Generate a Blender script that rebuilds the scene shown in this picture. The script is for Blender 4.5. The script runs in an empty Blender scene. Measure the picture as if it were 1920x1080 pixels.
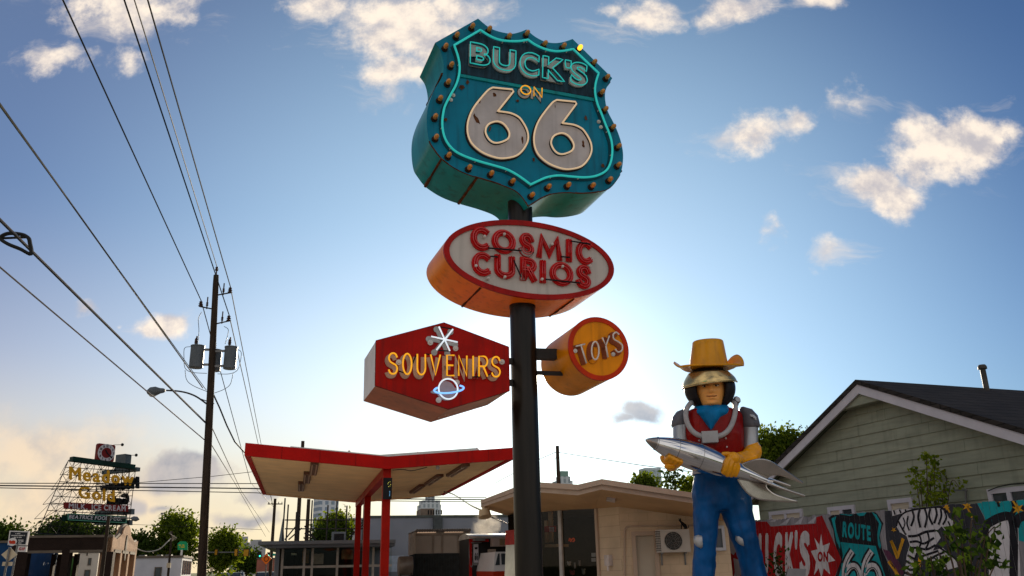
import bpy, bmesh, math, random
from mathutils import Vector, Matrix, noise
from mathutils.geometry import tessellate_polygon
random.seed(66)
scn = bpy.context.scene
COL = scn.collection
rad = math.radians

# ------------------------------------------------------------------ camera
FPX, PITCH, ROLL, EYE = 1568.9, rad(18.4), rad(-1.19), 1.5
_F = Vector((0, math.cos(PITCH), math.sin(PITCH)))
_u0 = Vector((0, -math.sin(PITCH), math.cos(PITCH)))
_x0 = Vector((1, 0, 0))
_X = _x0 * math.cos(ROLL) + _u0 * math.sin(ROLL)
_U = _u0 * math.cos(ROLL) - _x0 * math.sin(ROLL)
CAM = Vector((0, 0, EYE))
cd = bpy.data.cameras.new('camera')
cam = bpy.data.objects.new('camera', cd)
COL.objects.link(cam)
cd.sensor_width = 36.0
cd.lens = 36.0 * FPX / 1920.0
cd.clip_start = 0.1
cd.clip_end = 20000
cam.matrix_world = Matrix(((_X.x, _U.x, -_F.x, 0), (_X.y, _U.y, -_F.y, 0), (_X.z, _U.z, -_F.z, EYE), (0, 0, 0, 1)))
scn.camera = cam


def ray(px, py):
    return _X * ((px - 960) / FPX) + _U * ((540 - py) / FPX) + _F


def at(px, py, Y):
    d = ray(px, py)
    return CAM + d * (Y / d.y)


def atz(px, py, z):
    d = ray(px, py)
    return CAM + d * ((z - EYE) / d.z)


# ------------------------------------------------------------------ light
SUN_DIR = ray(1012, 712).normalized()
SUN_EL = math.asin(SUN_DIR.z)
SUN_AZ = math.atan2(SUN_DIR.x, SUN_DIR.y)
sl = bpy.data.lights.new('sun', 'SUN')
sl.energy = 5.0
sl.angle = rad(0.5)
sl.color = (1.0, 0.84, 0.62)
so = bpy.data.objects.new('sun', sl)
COL.objects.link(so)
so.rotation_euler = (-SUN_DIR).to_track_quat('-Z', 'Y').to_euler()
scn.view_settings.view_transform = 'Standard'
scn.view_settings.look = 'None'
scn.view_settings.exposure = 0.40
scn.view_settings.gamma = 1.0

wd = bpy.data.worlds.new('World')
scn.world = wd
wd.use_nodes = True
nt = wd.node_tree
nt.nodes.clear()
N = nt.nodes.new
L = nt.links.new


def wmath(op, a, b=None, c=None, clamp=False):
    n = N('ShaderNodeMath')
    n.operation = op
    n.use_clamp = clamp
    for i, s in enumerate((a, b, c)):
        if s is None:
            continue
        if isinstance(s, (int, float)):
            n.inputs[i].default_value = s
        else:
            L(s, n.inputs[i])
    return n.outputs[0]


def wvec(op, a, b):
    n = N('ShaderNodeVectorMath')
    n.operation = op
    for i, s in enumerate((a, b)):
        if isinstance(s, (tuple, Vector)):
            n.inputs[i].default_value = tuple(s)
        else:
            L(s, n.inputs[i])
    return n


def wmix(fac, a, b, mode='MIX'):
    n = N('ShaderNodeMix')
    n.data_type = 'RGBA'
    n.blend_type = mode
    n.clamp_factor = True
    if isinstance(fac, (int, float)):
        n.inputs[0].default_value = fac
    else:
        L(fac, n.inputs[0])
    for i, s in ((6, a), (7, b)):
        if isinstance(s, tuple):
            n.inputs[i].default_value = (*s, 1) if len(s) == 3 else s
        else:
            L(s, n.inputs[i])
    return n.outputs[2]


def wramp(v, lo, hi, smooth=True):
    n = N('ShaderNodeMapRange')
    n.interpolation_type = 'SMOOTHSTEP' if smooth else 'LINEAR'
    L(v, n.inputs[0])
    n.inputs[1].default_value = lo
    n.inputs[2].default_value = hi
    return n.outputs[0]


sky = N('ShaderNodeTexSky')
sky.sky_type = 'NISHITA'
sky.sun_disc = False
sky.sun_elevation = SUN_EL
sky.sun_rotation = SUN_AZ
sky.air_density = 1.0
sky.dust_density = 0.5
sky.ozone_density = 3.0
tc = N('ShaderNodeTexCoord')
DIR = wvec('NORMALIZE', tc.outputs['Generated'], (0, 0, 0)).outputs[0]
sx = N('ShaderNodeSeparateXYZ')
L(DIR, sx.inputs[0])
ysafe = wmath('MAXIMUM', sx.outputs[1], 0.05)
cx = N('ShaderNodeCombineXYZ')
L(wmath('DIVIDE', sx.outputs[0], ysafe), cx.inputs[0])
L(wmath('DIVIDE', sx.outputs[2], ysafe), cx.inputs[1])
UW = cx.outputs[0]                      # azimuth / elevation tangents of the sky direction
ns = N('ShaderNodeTexNoise')
ns.inputs['Scale'].default_value = 15
ns.inputs['Detail'].default_value = 10
ns.inputs['Roughness'].default_value = 0.64
L(UW, ns.inputs['Vector'])
NZ = ns.outputs[0]
ns2 = N('ShaderNodeTexNoise')
ns2.inputs['Scale'].default_value = 15
ns2.inputs['Detail'].default_value = 5
ns2.inputs['Roughness'].default_value = 0.52
L(wvec('ADD', UW, (-0.004, -0.02, 0)).outputs[0], ns2.inputs['Vector'])
NZ2 = ns2.outputs[0]


nw = N('ShaderNodeTexNoise')
nw.inputs['Scale'].default_value = 9
nw.inputs['Detail'].default_value = 3
L(UW, nw.inputs['Vector'])
wv_ = wvec('SUBTRACT', nw.outputs['Color'], (0.5, 0.5, 0.5)).outputs[0]
UWD = wvec('ADD', UW, wvec('MULTIPLY', wv_, (0.11, 0.07, 0)).outputs[0]).outputs[0]
nf = N('ShaderNodeTexNoise')
nf.inputs['Scale'].default_value = 11
nf.inputs['Detail'].default_value = 9
nf.inputs['Roughness'].default_value = 0.68
nf.inputs['Distortion'].default_value = 0.5
L(wvec('MULTIPLY', UWD, (0.7, 1.5, 1)).outputs[0], nf.inputs['Vector'])
NF = nf.outputs[0]


def blob_field(blobs):
    acc = None
    for (px, py, rx, ry, k) in blobs:
        d = ray(px, py)
        v = wvec('SUBTRACT', UWD, (d.x / d.y, d.z / d.y, 0)).outputs[0]
        s = 1.0 / FPX * 1.03
        v = wvec('MULTIPLY', v, (1 / (rx * s), 1 / (ry * s * 1.15), 0)).outputs[0]
        ln = wvec('LENGTH', v, (0, 0, 0)).outputs['Value']
        t = wmath('MULTIPLY', wmath('SUBTRACT', 1.0, ln), k)
        acc = t if acc is None else wmath('MAXIMUM', acc, t)
    return acc


def cloud_mask(field, lo, hi, amt):
    f = wmath('ADD', field, wmath('MULTIPLY', wmath('SUBTRACT', NZ, 0.5), amt))
    return wramp(f, lo, hi)


# positions and half sizes of the clouds of this evening sky (k = how solid)
cream = [(240, 18, 190, 75, .8), (110, 112, 95, 45, .6), (238, 118, 42, 38, .4),
         (770, 60, 165, 105, 1.0), (735, 135, 110, 55, .8), (600, 15, 105, 55, .6), (860, 15, 130, 60, .7),
         (1200, 30, 110, 50, .8), (1375, 12, 95, 48, .8), (1525, 10, 60, 34, .6),
         (1425, 252, 105, 52, .6), (1490, 225, 50, 40, .55), (1605, 195, 65, 45, .35),
         (1745, 290, 120, 90, 1.1), (1830, 255, 100, 68, 1.1), (1640, 335, 85, 52, 1.0), (1690, 375, 75, 44, .9),
         (1445, 415, 38, 38, .4), (1580, 470, 52, 34, .45),
         (300, 610, 58, 28, .9), (172, 568, 32, 18, .6), (230, 604, 14, 10, .4)]
grey = [(1190, 776, 72, 30, .9), (1150, 788, 46, 16, .6), (345, 880, 95, 48, 1.0), (370, 862, 60, 40, .9), (255, 955, 30, 30, .6),
        (455, 955, 90, 16, .5), (480, 918, 80, 14, .5), (310, 965, 50, 12, .4), (700, 905, 1, 1, .1)]
bank = [(60, 850, 260, 75, .9), (150, 930, 340, 110, .8), (0, 800, 160, 45, .5)]
f_cream = blob_field(cream)
m_cream = cloud_mask(f_cream, 0.04, 0.62, 1.6)
f_wisp = wmath('ADD', blob_field([(x, y, rx * 1.45, ry * 1.4, .75) for x, y, rx, ry, k in cream if rx > 45]), wmath('MULTIPLY', wmath('SUBTRACT', NF, 0.53), 2.6))
m_wisp = wmath('MULTIPLY', wramp(f_wisp, 0.1, 1.0), 0.55)
m_grey = cloud_mask(blob_field(grey), 0.05, 0.45, 1.2)
m_bank = cloud_mask(blob_field(bank), -0.1, 0.8, 0.9)
sunlit = wramp(wmath('SUBTRACT', NZ, NZ2), -0.20, 0.13)
c_cream = wmix(sunlit, (0.44, 0.41, 0.425), (0.86, 0.74, 0.61))
c_grey = wmix(sunlit, (0.24, 0.25, 0.30), (0.42, 0.39, 0.39))

SKY_GAIN = 0.086
skyc = N('ShaderNodeVectorMath')
skyc.operation = 'SCALE'
L(sky.outputs[0], skyc.inputs[0])
skyc.inputs[3].default_value = SKY_GAIN
base = wvec('MULTIPLY', skyc.outputs[0], (0.50, 0.62, 0.80)).outputs[0]
# the sun's own disc and the bright air round it
dt = wvec('DOT_PRODUCT', DIR, SUN_DIR).outputs['Value']
ang = wmath('ARCCOSINE', wmath('MINIMUM', dt, 0.999999))
disc = wramp(ang, 0.0085, 0.0045)
glow1 = wmath('POWER', 2.71828, wmath('MULTIPLY', ang, -17.0))
glow2 = wramp(ang, 0.66, 0.24)
def scaled(col, f):
    n = N('ShaderNodeVectorMath')
    n.operation = 'SCALE'
    n.inputs[0].default_value = col
    L(f, n.inputs[3])
    return n.outputs[0]
base = wvec('ADD', base, scaled((1.0, 0.93, 0.80), wmath('MULTIPLY', glow1, 0.75))).outputs[0]
base = wvec('ADD', base, scaled((0.80, 1.15, 1.15), wmath('MULTIPLY', glow2, 0.19))).outputs[0]
warm = wmath('MULTIPLY', wramp(sx.outputs[2], 0.24, 0.02), wramp(wmath('DIVIDE', sx.outputs[0], ysafe), 0.06, -0.24))
uaz = wmath('DIVIDE', sx.outputs[0], ysafe)
base = wvec('ADD', base, scaled((0.95, 0.95, 0.95), wmath('MULTIPLY', wramp(uaz, 0.0, -0.6), 0.055))).outputs[0]
lowl = wmath('MULTIPLY', wramp(uaz, 0.08, -0.22), wramp(sx.outputs[2], 0.40, 0.16))
base = wvec('ADD', base, scaled((1.0, 0.58, 0.12), wmath('MULTIPLY', lowl, 0.16))).outputs[0]
base = wmix(wmath('MULTIPLY', warm, 0.85), base, (0.72, 0.58, 0.37))
bk_lit = wmix(sunlit, (0.52, 0.43, 0.36), (0.76, 0.58, 0.40))
col = wmix(wmath('MULTIPLY', m_bank, 0.70), base, bk_lit)
col = wmix(wmath('MULTIPLY', m_grey, 0.85), col, c_grey)
col = wmix(m_wisp, col, (0.70, 0.61, 0.53))
col = wmix(wmath('MULTIPLY', m_cream, 0.92), col, c_cream)
# bright cloud added in the unseen sky behind the viewer as fill light
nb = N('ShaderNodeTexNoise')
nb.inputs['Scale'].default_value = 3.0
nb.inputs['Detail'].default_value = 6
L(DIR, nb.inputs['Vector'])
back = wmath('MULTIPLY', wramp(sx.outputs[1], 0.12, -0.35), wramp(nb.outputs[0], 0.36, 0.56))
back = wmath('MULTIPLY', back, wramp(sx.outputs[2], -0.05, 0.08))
BACK_FILL = (0.68, 0.65, 0.62)
col = wmix(back, col, BACK_FILL)
col = wvec('ADD', col, scaled((1.0, 0.9, 0.7), wmath('MULTIPLY', disc, 14.0))).outputs[0]
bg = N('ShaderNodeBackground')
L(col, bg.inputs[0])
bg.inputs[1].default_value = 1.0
wo = N('ShaderNodeOutputWorld')
L(bg.outputs[0], wo.inputs[0])

# ------------------------------------------------------------------ materials
def lin(r, g, b):
    f = lambda c: (c / 255 / 12.92) if c <= 10 else ((c / 255 + 0.055) / 1.055) ** 2.4
    return (f(r), f(g), f(b))


_M = {}


def mat(name, c, rough=0.6, metal=0.0, var=0.2, scale=4.0, bump=0.0, emit=None, est=0.0, stain=None, samt=0.0, sscale=3.0,
        stretch=None, coat=0.0, spec=0.10, bscale=None, drip=0.0, dsc=(7, 7, .5)):
    """Principled paint / stone / metal with cloudy tone variation, optional stains of their own shape and bump."""
    if name in _M:
        return _M[name]
    m = bpy.data.materials.new(name)
    m.use_nodes = True
    t = m.node_tree
    b = t.nodes['Principled BSDF']
    n = t.nodes.new
    l = t.links.new
    co = n('ShaderNodeTexCoord')
    vec = co.outputs['Object']
    if stretch:
        mp = n('ShaderNodeMapping')
        mp.inputs['Scale'].default_value = stretch
        l(vec, mp.inputs[0])
        vec = mp.outputs[0]
    no = n('ShaderNodeTexNoise')
    no.inputs['Scale'].default_value = scale
    no.inputs['Detail'].default_value = 6
    l(vec, no.inputs['Vector'])
    mr = n('ShaderNodeMapRange')
    mr.inputs[1].default_value = 0.3
    mr.inputs[2].default_value = 0.7
    l(no.outputs[0], mr.inputs[0])
    mx = n('ShaderNodeMix')
    mx.data_type = 'RGBA'
    l(mr.outputs[0], mx.inputs[0])
    mx.inputs[6].default_value = (*[max(0, x * (1 - var)) for x in c], 1)
    mx.inputs[7].default_value = (*[min(1, x * (1 + var)) for x in c], 1)
    out = mx.outputs[2]
    if stain:
        n2 = n('ShaderNodeTexNoise')
        n2.inputs['Scale'].default_value = sscale
        n2.inputs['Detail'].default_value = 8
        n2.inputs['Roughness'].default_value = 0.7
        l(vec, n2.inputs['Vector'])
        m2 = n('ShaderNodeMapRange')
        m2.interpolation_type = 'SMOOTHSTEP'
        m2.inputs[1].default_value = 0.74 - samt * 0.3
        m2.inputs[2].default_value = 0.80 - samt * 0.2
        l(n2.outputs[0], m2.inputs[0])
        x2 = n('ShaderNodeMix')
        x2.data_type = 'RGBA'
        l(m2.outputs[0], x2.inputs[0])
        l(out, x2.inputs[6])
        x2.inputs[7].default_value = (*stain, 1)
        out = x2.outputs[2]
    if drip:
        m3 = n('ShaderNodeMapping')
        m3.inputs['Scale'].default_value = dsc
        l(co.outputs['Object'], m3.inputs[0])
        n3 = n('ShaderNodeTexNoise')
        n3.inputs['Scale'].default_value = 1.6
        n3.inputs['Detail'].default_value = 5
        l(m3.outputs[0], n3.inputs['Vector'])
        m4 = n('ShaderNodeMapRange')
        m4.interpolation_type = 'SMOOTHSTEP'
        m4.inputs[1].default_value = 0.50
        m4.inputs[2].default_value = 0.72
        m4.inputs[4].default_value = drip
        l(n3.outputs[0], m4.inputs[0])
        x3 = n('ShaderNodeMix')
        x3.data_type = 'RGBA'
        l(m4.outputs[0], x3.inputs[0])
        l(out, x3.inputs[6])
        x3.inputs[7].default_value = (*[q * 0.32 + 0.006 for q in c], 1)
        out = x3.outputs[2]
    l(out, b.inputs['Base Color'])
    b.inputs['Roughness'].default_value = rough
    b.inputs['Metallic'].default_value = metal
    b.inputs['Specular IOR Level'].default_value = spec
    if coat:
        b.inputs['Coat Weight'].default_value = coat
    if emit:
        b.inputs['Emission Color'].default_value = (*emit, 1)
        b.inputs['Emission Strength'].default_value = est
    if bump:
        bp = n('ShaderNodeBump')
        bp.inputs['Strength'].default_value = bump
        bp.inputs['Distance'].default_value = 0.02
        nb_ = n('ShaderNodeTexNoise')
        nb_.inputs['Scale'].default_value = bscale or scale * 6
        nb_.inputs['Detail'].default_value = 4
        l(vec, nb_.inputs['Vector'])
        l(nb_.outputs[0], bp.inputs['Height'])
        l(bp.outputs[0], b.inputs['Normal'])
    _M[name] = m
    return m


def mat_brick(name, c1, c2, mortar, scale=1.0, rough=0.85, bw=0.5, rh=0.25, ms=0.02, vert=True):
    if name in _M:
        return _M[name]
    m = mat(name, c1, rough)
    t = m.node_tree
    b = t.nodes['Principled BSDF']
    co = t.nodes.new('ShaderNodeTexCoord')
    sp = t.nodes.new('ShaderNodeSeparateXYZ')
    t.links.new(co.outputs['Object'], sp.inputs[0])
    cb = t.nodes.new('ShaderNodeCombineXYZ')
    ad = t.nodes.new('ShaderNodeMath')
    ad.operation = 'ADD'
    t.links.new(sp.outputs[0], ad.inputs[0])
    t.links.new(sp.outputs[1], ad.inputs[1])
    t.links.new(ad.outputs[0], cb.inputs[0])
    t.links.new(sp.outputs[2 if vert else 1], cb.inputs[1])
    br = t.nodes.new('ShaderNodeTexBrick')
    br.inputs['Color1'].default_value = (*c1, 1)
    br.inputs['Color2'].default_value = (*c2, 1)
    br.inputs['Mortar'].default_value = (*mortar, 1)
    br.inputs['Scale'].default_value = scale
    br.inputs['Mortar Size'].default_value = ms
    br.inputs['Brick Width'].default_value = bw
    br.inputs['Row Height'].default_value = rh
    t.links.new(cb.outputs[0], br.inputs['Vector'])
    no = t.nodes.new('ShaderNodeTexNoise')
    no.inputs['Scale'].default_value = 1.3
    no.inputs['Detail'].default_value = 6
    t.links.new(co.outputs['Object'], no.inputs['Vector'])
    mr = t.nodes.new('ShaderNodeMapRange')
    mr.inputs[1].default_value = 0.3
    mr.inputs[2].default_value = 0.7
    mr.inputs[3].default_value = 0.78
    mr.inputs[4].default_value = 1.1
    t.links.new(no.outputs[0], mr.inputs[0])
    vm = t.nodes.new('ShaderNodeVectorMath')
    vm.operation = 'SCALE'
    t.links.new(br.outputs[0], vm.inputs[0])
    t.links.new(mr.outputs[0], vm.inputs[3])
    t.links.new(vm.outputs[0], b.inputs['Base Color'])
    bp = t.nodes.new('ShaderNodeBump')
    bp.inputs['Strength'].default_value = 0.4
    bp.inputs['Distance'].default_value = 0.01
    bp.invert = True
    t.links.new(br.outputs['Fac'], bp.inputs['Height'])
    t.links.new(bp.outputs[0], b.inputs['Normal'])
    return m


def mat_leaf(name, c1, c2, trans=0.45):
    if name in _M:
        return _M[name]
    m = bpy.data.materials.new(name)
    m.use_nodes = True
    t = m.node_tree
    t.nodes.clear()
    g = t.nodes.new('ShaderNodeNewGeometry')
    mx = t.nodes.new('ShaderNodeMix')
    mx.data_type = 'RGBA'
    t.links.new(g.outputs['Random Per Island'], mx.inputs[0])
    mx.inputs[6].default_value = (*c1, 1)
    mx.inputs[7].default_value = (*c2, 1)
    d = t.nodes.new('ShaderNodeBsdfDiffuse')
    tr = t.nodes.new('ShaderNodeBsdfTranslucent')
    vm = t.nodes.new('ShaderNodeVectorMath')
    vm.operation = 'MULTIPLY'
    vm.inputs[1].default_value = (1.6, 1.5, 0.5)
    t.links.new(mx.outputs[2], vm.inputs[0])
    t.links.new(mx.outputs[2], d.inputs[0])
    t.links.new(vm.outputs[0], tr.inputs[0])
    ms = t.nodes.new('ShaderNodeMixShader')
    ms.inputs[0].default_value = trans
    t.links.new(d.outputs[0], ms.inputs[1])
    t.links.new(tr.outputs[0], ms.inputs[2])
    o = t.nodes.new('ShaderNodeOutputMaterial')
    t.links.new(ms.outputs[0], o.inputs[0])
    _M[name] = m
    return m


def mat_glass(name, tint=(0.55, 0.6, 0.6), refl=0.12, rough=0.02):
    if name in _M:
        return _M[name]
    m = bpy.data.materials.new(name)
    m.use_nodes = True
    t = m.node_tree
    t.nodes.clear()
    tr = t.nodes.new('ShaderNodeBsdfTransparent')
    tr.inputs[0].default_value = (*tint, 1)
    gl = t.nodes.new('ShaderNodeBsdfGlossy')
    gl.inputs['Roughness'].default_value = rough
    ly = t.nodes.new('ShaderNodeFresnel')
    ly.inputs[0].default_value = 1.27
    ad = t.nodes.new('ShaderNodeMath')
    ad.operation = 'ADD'
    ad.use_clamp = True
    ad.inputs[1].default_value = refl
    t.links.new(ly.outputs[0], ad.inputs[0])
    ms = t.nodes.new('ShaderNodeMixShader')
    t.links.new(ad.outputs[0], ms.inputs[0])
    t.links.new(tr.outputs[0], ms.inputs[1])
    t.links.new(gl.outputs[0], ms.inputs[2])
    o = t.nodes.new('ShaderNodeOutputMaterial')
    t.links.new(ms.outputs[0], o.inputs[0])
    _M[name] = m
    return m


# ------------------------------------------------------------------ mesh builder
W = {}                                   # world origin of every root / part


def V(*a):
    return Vector(a)


class Pl:
    """an upright plane in the place: u to the right, v up, w towards its front"""
    def __init__(s, P, yaw, roll=0.0):
        y = rad(yaw)
        q = rad(roll)
        h = V(math.cos(y), -math.sin(y), 0)
        z = V(0, 0, 1)
        s.n = V(math.sin(y), math.cos(y), 0)
        s.u = h * math.cos(q) + z * math.sin(q)
        s.v = z * math.cos(q) - h * math.sin(q)
        s.P = Vector(P)

    def uv(s, px, py, w=0.0):
        d = ray(px, py)
        P = s.P - s.n * w
        X = CAM + d * ((P - CAM).dot(s.n) / d.dot(s.n)) - P
        return (X.dot(s.u), X.dot(s.v))

    def uvs(s, pts, w=0.0):
        return [s.uv(x, y, w) for x, y in pts]

    def pt(s, u, v, w=0.0):
        return s.P + s.u * u + s.v * v - s.n * w

    def M(s):
        n = -s.n
        return Matrix(((s.u.x, s.v.x, n.x, s.P.x), (s.u.y, s.v.y, n.y, s.P.y), (s.u.z, s.v.z, n.z, s.P.z), (0, 0, 0, 1)))


ID = Matrix.Identity(4)


class MB:
    def __init__(s):
        s.v = []
        s.f = []
        s.mi = []
        s.k = 0

    def add(s, pts, faces):
        o = len(s.v)
        s.v += [Vector(p) for p in pts]
        s.f += [tuple(i + o for i in f) for f in faces]
        s.mi += [s.k] * len(faces)
        return s

    def face(s, *pts):
        return s.add(pts, [tuple(range(len(pts)))])

    def prism(s, loops, w0, w1, M=ID, back=True):
        if not isinstance(loops[0][0], (tuple, list, Vector)):
            loops = [loops]
        lp = [[Vector((p[0], p[1], 0)) for p in l] for l in loops]
        tri = tessellate_polygon(lp)
        flat = [p for l in lp for p in l]
        n = len(flat)
        pts = [M @ Vector((p.x, p.y, w1)) for p in flat] + [M @ Vector((p.x, p.y, w0)) for p in flat]
        fs = []
        for t in tri:
            a, b, c = (flat[i] for i in t)
            cr = (b.x - a.x) * (c.y - a.y) - (b.y - a.y) * (c.x - a.x)
            if abs(cr) < 1e-12:
                continue
            t = tuple(t) if cr > 0 else tuple(reversed(t))
            fs.append(t)
            if back:
                fs.append(tuple(i + n for i in reversed(t)))
        o = 0
        for l in lp:
            m = len(l)
            ar = sum(l[i].x * l[(i + 1) % m].y - l[(i + 1) % m].x * l[i].y for i in range(m))
            for i in range(m):
                j = (i + 1) % m
                q = (o + i, o + i + n, o + j + n, o + j)
                fs.append(q if (ar > 0) == (l is lp[0]) else q[::-1])
            o += m
        return s.add(pts, fs)

    def sheet(s, loops, w, M=ID):
        if not isinstance(loops[0][0], (tuple, list, Vector)):
            loops = [loops]
        lp = [[Vector((p[0], p[1], 0)) for p in l] for l in loops]
        flat = [p for l in lp for p in l]
        fs = []
        for t in tessellate_polygon(lp):
            a, b, c = (flat[i] for i in t)
            cr = (b.x - a.x) * (c.y - a.y) - (b.y - a.y) * (c.x - a.x)
            if abs(cr) > 1e-12:
                fs.append(tuple(t) if cr > 0 else tuple(reversed(t)))
        return s.add([M @ Vector((p.x, p.y, w)) for p in flat], fs)

    def box(s, x0, x1, y0, y1, z0, z1, M=ID):
        p = [M @ V(x, y, z) for z in (z0, z1) for y in (y0, y1) for x in (x0, x1)]
        return s.add(p, [(0, 2, 3, 1), (4, 5, 7, 6), (0, 1, 5, 4), (2, 6, 7, 3), (0, 4, 6, 2), (1, 3, 7, 5)])

    def bar(s, a, b, w, h=None):
        """square bar between two points"""
        a, b = Vector(a), Vector(b)
        h = h or w
        d = (b - a).normalized()
        up = V(0, 0, 1) if abs(d.z) < 0.95 else V(1, 0, 0)
        x = d.cross(up).normalized() * (w / 2)
        y = x.cross(d).normalized() * (h / 2)
        p = [q + sx_ * x + sy_ * y for q in (a, b) for sx_, sy_ in ((-1, -1), (1, -1), (1, 1), (-1, 1))]
        return s.add(p, [(0, 1, 2, 3), (7, 6, 5, 4), (0, 4, 5, 1), (1, 5, 6, 2), (2, 6, 7, 3), (3, 7, 4, 0)])

    def tube(s, pts, r, n=6, closed=False):
        P = [Vector(p) for p in pts]
        if closed and (P[0] - P[-1]).length < 1e-6:
            P.pop()
        m = len(P)
        if m < 2:
            return s
        R = r if isinstance(r, (list, tuple)) else [r] * m
        T = []
        for i in range(m):
            a = P[i - 1] if (i > 0 or closed) else P[i]
            b = P[(i + 1) % m] if (i < m - 1 or closed) else P[i]
            d = b - a
            T.append(d.normalized() if d.length > 1e-9 else (T[-1] if T else V(0, 0, 1)))
        up = V(0, 0, 1) if abs(T[0].z) < 0.9 else V(1, 0, 0)
        nx = T[0].cross(up).normalized()
        o = len(s.v)
        for i in range(m):
            nx = (nx - T[i] * nx.dot(T[i]))
            nx = nx.normalized() if nx.length > 1e-6 else T[i].orthogonal().normalized()
            ny = T[i].cross(nx)
            for k in range(n):
                a = 2 * math.pi * k / n
                s.v.append(P[i] + (nx * math.cos(a) + ny * math.sin(a)) * R[i])
        fs = []
        for i in range(m if closed else m - 1):
            j = (i + 1) % m
            for k in range(n):
                k2 = (k + 1) % n
                fs.append((o + i * n + k, o + i * n + k2, o + j * n + k2, o + j * n + k))
        if not closed:
            fs.append(tuple(o + k for k in reversed(range(n))))
            fs.append(tuple(o + (m - 1) * n + k for k in range(n)))
        s.f += fs
        s.mi += [s.k] * len(fs)
        return s

    def lathe(s, base, axis, prof, n=24):
        """prof: (distance along axis, radius)"""
        base = Vector(base)
        ax = Vector(axis).normalized()
        e = ax.orthogonal().normalized()
        g = ax.cross(e)
        return s.loft([[base + ax * t + (e * math.cos(2 * math.pi * k / n) + g * math.sin(2 * math.pi * k / n)) * r for k in range(n)] for t, r in prof])

    def loft(s, rings, cap=True):
        n = len(rings[0])
        o = len(s.v)
        for r in rings:
            s.v += [Vector(p) for p in r]
        fs = []
        for i in range(len(rings) - 1):
            for k in range(n):
                k2 = (k + 1) % n
                fs.append((o + i * n + k, o + i * n + k2, o + (i + 1) * n + k2, o + (i + 1) * n + k))
        if cap:
            fs.append(tuple(o + k for k in reversed(range(n))))
            fs.append(tuple(o + (len(rings) - 1) * n + k for k in range(n)))
        s.f += fs
        s.mi += [s.k] * len(fs)
        return s

    def ball(s, c, r, nu=12, nv=8):
        c = Vector(c)
        r = r if isinstance(r, (tuple, Vector)) else (r, r, r)
        rings = []
        for i in range(nv + 1):
            t = math.pi * (i / nv) 
            rr = max(math.sin(t), 0.002)
            rings.append([c + V(r[0] * rr * math.cos(2 * math.pi * k / nu), r[1] * rr * math.sin(2 * math.pi * k / nu), -r[2] * math.cos(t)) for k in range(nu)])
        return s.loft(rings)

    def build(s, name, m, parent=None, smooth=None, base=None, fix=False):
        me = bpy.data.meshes.new(name)
        off = W[parent.name] if parent else Vector(base if base is not None else (0, 0, 0))
        me.from_pydata([tuple(p - off) for p in s.v], [], s.f)
        ms = m if isinstance(m, (list, tuple)) else [m]
        for q in ms:
            me.materials.append(q)
        if len(ms) > 1:
            me.polygons.foreach_set('material_index', s.mi)
        me.update()
        if fix:
            bm = bmesh.new()
            bm.from_mesh(me)
            bmesh.ops.recalc_face_normals(bm, faces=bm.faces)
            bm.to_mesh(me)
            bm.free()
        if smooth:
            me.polygons.foreach_set('use_smooth', [True] * len(me.polygons))
            if smooth is not True:
                me.set_sharp_from_angle(angle=rad(smooth))
        o = bpy.data.objects.new(name, me)
        COL.objects.link(o)
        if parent:
            o.parent = parent
        else:
            o.location = off
        W[o.name] = off
        return o


def build_each(s, name, m, parent=None, smooth=None, fix=False):
    """every loose piece of the builder as a part of its own"""
    up = list(range(len(s.v)))

    def find(a):
        while up[a] != a:
            up[a] = up[up[a]]
            a = up[a]
        return a
    for f in s.f:
        for i in f[1:]:
            up[find(i)] = find(f[0])
    groups = {}
    for f in s.f:
        groups.setdefault(find(f[0]), []).append(f)
    out = []
    for fs in groups.values():
        b = MB()
        ids = sorted({i for f in fs for i in f})
        mp = {j: k for k, j in enumerate(ids)}
        b.add([s.v[i] for i in ids], [tuple(mp[i] for i in f) for f in fs])
        out.append(b.build(name, m, parent, smooth, None, fix))
    return out


MB.build_each = build_each


def tag(o, label=None, cat=None, group=None, kind=None):
    if label:
        o['label'] = label
    if cat:
        o['category'] = cat
    if group:
        o['group'] = group
    if kind:
        o['kind'] = kind
    return o


def thing(name, label, cat, loc, group=None):
    o = bpy.data.objects.new(name, None)
    COL.objects.link(o)
    o.location = loc
    o.empty_display_size = 0.2
    W[o.name] = Vector(loc)
    return tag(o, label, cat, group)


# ------------------------------------------------------------------ lettering
def catmull(P, n=8, closed=False):
    P = [Vector((*p, 0)) if len(p) == 2 else Vector(p) for p in P]
    m = len(P)
    out = []
    for i in range(m if closed else m - 1):
        p0 = P[(i - 1) % m] if closed else P[max(i - 1, 0)]
        p1 = P[i]
        p2 = P[(i + 1) % m]
        p3 = P[(i + 2) % m] if closed else P[min(i + 2, m - 1)]
        for k in range(n):
            t = k / n
            out.append(0.5 * ((2 * p1) + (p2 - p0) * t + (2 * p0 - 5 * p1 + 4 * p2 - p3) * t * t + (3 * p1 - p0 - 3 * p2 + p3) * t ** 3))
    if not closed:
        out.append(P[-1])
    return out


def ell(cx_, cy_, rx, ry, n=28, a0=0.0, a1=360.0, tilt=0.0):
    c, s_ = math.cos(rad(tilt)), math.sin(rad(tilt))
    out = []
    full = abs(a1 - a0 - 360) < 1e-6
    for k in range(n if full else n + 1):
        a = rad(a0 + (a1 - a0) * k / n)
        x, y = rx * math.cos(a), ry * math.sin(a)
        out.append((cx_ + x * c - y * s_, cy_ + x * s_ + y * c))
    return out


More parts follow.
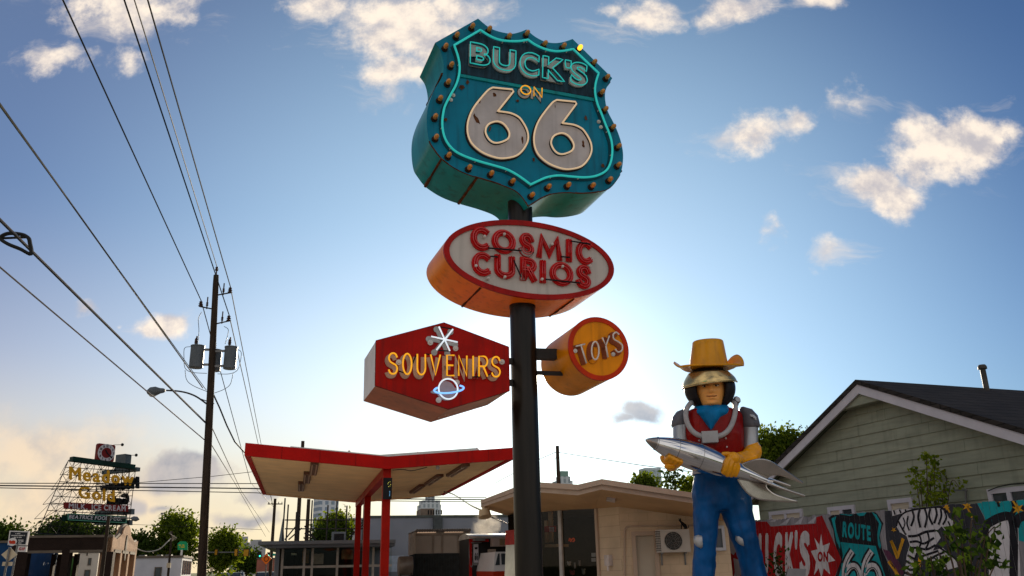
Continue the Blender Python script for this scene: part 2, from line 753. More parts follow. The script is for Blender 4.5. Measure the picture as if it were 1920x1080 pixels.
_S = [(.93, .80), (.78, .95), (.5, 1), (.2, .93), (.07, .76), (.2, .59), (.5, .5), (.8, .42), (.95, .25), (.8, .06), (.5, 0), (.2, .05), (.05, .2)]
STROKE = {   # single-line letters in a unit box: (points, closed)
    'S': [([tuple(p)[:2] for p in catmull(_S, 4)], False)],
    'O': [(ell(.5, .5, .5, .5, 24), True)],
    'U': [([(0, 1), (0, .32)] + ell(.5, .32, .5, .32, 12, 180, 360) + [(1, .32), (1, 1)], False)],
    'V': [([(0, 1), (.5, 0), (1, 1)], False)],
    'E': [([(1, 1), (0, 1), (0, 0), (1, 0)], False), ([(0, .5), (.85, .5)], False)],
    'N': [([(0, 0), (0, 1), (1, 0), (1, 1)], False)],
    'I': [([(.5, 0), (.5, 1)], False)],
    'R': [([(0, 0), (0, 1), (.55, 1)] + ell(.58, .75, .40, .25, 10, 90, -90) + [(.1, .5)], False), ([(.5, .5), (1, 0)], False)],
    'C': [(ell(.55, .5, .55, .5, 20, 52, 308), False)],
    'M': [([(0, 0), (.12, 1), (.5, .15), (.88, 1), (1, 0)], False)],
    'T': [([(0, 1), (1, 1)], False), ([(.5, 1), (.5, 0)], False)],
    'Y': [([(0, 1), (.5, .48), (1, 1)], False), ([(.5, .48), (.5, 0)], False)],
}
_G = {}


def glyph(ch):
    """outline loops of a letter, cap height 1, starting at x = 0"""
    if ch in _G:
        return _G[ch]
    cu = bpy.data.curves.new('t', 'FONT')
    cu.body = ch
    cu.resolution_u = 5
    ob = bpy.data.objects.new('t', cu)
    COL.objects.link(ob)
    dg = bpy.context.evaluated_depsgraph_get()
    c2 = ob.evaluated_get(dg).to_curve(dg)
    loops = []
    for sp in c2.splines:
        bp = sp.bezier_points
        l = []
        for i in range(len(bp)):
            a, b = bp[i], bp[(i + 1) % len(bp)]
            straight = (a.handle_right - a.co).length < 1e-5 and (b.handle_left - b.co).length < 1e-5
            steps = 1 if straight else 5
            for k in range(steps):
                t = k / steps
                q = ((1 - t) ** 3) * a.co + 3 * t * (1 - t) ** 2 * a.handle_right + 3 * t * t * (1 - t) * b.handle_left + t ** 3 * b.co
                if not l or (q.xy - Vector(l[-1])).length > 1e-4:
                    l.append((q.x, q.y))
        if len(l) > 2:
            loops.append(l)
    ob.to_curve_clear()
    COL.objects.unlink(ob)
    bpy.data.objects.remove(ob)
    bpy.data.curves.remove(cu)
    cap = 0.7
    loops = [[(x / cap, y / cap) for x, y in l] for l in loops]
    x0 = min(p[0] for l in loops for p in l)
    x1 = max(p[0] for l in loops for p in l)
    loops = [[(x - x0, y) for x, y in l] for l in loops]
    _G[ch] = (x1 - x0, loops)
    return _G[ch]


def embolden(l, d, outer_ccw=None):
    """push a closed loop outwards along its normals"""
    n = len(l)
    out = []
    for i in range(n):
        a, b, c = Vector(l[i - 1]), Vector(l[i]), Vector(l[(i + 1) % n])
        e1, e2 = (b - a), (c - b)
        if e1.length < 1e-7 or e2.length < 1e-7:
            out.append(l[i])
            continue
        e1.normalize()
        e2.normalize()
        n1, n2 = Vector((e1.y, -e1.x)), Vector((e2.y, -e2.x))
        nn = n1 + n2
        if nn.length < 0.3:
            nn = n1
        nn = nn.normalized()
        k = 1 / max(nn.dot(n1), 0.5)
        out.append((b.x + nn.x * d * k, b.y + nn.y * d * k))
    return out


def area(l):
    return 0.5 * sum(l[i][0] * l[(i + 1) % len(l)][1] - l[(i + 1) % len(l)][0] * l[i][1] for i in range(len(l)))


def word(s, bold=0.0, gap=0.16, italic=0.0):
    """loops per letter of a word, cap height 1, plus the total width"""
    x = 0
    out = []
    for ch in s:
        if ch == ' ':
            x += 0.45
            continue
        w, loops = glyph(ch)
        ls = []
        big = max(loops, key=lambda l: abs(area(l)))
        sg = 1 if area(big) > 0 else -1
        for l in loops:
            q = embolden(l, bold * sg) if bold else l
            ls.append([(x + bold + px_ + italic * py_, py_) for px_, py_ in q])
        out.append(ls)
        x += w + 2 * bold + gap
    return out, x - gap


def quad(bl, br, tr, tl):
    bl, br, tr, tl = (Vector(q) for q in (bl, br, tr, tl))
    return lambda s, t: tuple(((bl * (1 - s) + br * s) * (1 - t) + (tl * (1 - s) + tr * s) * t))


def edge_quads(l, b):
    """short overlapping strokes that thicken an outline by b on both sides"""
    out = []
    n = len(l)
    for i in range(n):
        p, q = Vector(l[i]), Vector(l[(i + 1) % n])
        e = q - p
        if e.length < 1e-6:
            continue
        e.normalize()
        nn = Vector((-e.y, e.x)) * b
        p2, q2 = p - e * b * .45, q + e * b * .45
        out.append([tuple(p2 - nn), tuple(q2 - nn), tuple(q2 + nn), tuple(p2 + nn)])
    return out


def letter_shapes(s, bold, gap, italic):
    """per letter: its outline loops and the strokes that make it bold, in cap heights, plus the word's width"""
    x = bold
    out = []
    for ch in s:
        if ch == ' ':
            x += 0.45
            continue
        w, loops = glyph(ch)
        f = lambda p: (x + p[0] + italic * p[1], p[1])
        ls = sorted([[f(p) for p in l] for l in loops], key=lambda l: -abs(area(l)))
        ed = [q for l in ls for q in edge_quads(l, bold)] if bold else []
        out.append((ls, ed))
        x += w + 2 * bold + gap
    return out, x - gap - bold + italic


def print_word(mb, s, q, w0, w1, M, bold=0.06, gap=0.16, italic=0.0, flat=False):
    """flat or raised word fitted to the quad mapping q"""
    shapes, wd_ = letter_shapes(s, bold, gap, italic)
    fit = lambda l: [q(x / wd_, y) for x, y in l]
    for ls, ed in shapes:
        if flat:
            mb.sheet([fit(l) for l in ls], w1, M)
        else:
            mb.prism([fit(l) for l in ls], w0, w1, M)
        for k, e in enumerate(ed):
            d = (w1 - w0) * .02 + (w1 - w0) * .25 * ((k * 7) % 11) / 11
            e = fit(e)
            if area(e) < 0:
                e = e[::-1]
            if flat:
                mb.sheet(e, w1 - min(d, .003), M)
            else:
                mb.prism(e, w0, w1 - d, M)


def ribbon(pts, w, closed=False):
    """outline loops of a stroke of width w along a 2-D path"""
    P = [Vector(p) for p in pts]
    n = len(P)
    Lf, Rt = [], []
    for i in range(n):
        a = P[i - 1] if (i or closed) else P[i]
        c = P[(i + 1) % n] if (i < n - 1 or closed) else P[i]
        e1 = (P[i] - a) if (P[i] - a).length > 1e-9 else (c - P[i])
        e2 = (c - P[i]) if (c - P[i]).length > 1e-9 else e1
        e1 = e1.normalized()
        e2 = e2.normalized()
        n1, n2 = Vector((-e1.y, e1.x)), Vector((-e2.y, e2.x))
        nn = n1 + n2
        nn = nn.normalized() if nn.length > 0.2 else n1
        k = 1 / max(nn.dot(n1), 0.55)
        Lf.append(tuple(P[i] + nn * (w / 2 * k)))
        Rt.append(tuple(P[i] - nn * (w / 2 * k)))
    if closed:
        o, i_ = (Lf, Rt) if abs(area(Lf)) > abs(area(Rt)) else (Rt, Lf)
        return [o, i_]
    return [Rt + Lf[::-1]]

# ------------------------------------------------------------------ shared paints
TEAL = mat('teal_paint', (0.0008, 0.170, 0.275), 0.38, var=0.16, scale=2.2, stain=(0.035, 0.022, 0.014), samt=0.10, sscale=5, bump=0.05, drip=0.45)
TEAL_SIDE = mat('teal_side_paint', (0.004, 0.25, 0.27), 0.30, var=0.2, scale=2.0, stain=(0.10, 0.045, 0.02), samt=0.10, sscale=3, drip=0.5)
NAVY = mat('navy_panel', (0.012, 0.035, 0.055), 0.45, var=0.5, scale=4, stretch=(6, 6, 1.2), stain=(0.02, 0.08, 0.10), samt=0.1)
BLACK = mat('black_paint', (0.012, 0.012, 0.014), 0.5, var=0.3)
NUM_GREY = mat('numeral_white', (0.45, 0.42, 0.425), 0.5, var=0.13, scale=3, stain=(0.13, 0.05, 0.02), samt=0.05, sscale=5, drip=0.18)
LETTER_GREY = mat('channel_letter_grey', (0.36, 0.36, 0.35), 0.5, var=0.25, scale=8, stain=(0.12, 0.06, 0.03), samt=0.12, sscale=9)
NEON_TEAL = mat('teal_neon', (0.05, 0.55, 0.52), 0.25, var=0.05, emit=(0.02, 0.75, 0.68), est=0.20)
NEON_CREAM = mat('cream_neon', (0.75, 0.58, 0.40), 0.25, var=0.05, emit=(0.9, 0.62, 0.36), est=0.25)
NEON_YELLOW = mat('yellow_neon', (0.9, 0.45, 0.03), 0.25, var=0.05, emit=(1.0, 0.42, 0.015), est=0.42)
NEON_WHITE = mat('white_neon', (0.85, 0.88, 0.92), 0.2, var=0.04, emit=(0.75, 0.9, 1.0), est=0.45)
NEON_BLUE = mat('blue_neon', (0.2, 0.4, 0.9), 0.2, var=0.04, emit=(0.16, 0.42, 1.0), est=1.0)
NEON_DULL = mat('unlit_white_tube', (0.62, 0.55, 0.50), 0.2, var=0.1, spec=0.7)
NEON_RED = mat('unlit_red_tube', (0.50, 0.006, 0.008), 0.12, var=0.1, spec=0.8)
BULB = mat('amber_bulb', (0.55, 0.21, 0.012), 0.15, var=0.2, scale=20, spec=0.8, coat=0.5)
BULB_LIT = mat('lit_amber_bulb', (0.9, 0.4, 0.03), 0.2, emit=(1.0, 0.42, 0.03), est=1.6)
SOCKET = mat('bulb_socket', (0.02, 0.014, 0.012), 0.5)
RUST = mat('rust', (0.09, 0.035, 0.016), 0.9, var=0.5, scale=14)
OVAL_WHITE = mat('oval_face_white', (0.48, 0.44, 0.405), 0.45, var=0.07, scale=2, stain=(0.22, 0.13, 0.08), samt=0.03, sscale=3, drip=0.22)
OVAL_RED = mat('oval_red', (0.32, 0.007, 0.006), 0.4, var=0.2, scale=5, stain=(0.1, 0.03, 0.02), samt=0.1, drip=0.3)
LETTER_RED = mat('letter_red', (0.50, 0.006, 0.006), 0.35, var=0.2, scale=6, stain=(0.4, 0.22, 0.18), samt=0.10, sscale=10)
OVAL_SIDE = mat('oval_side_amber', (0.95, 0.24, 0.016), 0.32, var=0.18, scale=2.5, stain=(0.12, 0.05, 0.02), samt=0.08, sscale=5, drip=0.35)
HEX_RED = mat('hexagon_red', (0.33, 0.004, 0.001), 0.42, var=0.22, scale=2.6, stain=(0.045, 0.02, 0.02), samt=0.14, sscale=2.4, drip=0.5)
HEX_SIDE = mat('hexagon_side', (0.44, 0.10, 0.026), 0.4, var=0.25, scale=3, stain=(0.08, 0.03, 0.015), samt=0.1, drip=0.4)
HEX_END = mat('hexagon_end', (0.68, 0.62, 0.58), 0.45, var=0.12, scale=3, stain=(0.15, 0.06, 0.03), samt=0.08)
BEIGE_LETTER = mat('letter_beige', (0.42, 0.27, 0.20), 0.5, var=0.2, scale=7, stain=(0.16, 0.09, 0.06), samt=0.1, sscale=10)
DRUM_YELLOW = mat('drum_yellow', (0.74, 0.24, 0.003), 0.38, var=0.16, scale=3, stain=(0.2, 0.09, 0.02), samt=0.08, drip=0.3)
DRUM_RED = mat('drum_red', (0.50, 0.03, 0.004), 0.4, var=0.2)
TOYS_RED = mat('toys_letter_red', (0.22, 0.05, 0.015), 0.5, var=0.25)
POST = mat('post_paint', (0.010, 0.0075, 0.0055), 0.30, var=0.5, scale=3, stretch=(5, 5, .4), spec=0.22)
WHITE_INS = mat('glass_insulator', (0.6, 0.57, 0.53), 0.25)
DARK_STEEL = mat('dark_steel', (0.03, 0.027, 0.025), 0.5, var=0.3)

# ------------------------------------------------------------------ ground (structure)
ASPHALT = mat('asphalt', (0.055, 0.053, 0.05), 0.9, var=0.25, scale=0.8, bump=0.3, bscale=30)
CONCRETE = mat('concrete', (0.55, 0.47, 0.38), 0.9, var=0.18, scale=0.7, bump=0.2, bscale=12)
GRASS = mat('grass', (0.07, 0.10, 0.025), 0.95, var=0.4, scale=0.6, bump=0.6, bscale=8)
PAINT_YELLOW = mat('road_yellow', (0.55, 0.36, 0.04), 0.7)
tag(MB().face((-6000, -200, -0.03), (6000, -200, -0.03), (6000, 9000, -0.03), (-6000, 9000, -0.03)).build('ground', GRASS), kind='structure')
GY = rad(-15)                       # the street grid of the town runs off to the left
GD = V(math.sin(GY), math.cos(GY), 0)
GH = V(math.cos(GY), -math.sin(GY), 0)


def gp(a, b, z=0.0):
    """a metres across, b metres along the street grid, from the camera"""
    return GH * a + GD * b + V(0, 0, z)


def gquad(mb, a0, a1, b0, b1, z):
    return mb.face(gp(a0, b0, z), gp(a1, b0, z), gp(a1, b1, z), gp(a0, b1, z))


tag(gquad(MB(), -19.5, -8.5, -40, 900, 0.0).build('road', ASPHALT), kind='structure')
tag(gquad(gquad(MB(), -14.15, -14.03, -40, 900, 0.004), -13.97, -13.85, -40, 900, 0.004).build('road_marking', PAINT_YELLOW), kind='structure')
mb = MB()
for a0, a1 in ((-8.5, -6.2), (-21.8, -19.5)):
    mb.face(gp(a0, -40, .13), gp(a1, -40, .13), gp(a1, 160, .13), gp(a0, 160, .13))
    for a in (a0, a1):
        mb.face(gp(a, -40, -.02), gp(a, 160, -.02), gp(a, 160, .13), gp(a, -40, .13))
tag(mb.build('pavement', CONCRETE), kind='structure')
tag(gquad(MB(), -6.2, 22, -30, 46, 0.02).build('parking_lot', CONCRETE), kind='structure')

# ------------------------------------------------------------------ the sign post and its four signs
AX = at(990, 1000, 10.2)
AX.z = 0
post = thing('sign_post', 'tall dark brown steel post carrying the four old neon signs', 'sign post', AX)
MB().tube([AX + V(0, 0, z) for z in (0.0, 2, 4, 6, 7.2)], 0.162, 40).build('shaft', POST, post, smooth=40)
MB().lathe(AX, (0, 0, 1), [(0.0, .36), (.03, .36), (.03, .2), (.10, .17)], 32).build('base_plate', DARK_STEEL, post, smooth=40)
cl = MB()
cl.lathe(AX + V(0, 0, 4.62), (0, 0, 1), [(0, .168), (.10, .168), (.18, .20), (.22, .20)], 32)
cl.build('collar', POST, post, smooth=40)


def sign_plane(px, py, yaw, a, roll):
    """the front plane of a sign that stands a metres in front of the post's axis"""
    y = rad(yaw)
    n = V(math.sin(y), math.cos(y), 0)
    P0 = AX - n * a
    d = ray(px, py)
    return Pl(CAM + d * ((P0 - CAM).dot(n) / d.dot(n)), yaw, roll)


def rot_ring(pts):
    return [tuple(p) for p in pts]


# --- the shield
SH = sign_plane(985, 225, -20, .32, -1)
M = SH.M()
outer_px = [(987, 55.2), (1003.3, 68.7), (1021.9, 78), (1040.4, 80.7), (1057, 78.5), (1073.7, 73), (1148.1, 146.5), (1137.6, 164), (1134.4, 177), (1135.7, 193.7), (1140.4, 210.4), (1154.8, 239.2), (1164.5, 266.4), (1168.4, 291.7), (1165.5, 318.9), (1156.7, 336.4), (1141.2, 352.9), (1117.8, 359.7), (1090.6, 362), (1063.4, 360), (1036.1, 362.6), (1014.7, 371.4), (999, 381), (990.4, 392.8),
            (980, 369.5), (964.5, 355.8), (935.3, 344.2), (906.2, 335.4), (878.9, 326.7), (853.6, 315), (828.4, 297.5), (812.8, 278), (805, 264.4), (801.1, 241.1), (800.6, 216.3), (804.3, 194), (814.4, 168.1), (827.4, 147.8), (832, 131), (831, 112.6), (825.6, 94), (815.7, 80.2), (896.3, 34.8), (921.9, 54.3), (955.2, 63), (973.7, 60.4)]
outer_px[23] = (990.4, 386)


def smooth_closed(pts, corners, n=5):
    """closed outline through pts, rounded except at the listed corner indices"""
    idx = sorted(corners)
    out = []
    for a, b in zip(idx, idx[1:] + [idx[0] + len(pts)]):
        seg = [pts[i % len(pts)] for i in range(a, b + 1)]
        c = catmull(seg, n) if len(seg) > 2 else [Vector((*q, 0)) for q in seg]
        out += [(q.x, q.y) for q in c[:-1]]
    return out


shield_outline = smooth_closed(SH.uvs(outer_px), [0, 5, 6, 23, 41, 42])
DEPTH = .86
shield = thing('shield_sign', 'huge weathered teal shield sign lettered in neon at the top of the post', 'sign', SH.pt(0, -1.3, -.4))
MB().prism(shield_outline, -DEPTH, -0.012, M, back=True).build('cabinet', TEAL_SIDE, shield, smooth=30)
face = MB().prism(shield_outline, -0.010, 0.0, M, back=False).build('face_panel', TEAL, shield, smooth=30)
# rust seams down the sides of the cabinet and along the lower rim
mb = MB()
cen = Vector((0.03, 0.1))
for k in (0.13, .30, .60, .66, .83):
    i = int(k * len(shield_outline))
    a = Vector(shield_outline[i])
    o_ = (a - cen).normalized() * .004
    mb.tube([M @ V(a.x + o_.x, a.y + o_.y, -w) for w in [.02 + .82 * j / 8 for j in range(9)]], [.012 + .014 * random.random() for j in range(9)], 5)
n_ = len(shield_outline)
low = [p for p in shield_outline if p[1] < -0.55]
mb.tube([M @ V(p[0], p[1], -.008 + .004 * math.sin(9 * p[0])) for p in low], .010, 5)
mb.build_each('rust_seam', RUST, shield)
inner_px = [(990, 74.3), (1003.3, 83.5), (1021.9, 91.9), (1040.4, 95.9), (1057, 95.2), (1074.6, 91.9), (1122.8, 137.2), (1117.2, 154.8), (1115.9, 173.3), (1120, 193.7), (1127.4, 212.2), (1136.7, 236.3), (1141.2, 247), (1147, 266.4), (1148, 287.8), (1144.1, 307.3), (1135.3, 320.9), (1117.8, 329.6), (1096.4, 332.5), (1071.1, 331), (1047.8, 329), (1026.4, 332.1), (1008.9, 339.3), (995, 346),
            (972.3, 329.6), (950.9, 317.9), (925.6, 310.1), (898.4, 302.4), (871.1, 292.7), (851.7, 282), (838.1, 266.4), (831.3, 248.9), (829.3, 229.4), (831.1, 212.6), (834.8, 197.8), (844.1, 179.3), (855.2, 158.9), (860.7, 140.4), (861.7, 121.9), (858, 103.3), (851.5, 84.8), (900.6, 56.1), (918.1, 67.2), (936.7, 74.6), (955.2, 77), (973.7, 77)]
inn = smooth_closed(SH.uvs(inner_px, .07), [0, 5, 6, 23, 40, 41])
MB().tube([M @ V(x, y, .07) for x, y in inn], .0155, 8, closed=True).build('border_neon', NEON_TEAL, shield, smooth=True)
# dark teal channel strip that the border tube sits over
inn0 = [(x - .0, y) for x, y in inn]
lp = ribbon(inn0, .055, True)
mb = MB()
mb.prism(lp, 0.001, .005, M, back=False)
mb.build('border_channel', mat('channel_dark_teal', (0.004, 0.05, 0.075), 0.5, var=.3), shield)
mb = MB()
for i in range(0, len(inn), 11):
    x, y = inn[i]
    mb.tube([M @ V(x, y, .004), M @ V(x, y, .06)], .008, 5)
for px, py in ((849.5, 179.5), (845, 188), (1122, 229), (1126, 239)):
    u, v = SH.uv(px, py)
    mb.lathe(M @ V(u, v, 0), -SH.n, [(0, .026), (.02, .026), (.02, .012), (.03, .012)], 10)
mb.build_each('tube_support', WHITE_INS, shield)
# dark name band
band_px = [(853.3, 88.5), (897.8, 61.7), (918, 71.9), (936.7, 80.2), (955.2, 83.9), (973.7, 83), (988.5, 81.7), (1007, 92.8), (1025.6, 100.2), (1047.8, 102), (1071.9, 98.3), (1114.4, 138), (1112.6, 158.5), (1113, 182.6), (863.5, 137.6), (864.4, 120), (860.7, 101.5)]
MB().prism(SH.uvs(band_px, .006), .002, .006, M, back=False).build('name_band', NAVY, shield)
st = [SH.uv(863.5, 138.6, .02), SH.uv(1113, 183.6, .02), SH.uv(1114.5, 189.5, .02), SH.uv(863, 143.5, .02)]
MB().prism(st, .001, .02, M).build('band_rail', TEAL_SIDE, shield)
# BUCK'S
wq = quad(SH.uv(881, 119, .07), SH.uv(1100, 163.3, .07), SH.uv(1101.5, 121.3, .07), SH.uv(881.5, 79.6, .07))
tubes, backs = MB(), MB()
for ch, s0, s1, t0, t1 in (('B', 0, .163, 0, 1), ('U', .19, .376, -.02, .98), ('C', .412, .575, -.02, 1.03), ('K', .607, .79, 0, 1), ("'", .80, .852, .66, 1.0), ('S', .852, 1.0, 0, 1)):
    w, loops = glyph(ch)
    bb = 0.055
    y0, y1 = min(p[1] for l in loops for p in l), max(p[1] for l in loops for p in l)
    big = max(loops, key=lambda l: abs(area(l)))
    sg = 1 if area(big) > 0 else -1
    letter = []
    for l in loops:
        q = embolden(l, bb * sg)
        letter.append([wq(s0 + (x + bb) / (w + 2 * bb) * (s1 - s0), t0 + (y - y0 + bb) / (y1 - y0 + 2 * bb) * (t1 - t0)) for x, y in q])
    letter.sort(key=lambda l: -abs(area(l)))
    for l in letter:
        tubes.tube([M @ V(x, y, .085) for x, y in l], .0085, 6, closed=True)
    backs.prism(letter, .006, .030, M)
backs.build('name_lettering', LETTER_GREY, shield, smooth=30)
tubes.build('name_neon', NEON_TEAL, shield, smooth=True)
# ON
tubes, backs, edging = MB(), MB(), MB()
for ch, bx in (('O', (975.9, 994.2, 161.2, 178)), ('N', (1000.4, 1015.5, 164.5, 182.5))):
    q = quad(SH.uv(bx[0], bx[3] - 1.5, .07), SH.uv(bx[1], bx[3] + 1.2, .07), SH.uv(bx[1], bx[2] + 1.6, .07), SH.uv(bx[0], bx[2] - .6, .07))
    for pts, c in STROKE[ch]:
        pp = [q(*p) for p in pts]
        tubes.tube([M @ V(x, y, .085) for x, y in pp], .009, 6, closed=c)
        for lps, w1, tgt in ((ribbon(pp, .035, c), .012, backs), (ribbon(pp, .055, c), .006, edging)):
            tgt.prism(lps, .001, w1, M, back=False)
edging.build('word_edging', BLACK, shield)  # black edging, wider than the letters it backs
backs.build('word_lettering', LETTER_GREY, shield)
tubes.build('word_neon', NEON_YELLOW, shield, smooth=True)
# the two numerals
six_px = [(923.7, 164.4), (960.7, 168.1), (962.6, 171.9), (933, 208.9), (943, 210), (956.7, 212.3), (968, 217), (976.2, 223.6), (985.9, 239.2), (990, 252.8), (988.8, 266.4), (980, 281.9), (966.5, 292.7), (945, 297.1), (929.5, 295.6), (910, 288.8), (894.5, 279), (882.8, 266.4), (877, 250.8), (876.6, 233.3), (881.1, 216.3), (888.5, 201.5), (899.6, 186.7), (914.4, 170)]
hole_px = [(931.4, 227.9), (945, 233.3), (954.8, 248.9), (950.9, 261.5), (931.4, 268.3), (917.8, 262.5), (910, 246.9), (915.9, 233.3)]
s_out = smooth_closed(SH.uvs(six_px, .05), [0, 1, 2, 3])
s_hol = [(q.x, q.y) for q in catmull(SH.uvs(hole_px, .05), 5, True)]
d0 = Vector(SH.uv(932.4, 248.9)); d1 = Vector(SH.uv(1053.6, 270.3))
for dx in (Vector((0, 0)), d1 - d0):
    o_ = [(x + dx.x, y + dx.y) for x, y in s_out]
    h_ = [(x + dx.x, y + dx.y) for x, y in s_hol]
    sgn = 1 if area(o_) > 0 else -1
    sg2 = 1 if area(h_) > 0 else -1
    num = MB().prism([embolden(o_, -.008 * sgn), embolden(h_, .012 * sg2)], .004, .012, M, back=False).build('numeral', NUM_GREY, shield)
    MB().prism([embolden(o_, .022 * sgn), embolden(h_, -.012 * sg2)], .001, .004, M, back=False).build('numeral_edge', BLACK, num)
    t = MB().tube([M @ V(x, y, .055) for x, y in o_], .0125, 8, closed=True)
    t.tube([M @ V(x, y, .055) for x, y in h_], .0125, 8, closed=True)
    t.build('numeral_neon', NEON_CREAM, num, smooth=True)
# chips of bare rust on the numerals
mb = MB()
for px, py, a, b, rt in ((894, 226, 4, 11, -25), (899, 190, 2, 5, 0), (918, 242, 2.5, 6, 10), (979, 262, 2.5, 8, 0), (1093, 271, 3, 7, 0), (926, 179, 4, 4, 0), (1040, 200, 1, 4, 0), (865, 165, 5, 5, 0), (970, 190, 4, 3, 0), (1098, 222, 3, 6, 0), (1130, 312, 4, 4, 0), (1000, 300, 3, 4, 0), (835, 225, 4, 4, 0), (876, 155, 3, 5, 0)):
    u, v = SH.uv(px, py)
    lp = [(u + (a * .0085) * math.cos(t) * random.uniform(.4, 1.1) + b * .003 * math.sin(t) * rt / 20, v + b * .0085 * math.sin(t) * random.uniform(.5, 1.1)) for t in [2 * math.pi * k / 12 for k in range(12)]]
    mb.sheet(lp, .0145, M)
mb.build('paint_chip', RUST, shield)
# rim bulbs
bulb_px = [(885.2, 48.7), (856.1, 65.4), (835.2, 86.3), (845.9, 120.9), (839.8, 153.3), (825, 183.9), (815.7, 218), (916.9, 53.9), (953.9, 67.2), (987.6, 61.7), (1020.9, 81.1), (1056.1, 85.4), (1086.3, 89.1), (1113.5, 115.9), (1137.6, 143.7), (1128.3, 171.9), (1134.4, 203.9), (1148.7, 237.2), (1159, 273.2), (1158.7, 308.2), (1142.7, 335.5), (1110.4, 346.7), (1064.7, 345.8), (1027.8, 349.1), (996.8, 364.6), (960.6, 338.7), (920.7, 324.1), (879.5, 313.1), (841, 290.1), (817.3, 256.3)]
b0 = s0_ = None
for i, (px, py) in enumerate(bulb_px):
    u, v = SH.uv(px, py + 2, .05)
    P = M @ V(u, v, 0)
    if b0 is None:
        b0 = MB().lathe(P + -SH.n * .03, -SH.n, [(0, .024), (.02, .030), (.055, .033), (.085, .027), (.105, .012), (.108, .002)], 14).build('rim_bulb', BULB, shield, smooth=50)
        s0_ = MB().lathe(P, -SH.n, [(0, .045), (.015, .045), (.02, .032), (.045, .030)], 14).build('socket', SOCKET, b0, smooth=40)
        P0_ = P
    else:
        b = b0.copy()
        COL.objects.link(b)
        b.location = P - P0_
        c = s0_.copy()
        COL.objects.link(c)
        c.parent = b
        if i == 12:
            b.data = b0.data.copy()
            b.data.materials[0] = BULB_LIT
            b['label'] = 'the one glowing amber bulb on the rim'

# --- the oval
OV = sign_plane(992, 487, -20, .32, -.5)
M = OV.M()
ou, ov_ = 0.03, 0.0
oval = thing('oval_sign', 'white oval sign with red channel letters and amber sides under the teal shield', 'sign', OV.pt(ou, -.52, -.4))
E1 = ell(ou, ov_, 1.147, .520, 72)
MB().prism(E1, -.84, -.012, M).build('cabinet', OVAL_SIDE, oval, smooth=30)
MB().prism(ell(ou, ov_, 1.08, .458, 72), -.010, .002, M, back=False).build('face_panel', OVAL_WHITE, oval)
MB().prism([E1, ell(ou, ov_, 1.075, .452, 72)], -.012, .022, M).build('rim', OVAL_RED, oval, smooth=30)
mb = MB()
for k in (47, 60):
    x, y = E1[k]
    mb.tube([M @ V(x * 1.002, y * 1.004, -.03 - .8 * j / 7) for j in range(8)], [.009 + .012 * random.random() for j in range(8)], 5)
mb.build_each('rust_seam', RUST, oval)


def T2(X, Y):       # detail coordinates of the oval's face
    return (780 + X / 4.8, 390 + Y / 4.8)


letters, tubes = MB(), MB()
row1 = [('C', 500, 655), ('O', 690, 878), ('S', 932, 1048), ('M', 1090, 1300), ('I', 1345, 1398), ('C', 1445, 1580)]
row2 = [('C', 512, 666), ('U', 715, 872), ('R', 945, 1068), ('I', 1110, 1162), ('O', 1210, 1396), ('S', 1444, 1560)]
for row, tf, bf, nm in ((row1, lambda x: 205 + .134 * (x - 600), lambda x: 362 + .134 * (x - 575), 'upper'), (row2, lambda x: 432 + .124 * (x - 600), lambda x: 590 + .128 * (x - 600), 'lower')):
    for ch, xa, xb in row:
        q = quad(OV.uv(*T2(xa + 14, bf(xa))), OV.uv(*T2(xb - 14, bf(xb))), OV.uv(*T2(xb - 14, tf(xb))), OV.uv(*T2(xa + 14, tf(xa))))
        for pts, c in STROKE[ch]:
            pp = [q(*p) for p in pts]
            if not c:      # run the ends out to the full letter box
                pp = [Vector(p) for p in pp]
                ex = .03
                pp[0] = pp[0] + (pp[0] - pp[1]).normalized() * ex
                pp[-1] = pp[-1] + (pp[-1] - pp[-2]).normalized() * ex
            lps = ribbon(pp, .080 if ch != 'M' else .070, c)
            letters.prism(lps, .002, .034, M)
            off = .018
            for sgn in (-1, 1):
                P = [Vector(p) for p in pp]
                rb = ribbon(pp, .030, c)
                if c:
                    for l in rb:
                        tubes.tube([M @ V(x, y, .05) for x, y in l], .0075, 6, closed=True)
                    break
                l = rb[0]
                h_ = len(l) // 2
                seg = l[:h_] if sgn < 0 else l[h_:]
                tubes.tube([M @ V(x, y, .05) for x, y in seg], .0075, 6)
letters.build('lettering', LETTER_RED, oval, smooth=30)
tubes.build('letter_neon', NEON_RED, oval, smooth=True)
mb = MB()
for X0, Y0, X1, Y1 in ((650, 360, 950, 385), (670, 434, 735, 440), (880, 470, 945, 620), (1165, 642, 1480, 675), (1395, 298, 1570, 325), (1305, 438, 1385, 444)):
    a, b = OV.uv(*T2(X0, Y0), .06), OV.uv(*T2(X1, Y1), .06)
    mb.tube([M @ V(*a, .06), M @ V(*b, .06)], .010, 6)
mb.build_each('black_jumper', BLACK, oval)
mb = MB()
for X, Y in ((618, 255), (650, 632), (1565, 520), (795, 235), (540, 520), (800, 620), (1320, 525), (1135, 640), (1225, 325)):
    u, v = OV.uv(*T2(X, Y), .05)
    mb.lathe(M @ V(u, v, .0), -OV.n, [(0, .018), (.06, .018), (.06, .009), (.075, .009)], 8)
mb.build_each('tube_support', WHITE_INS, oval)

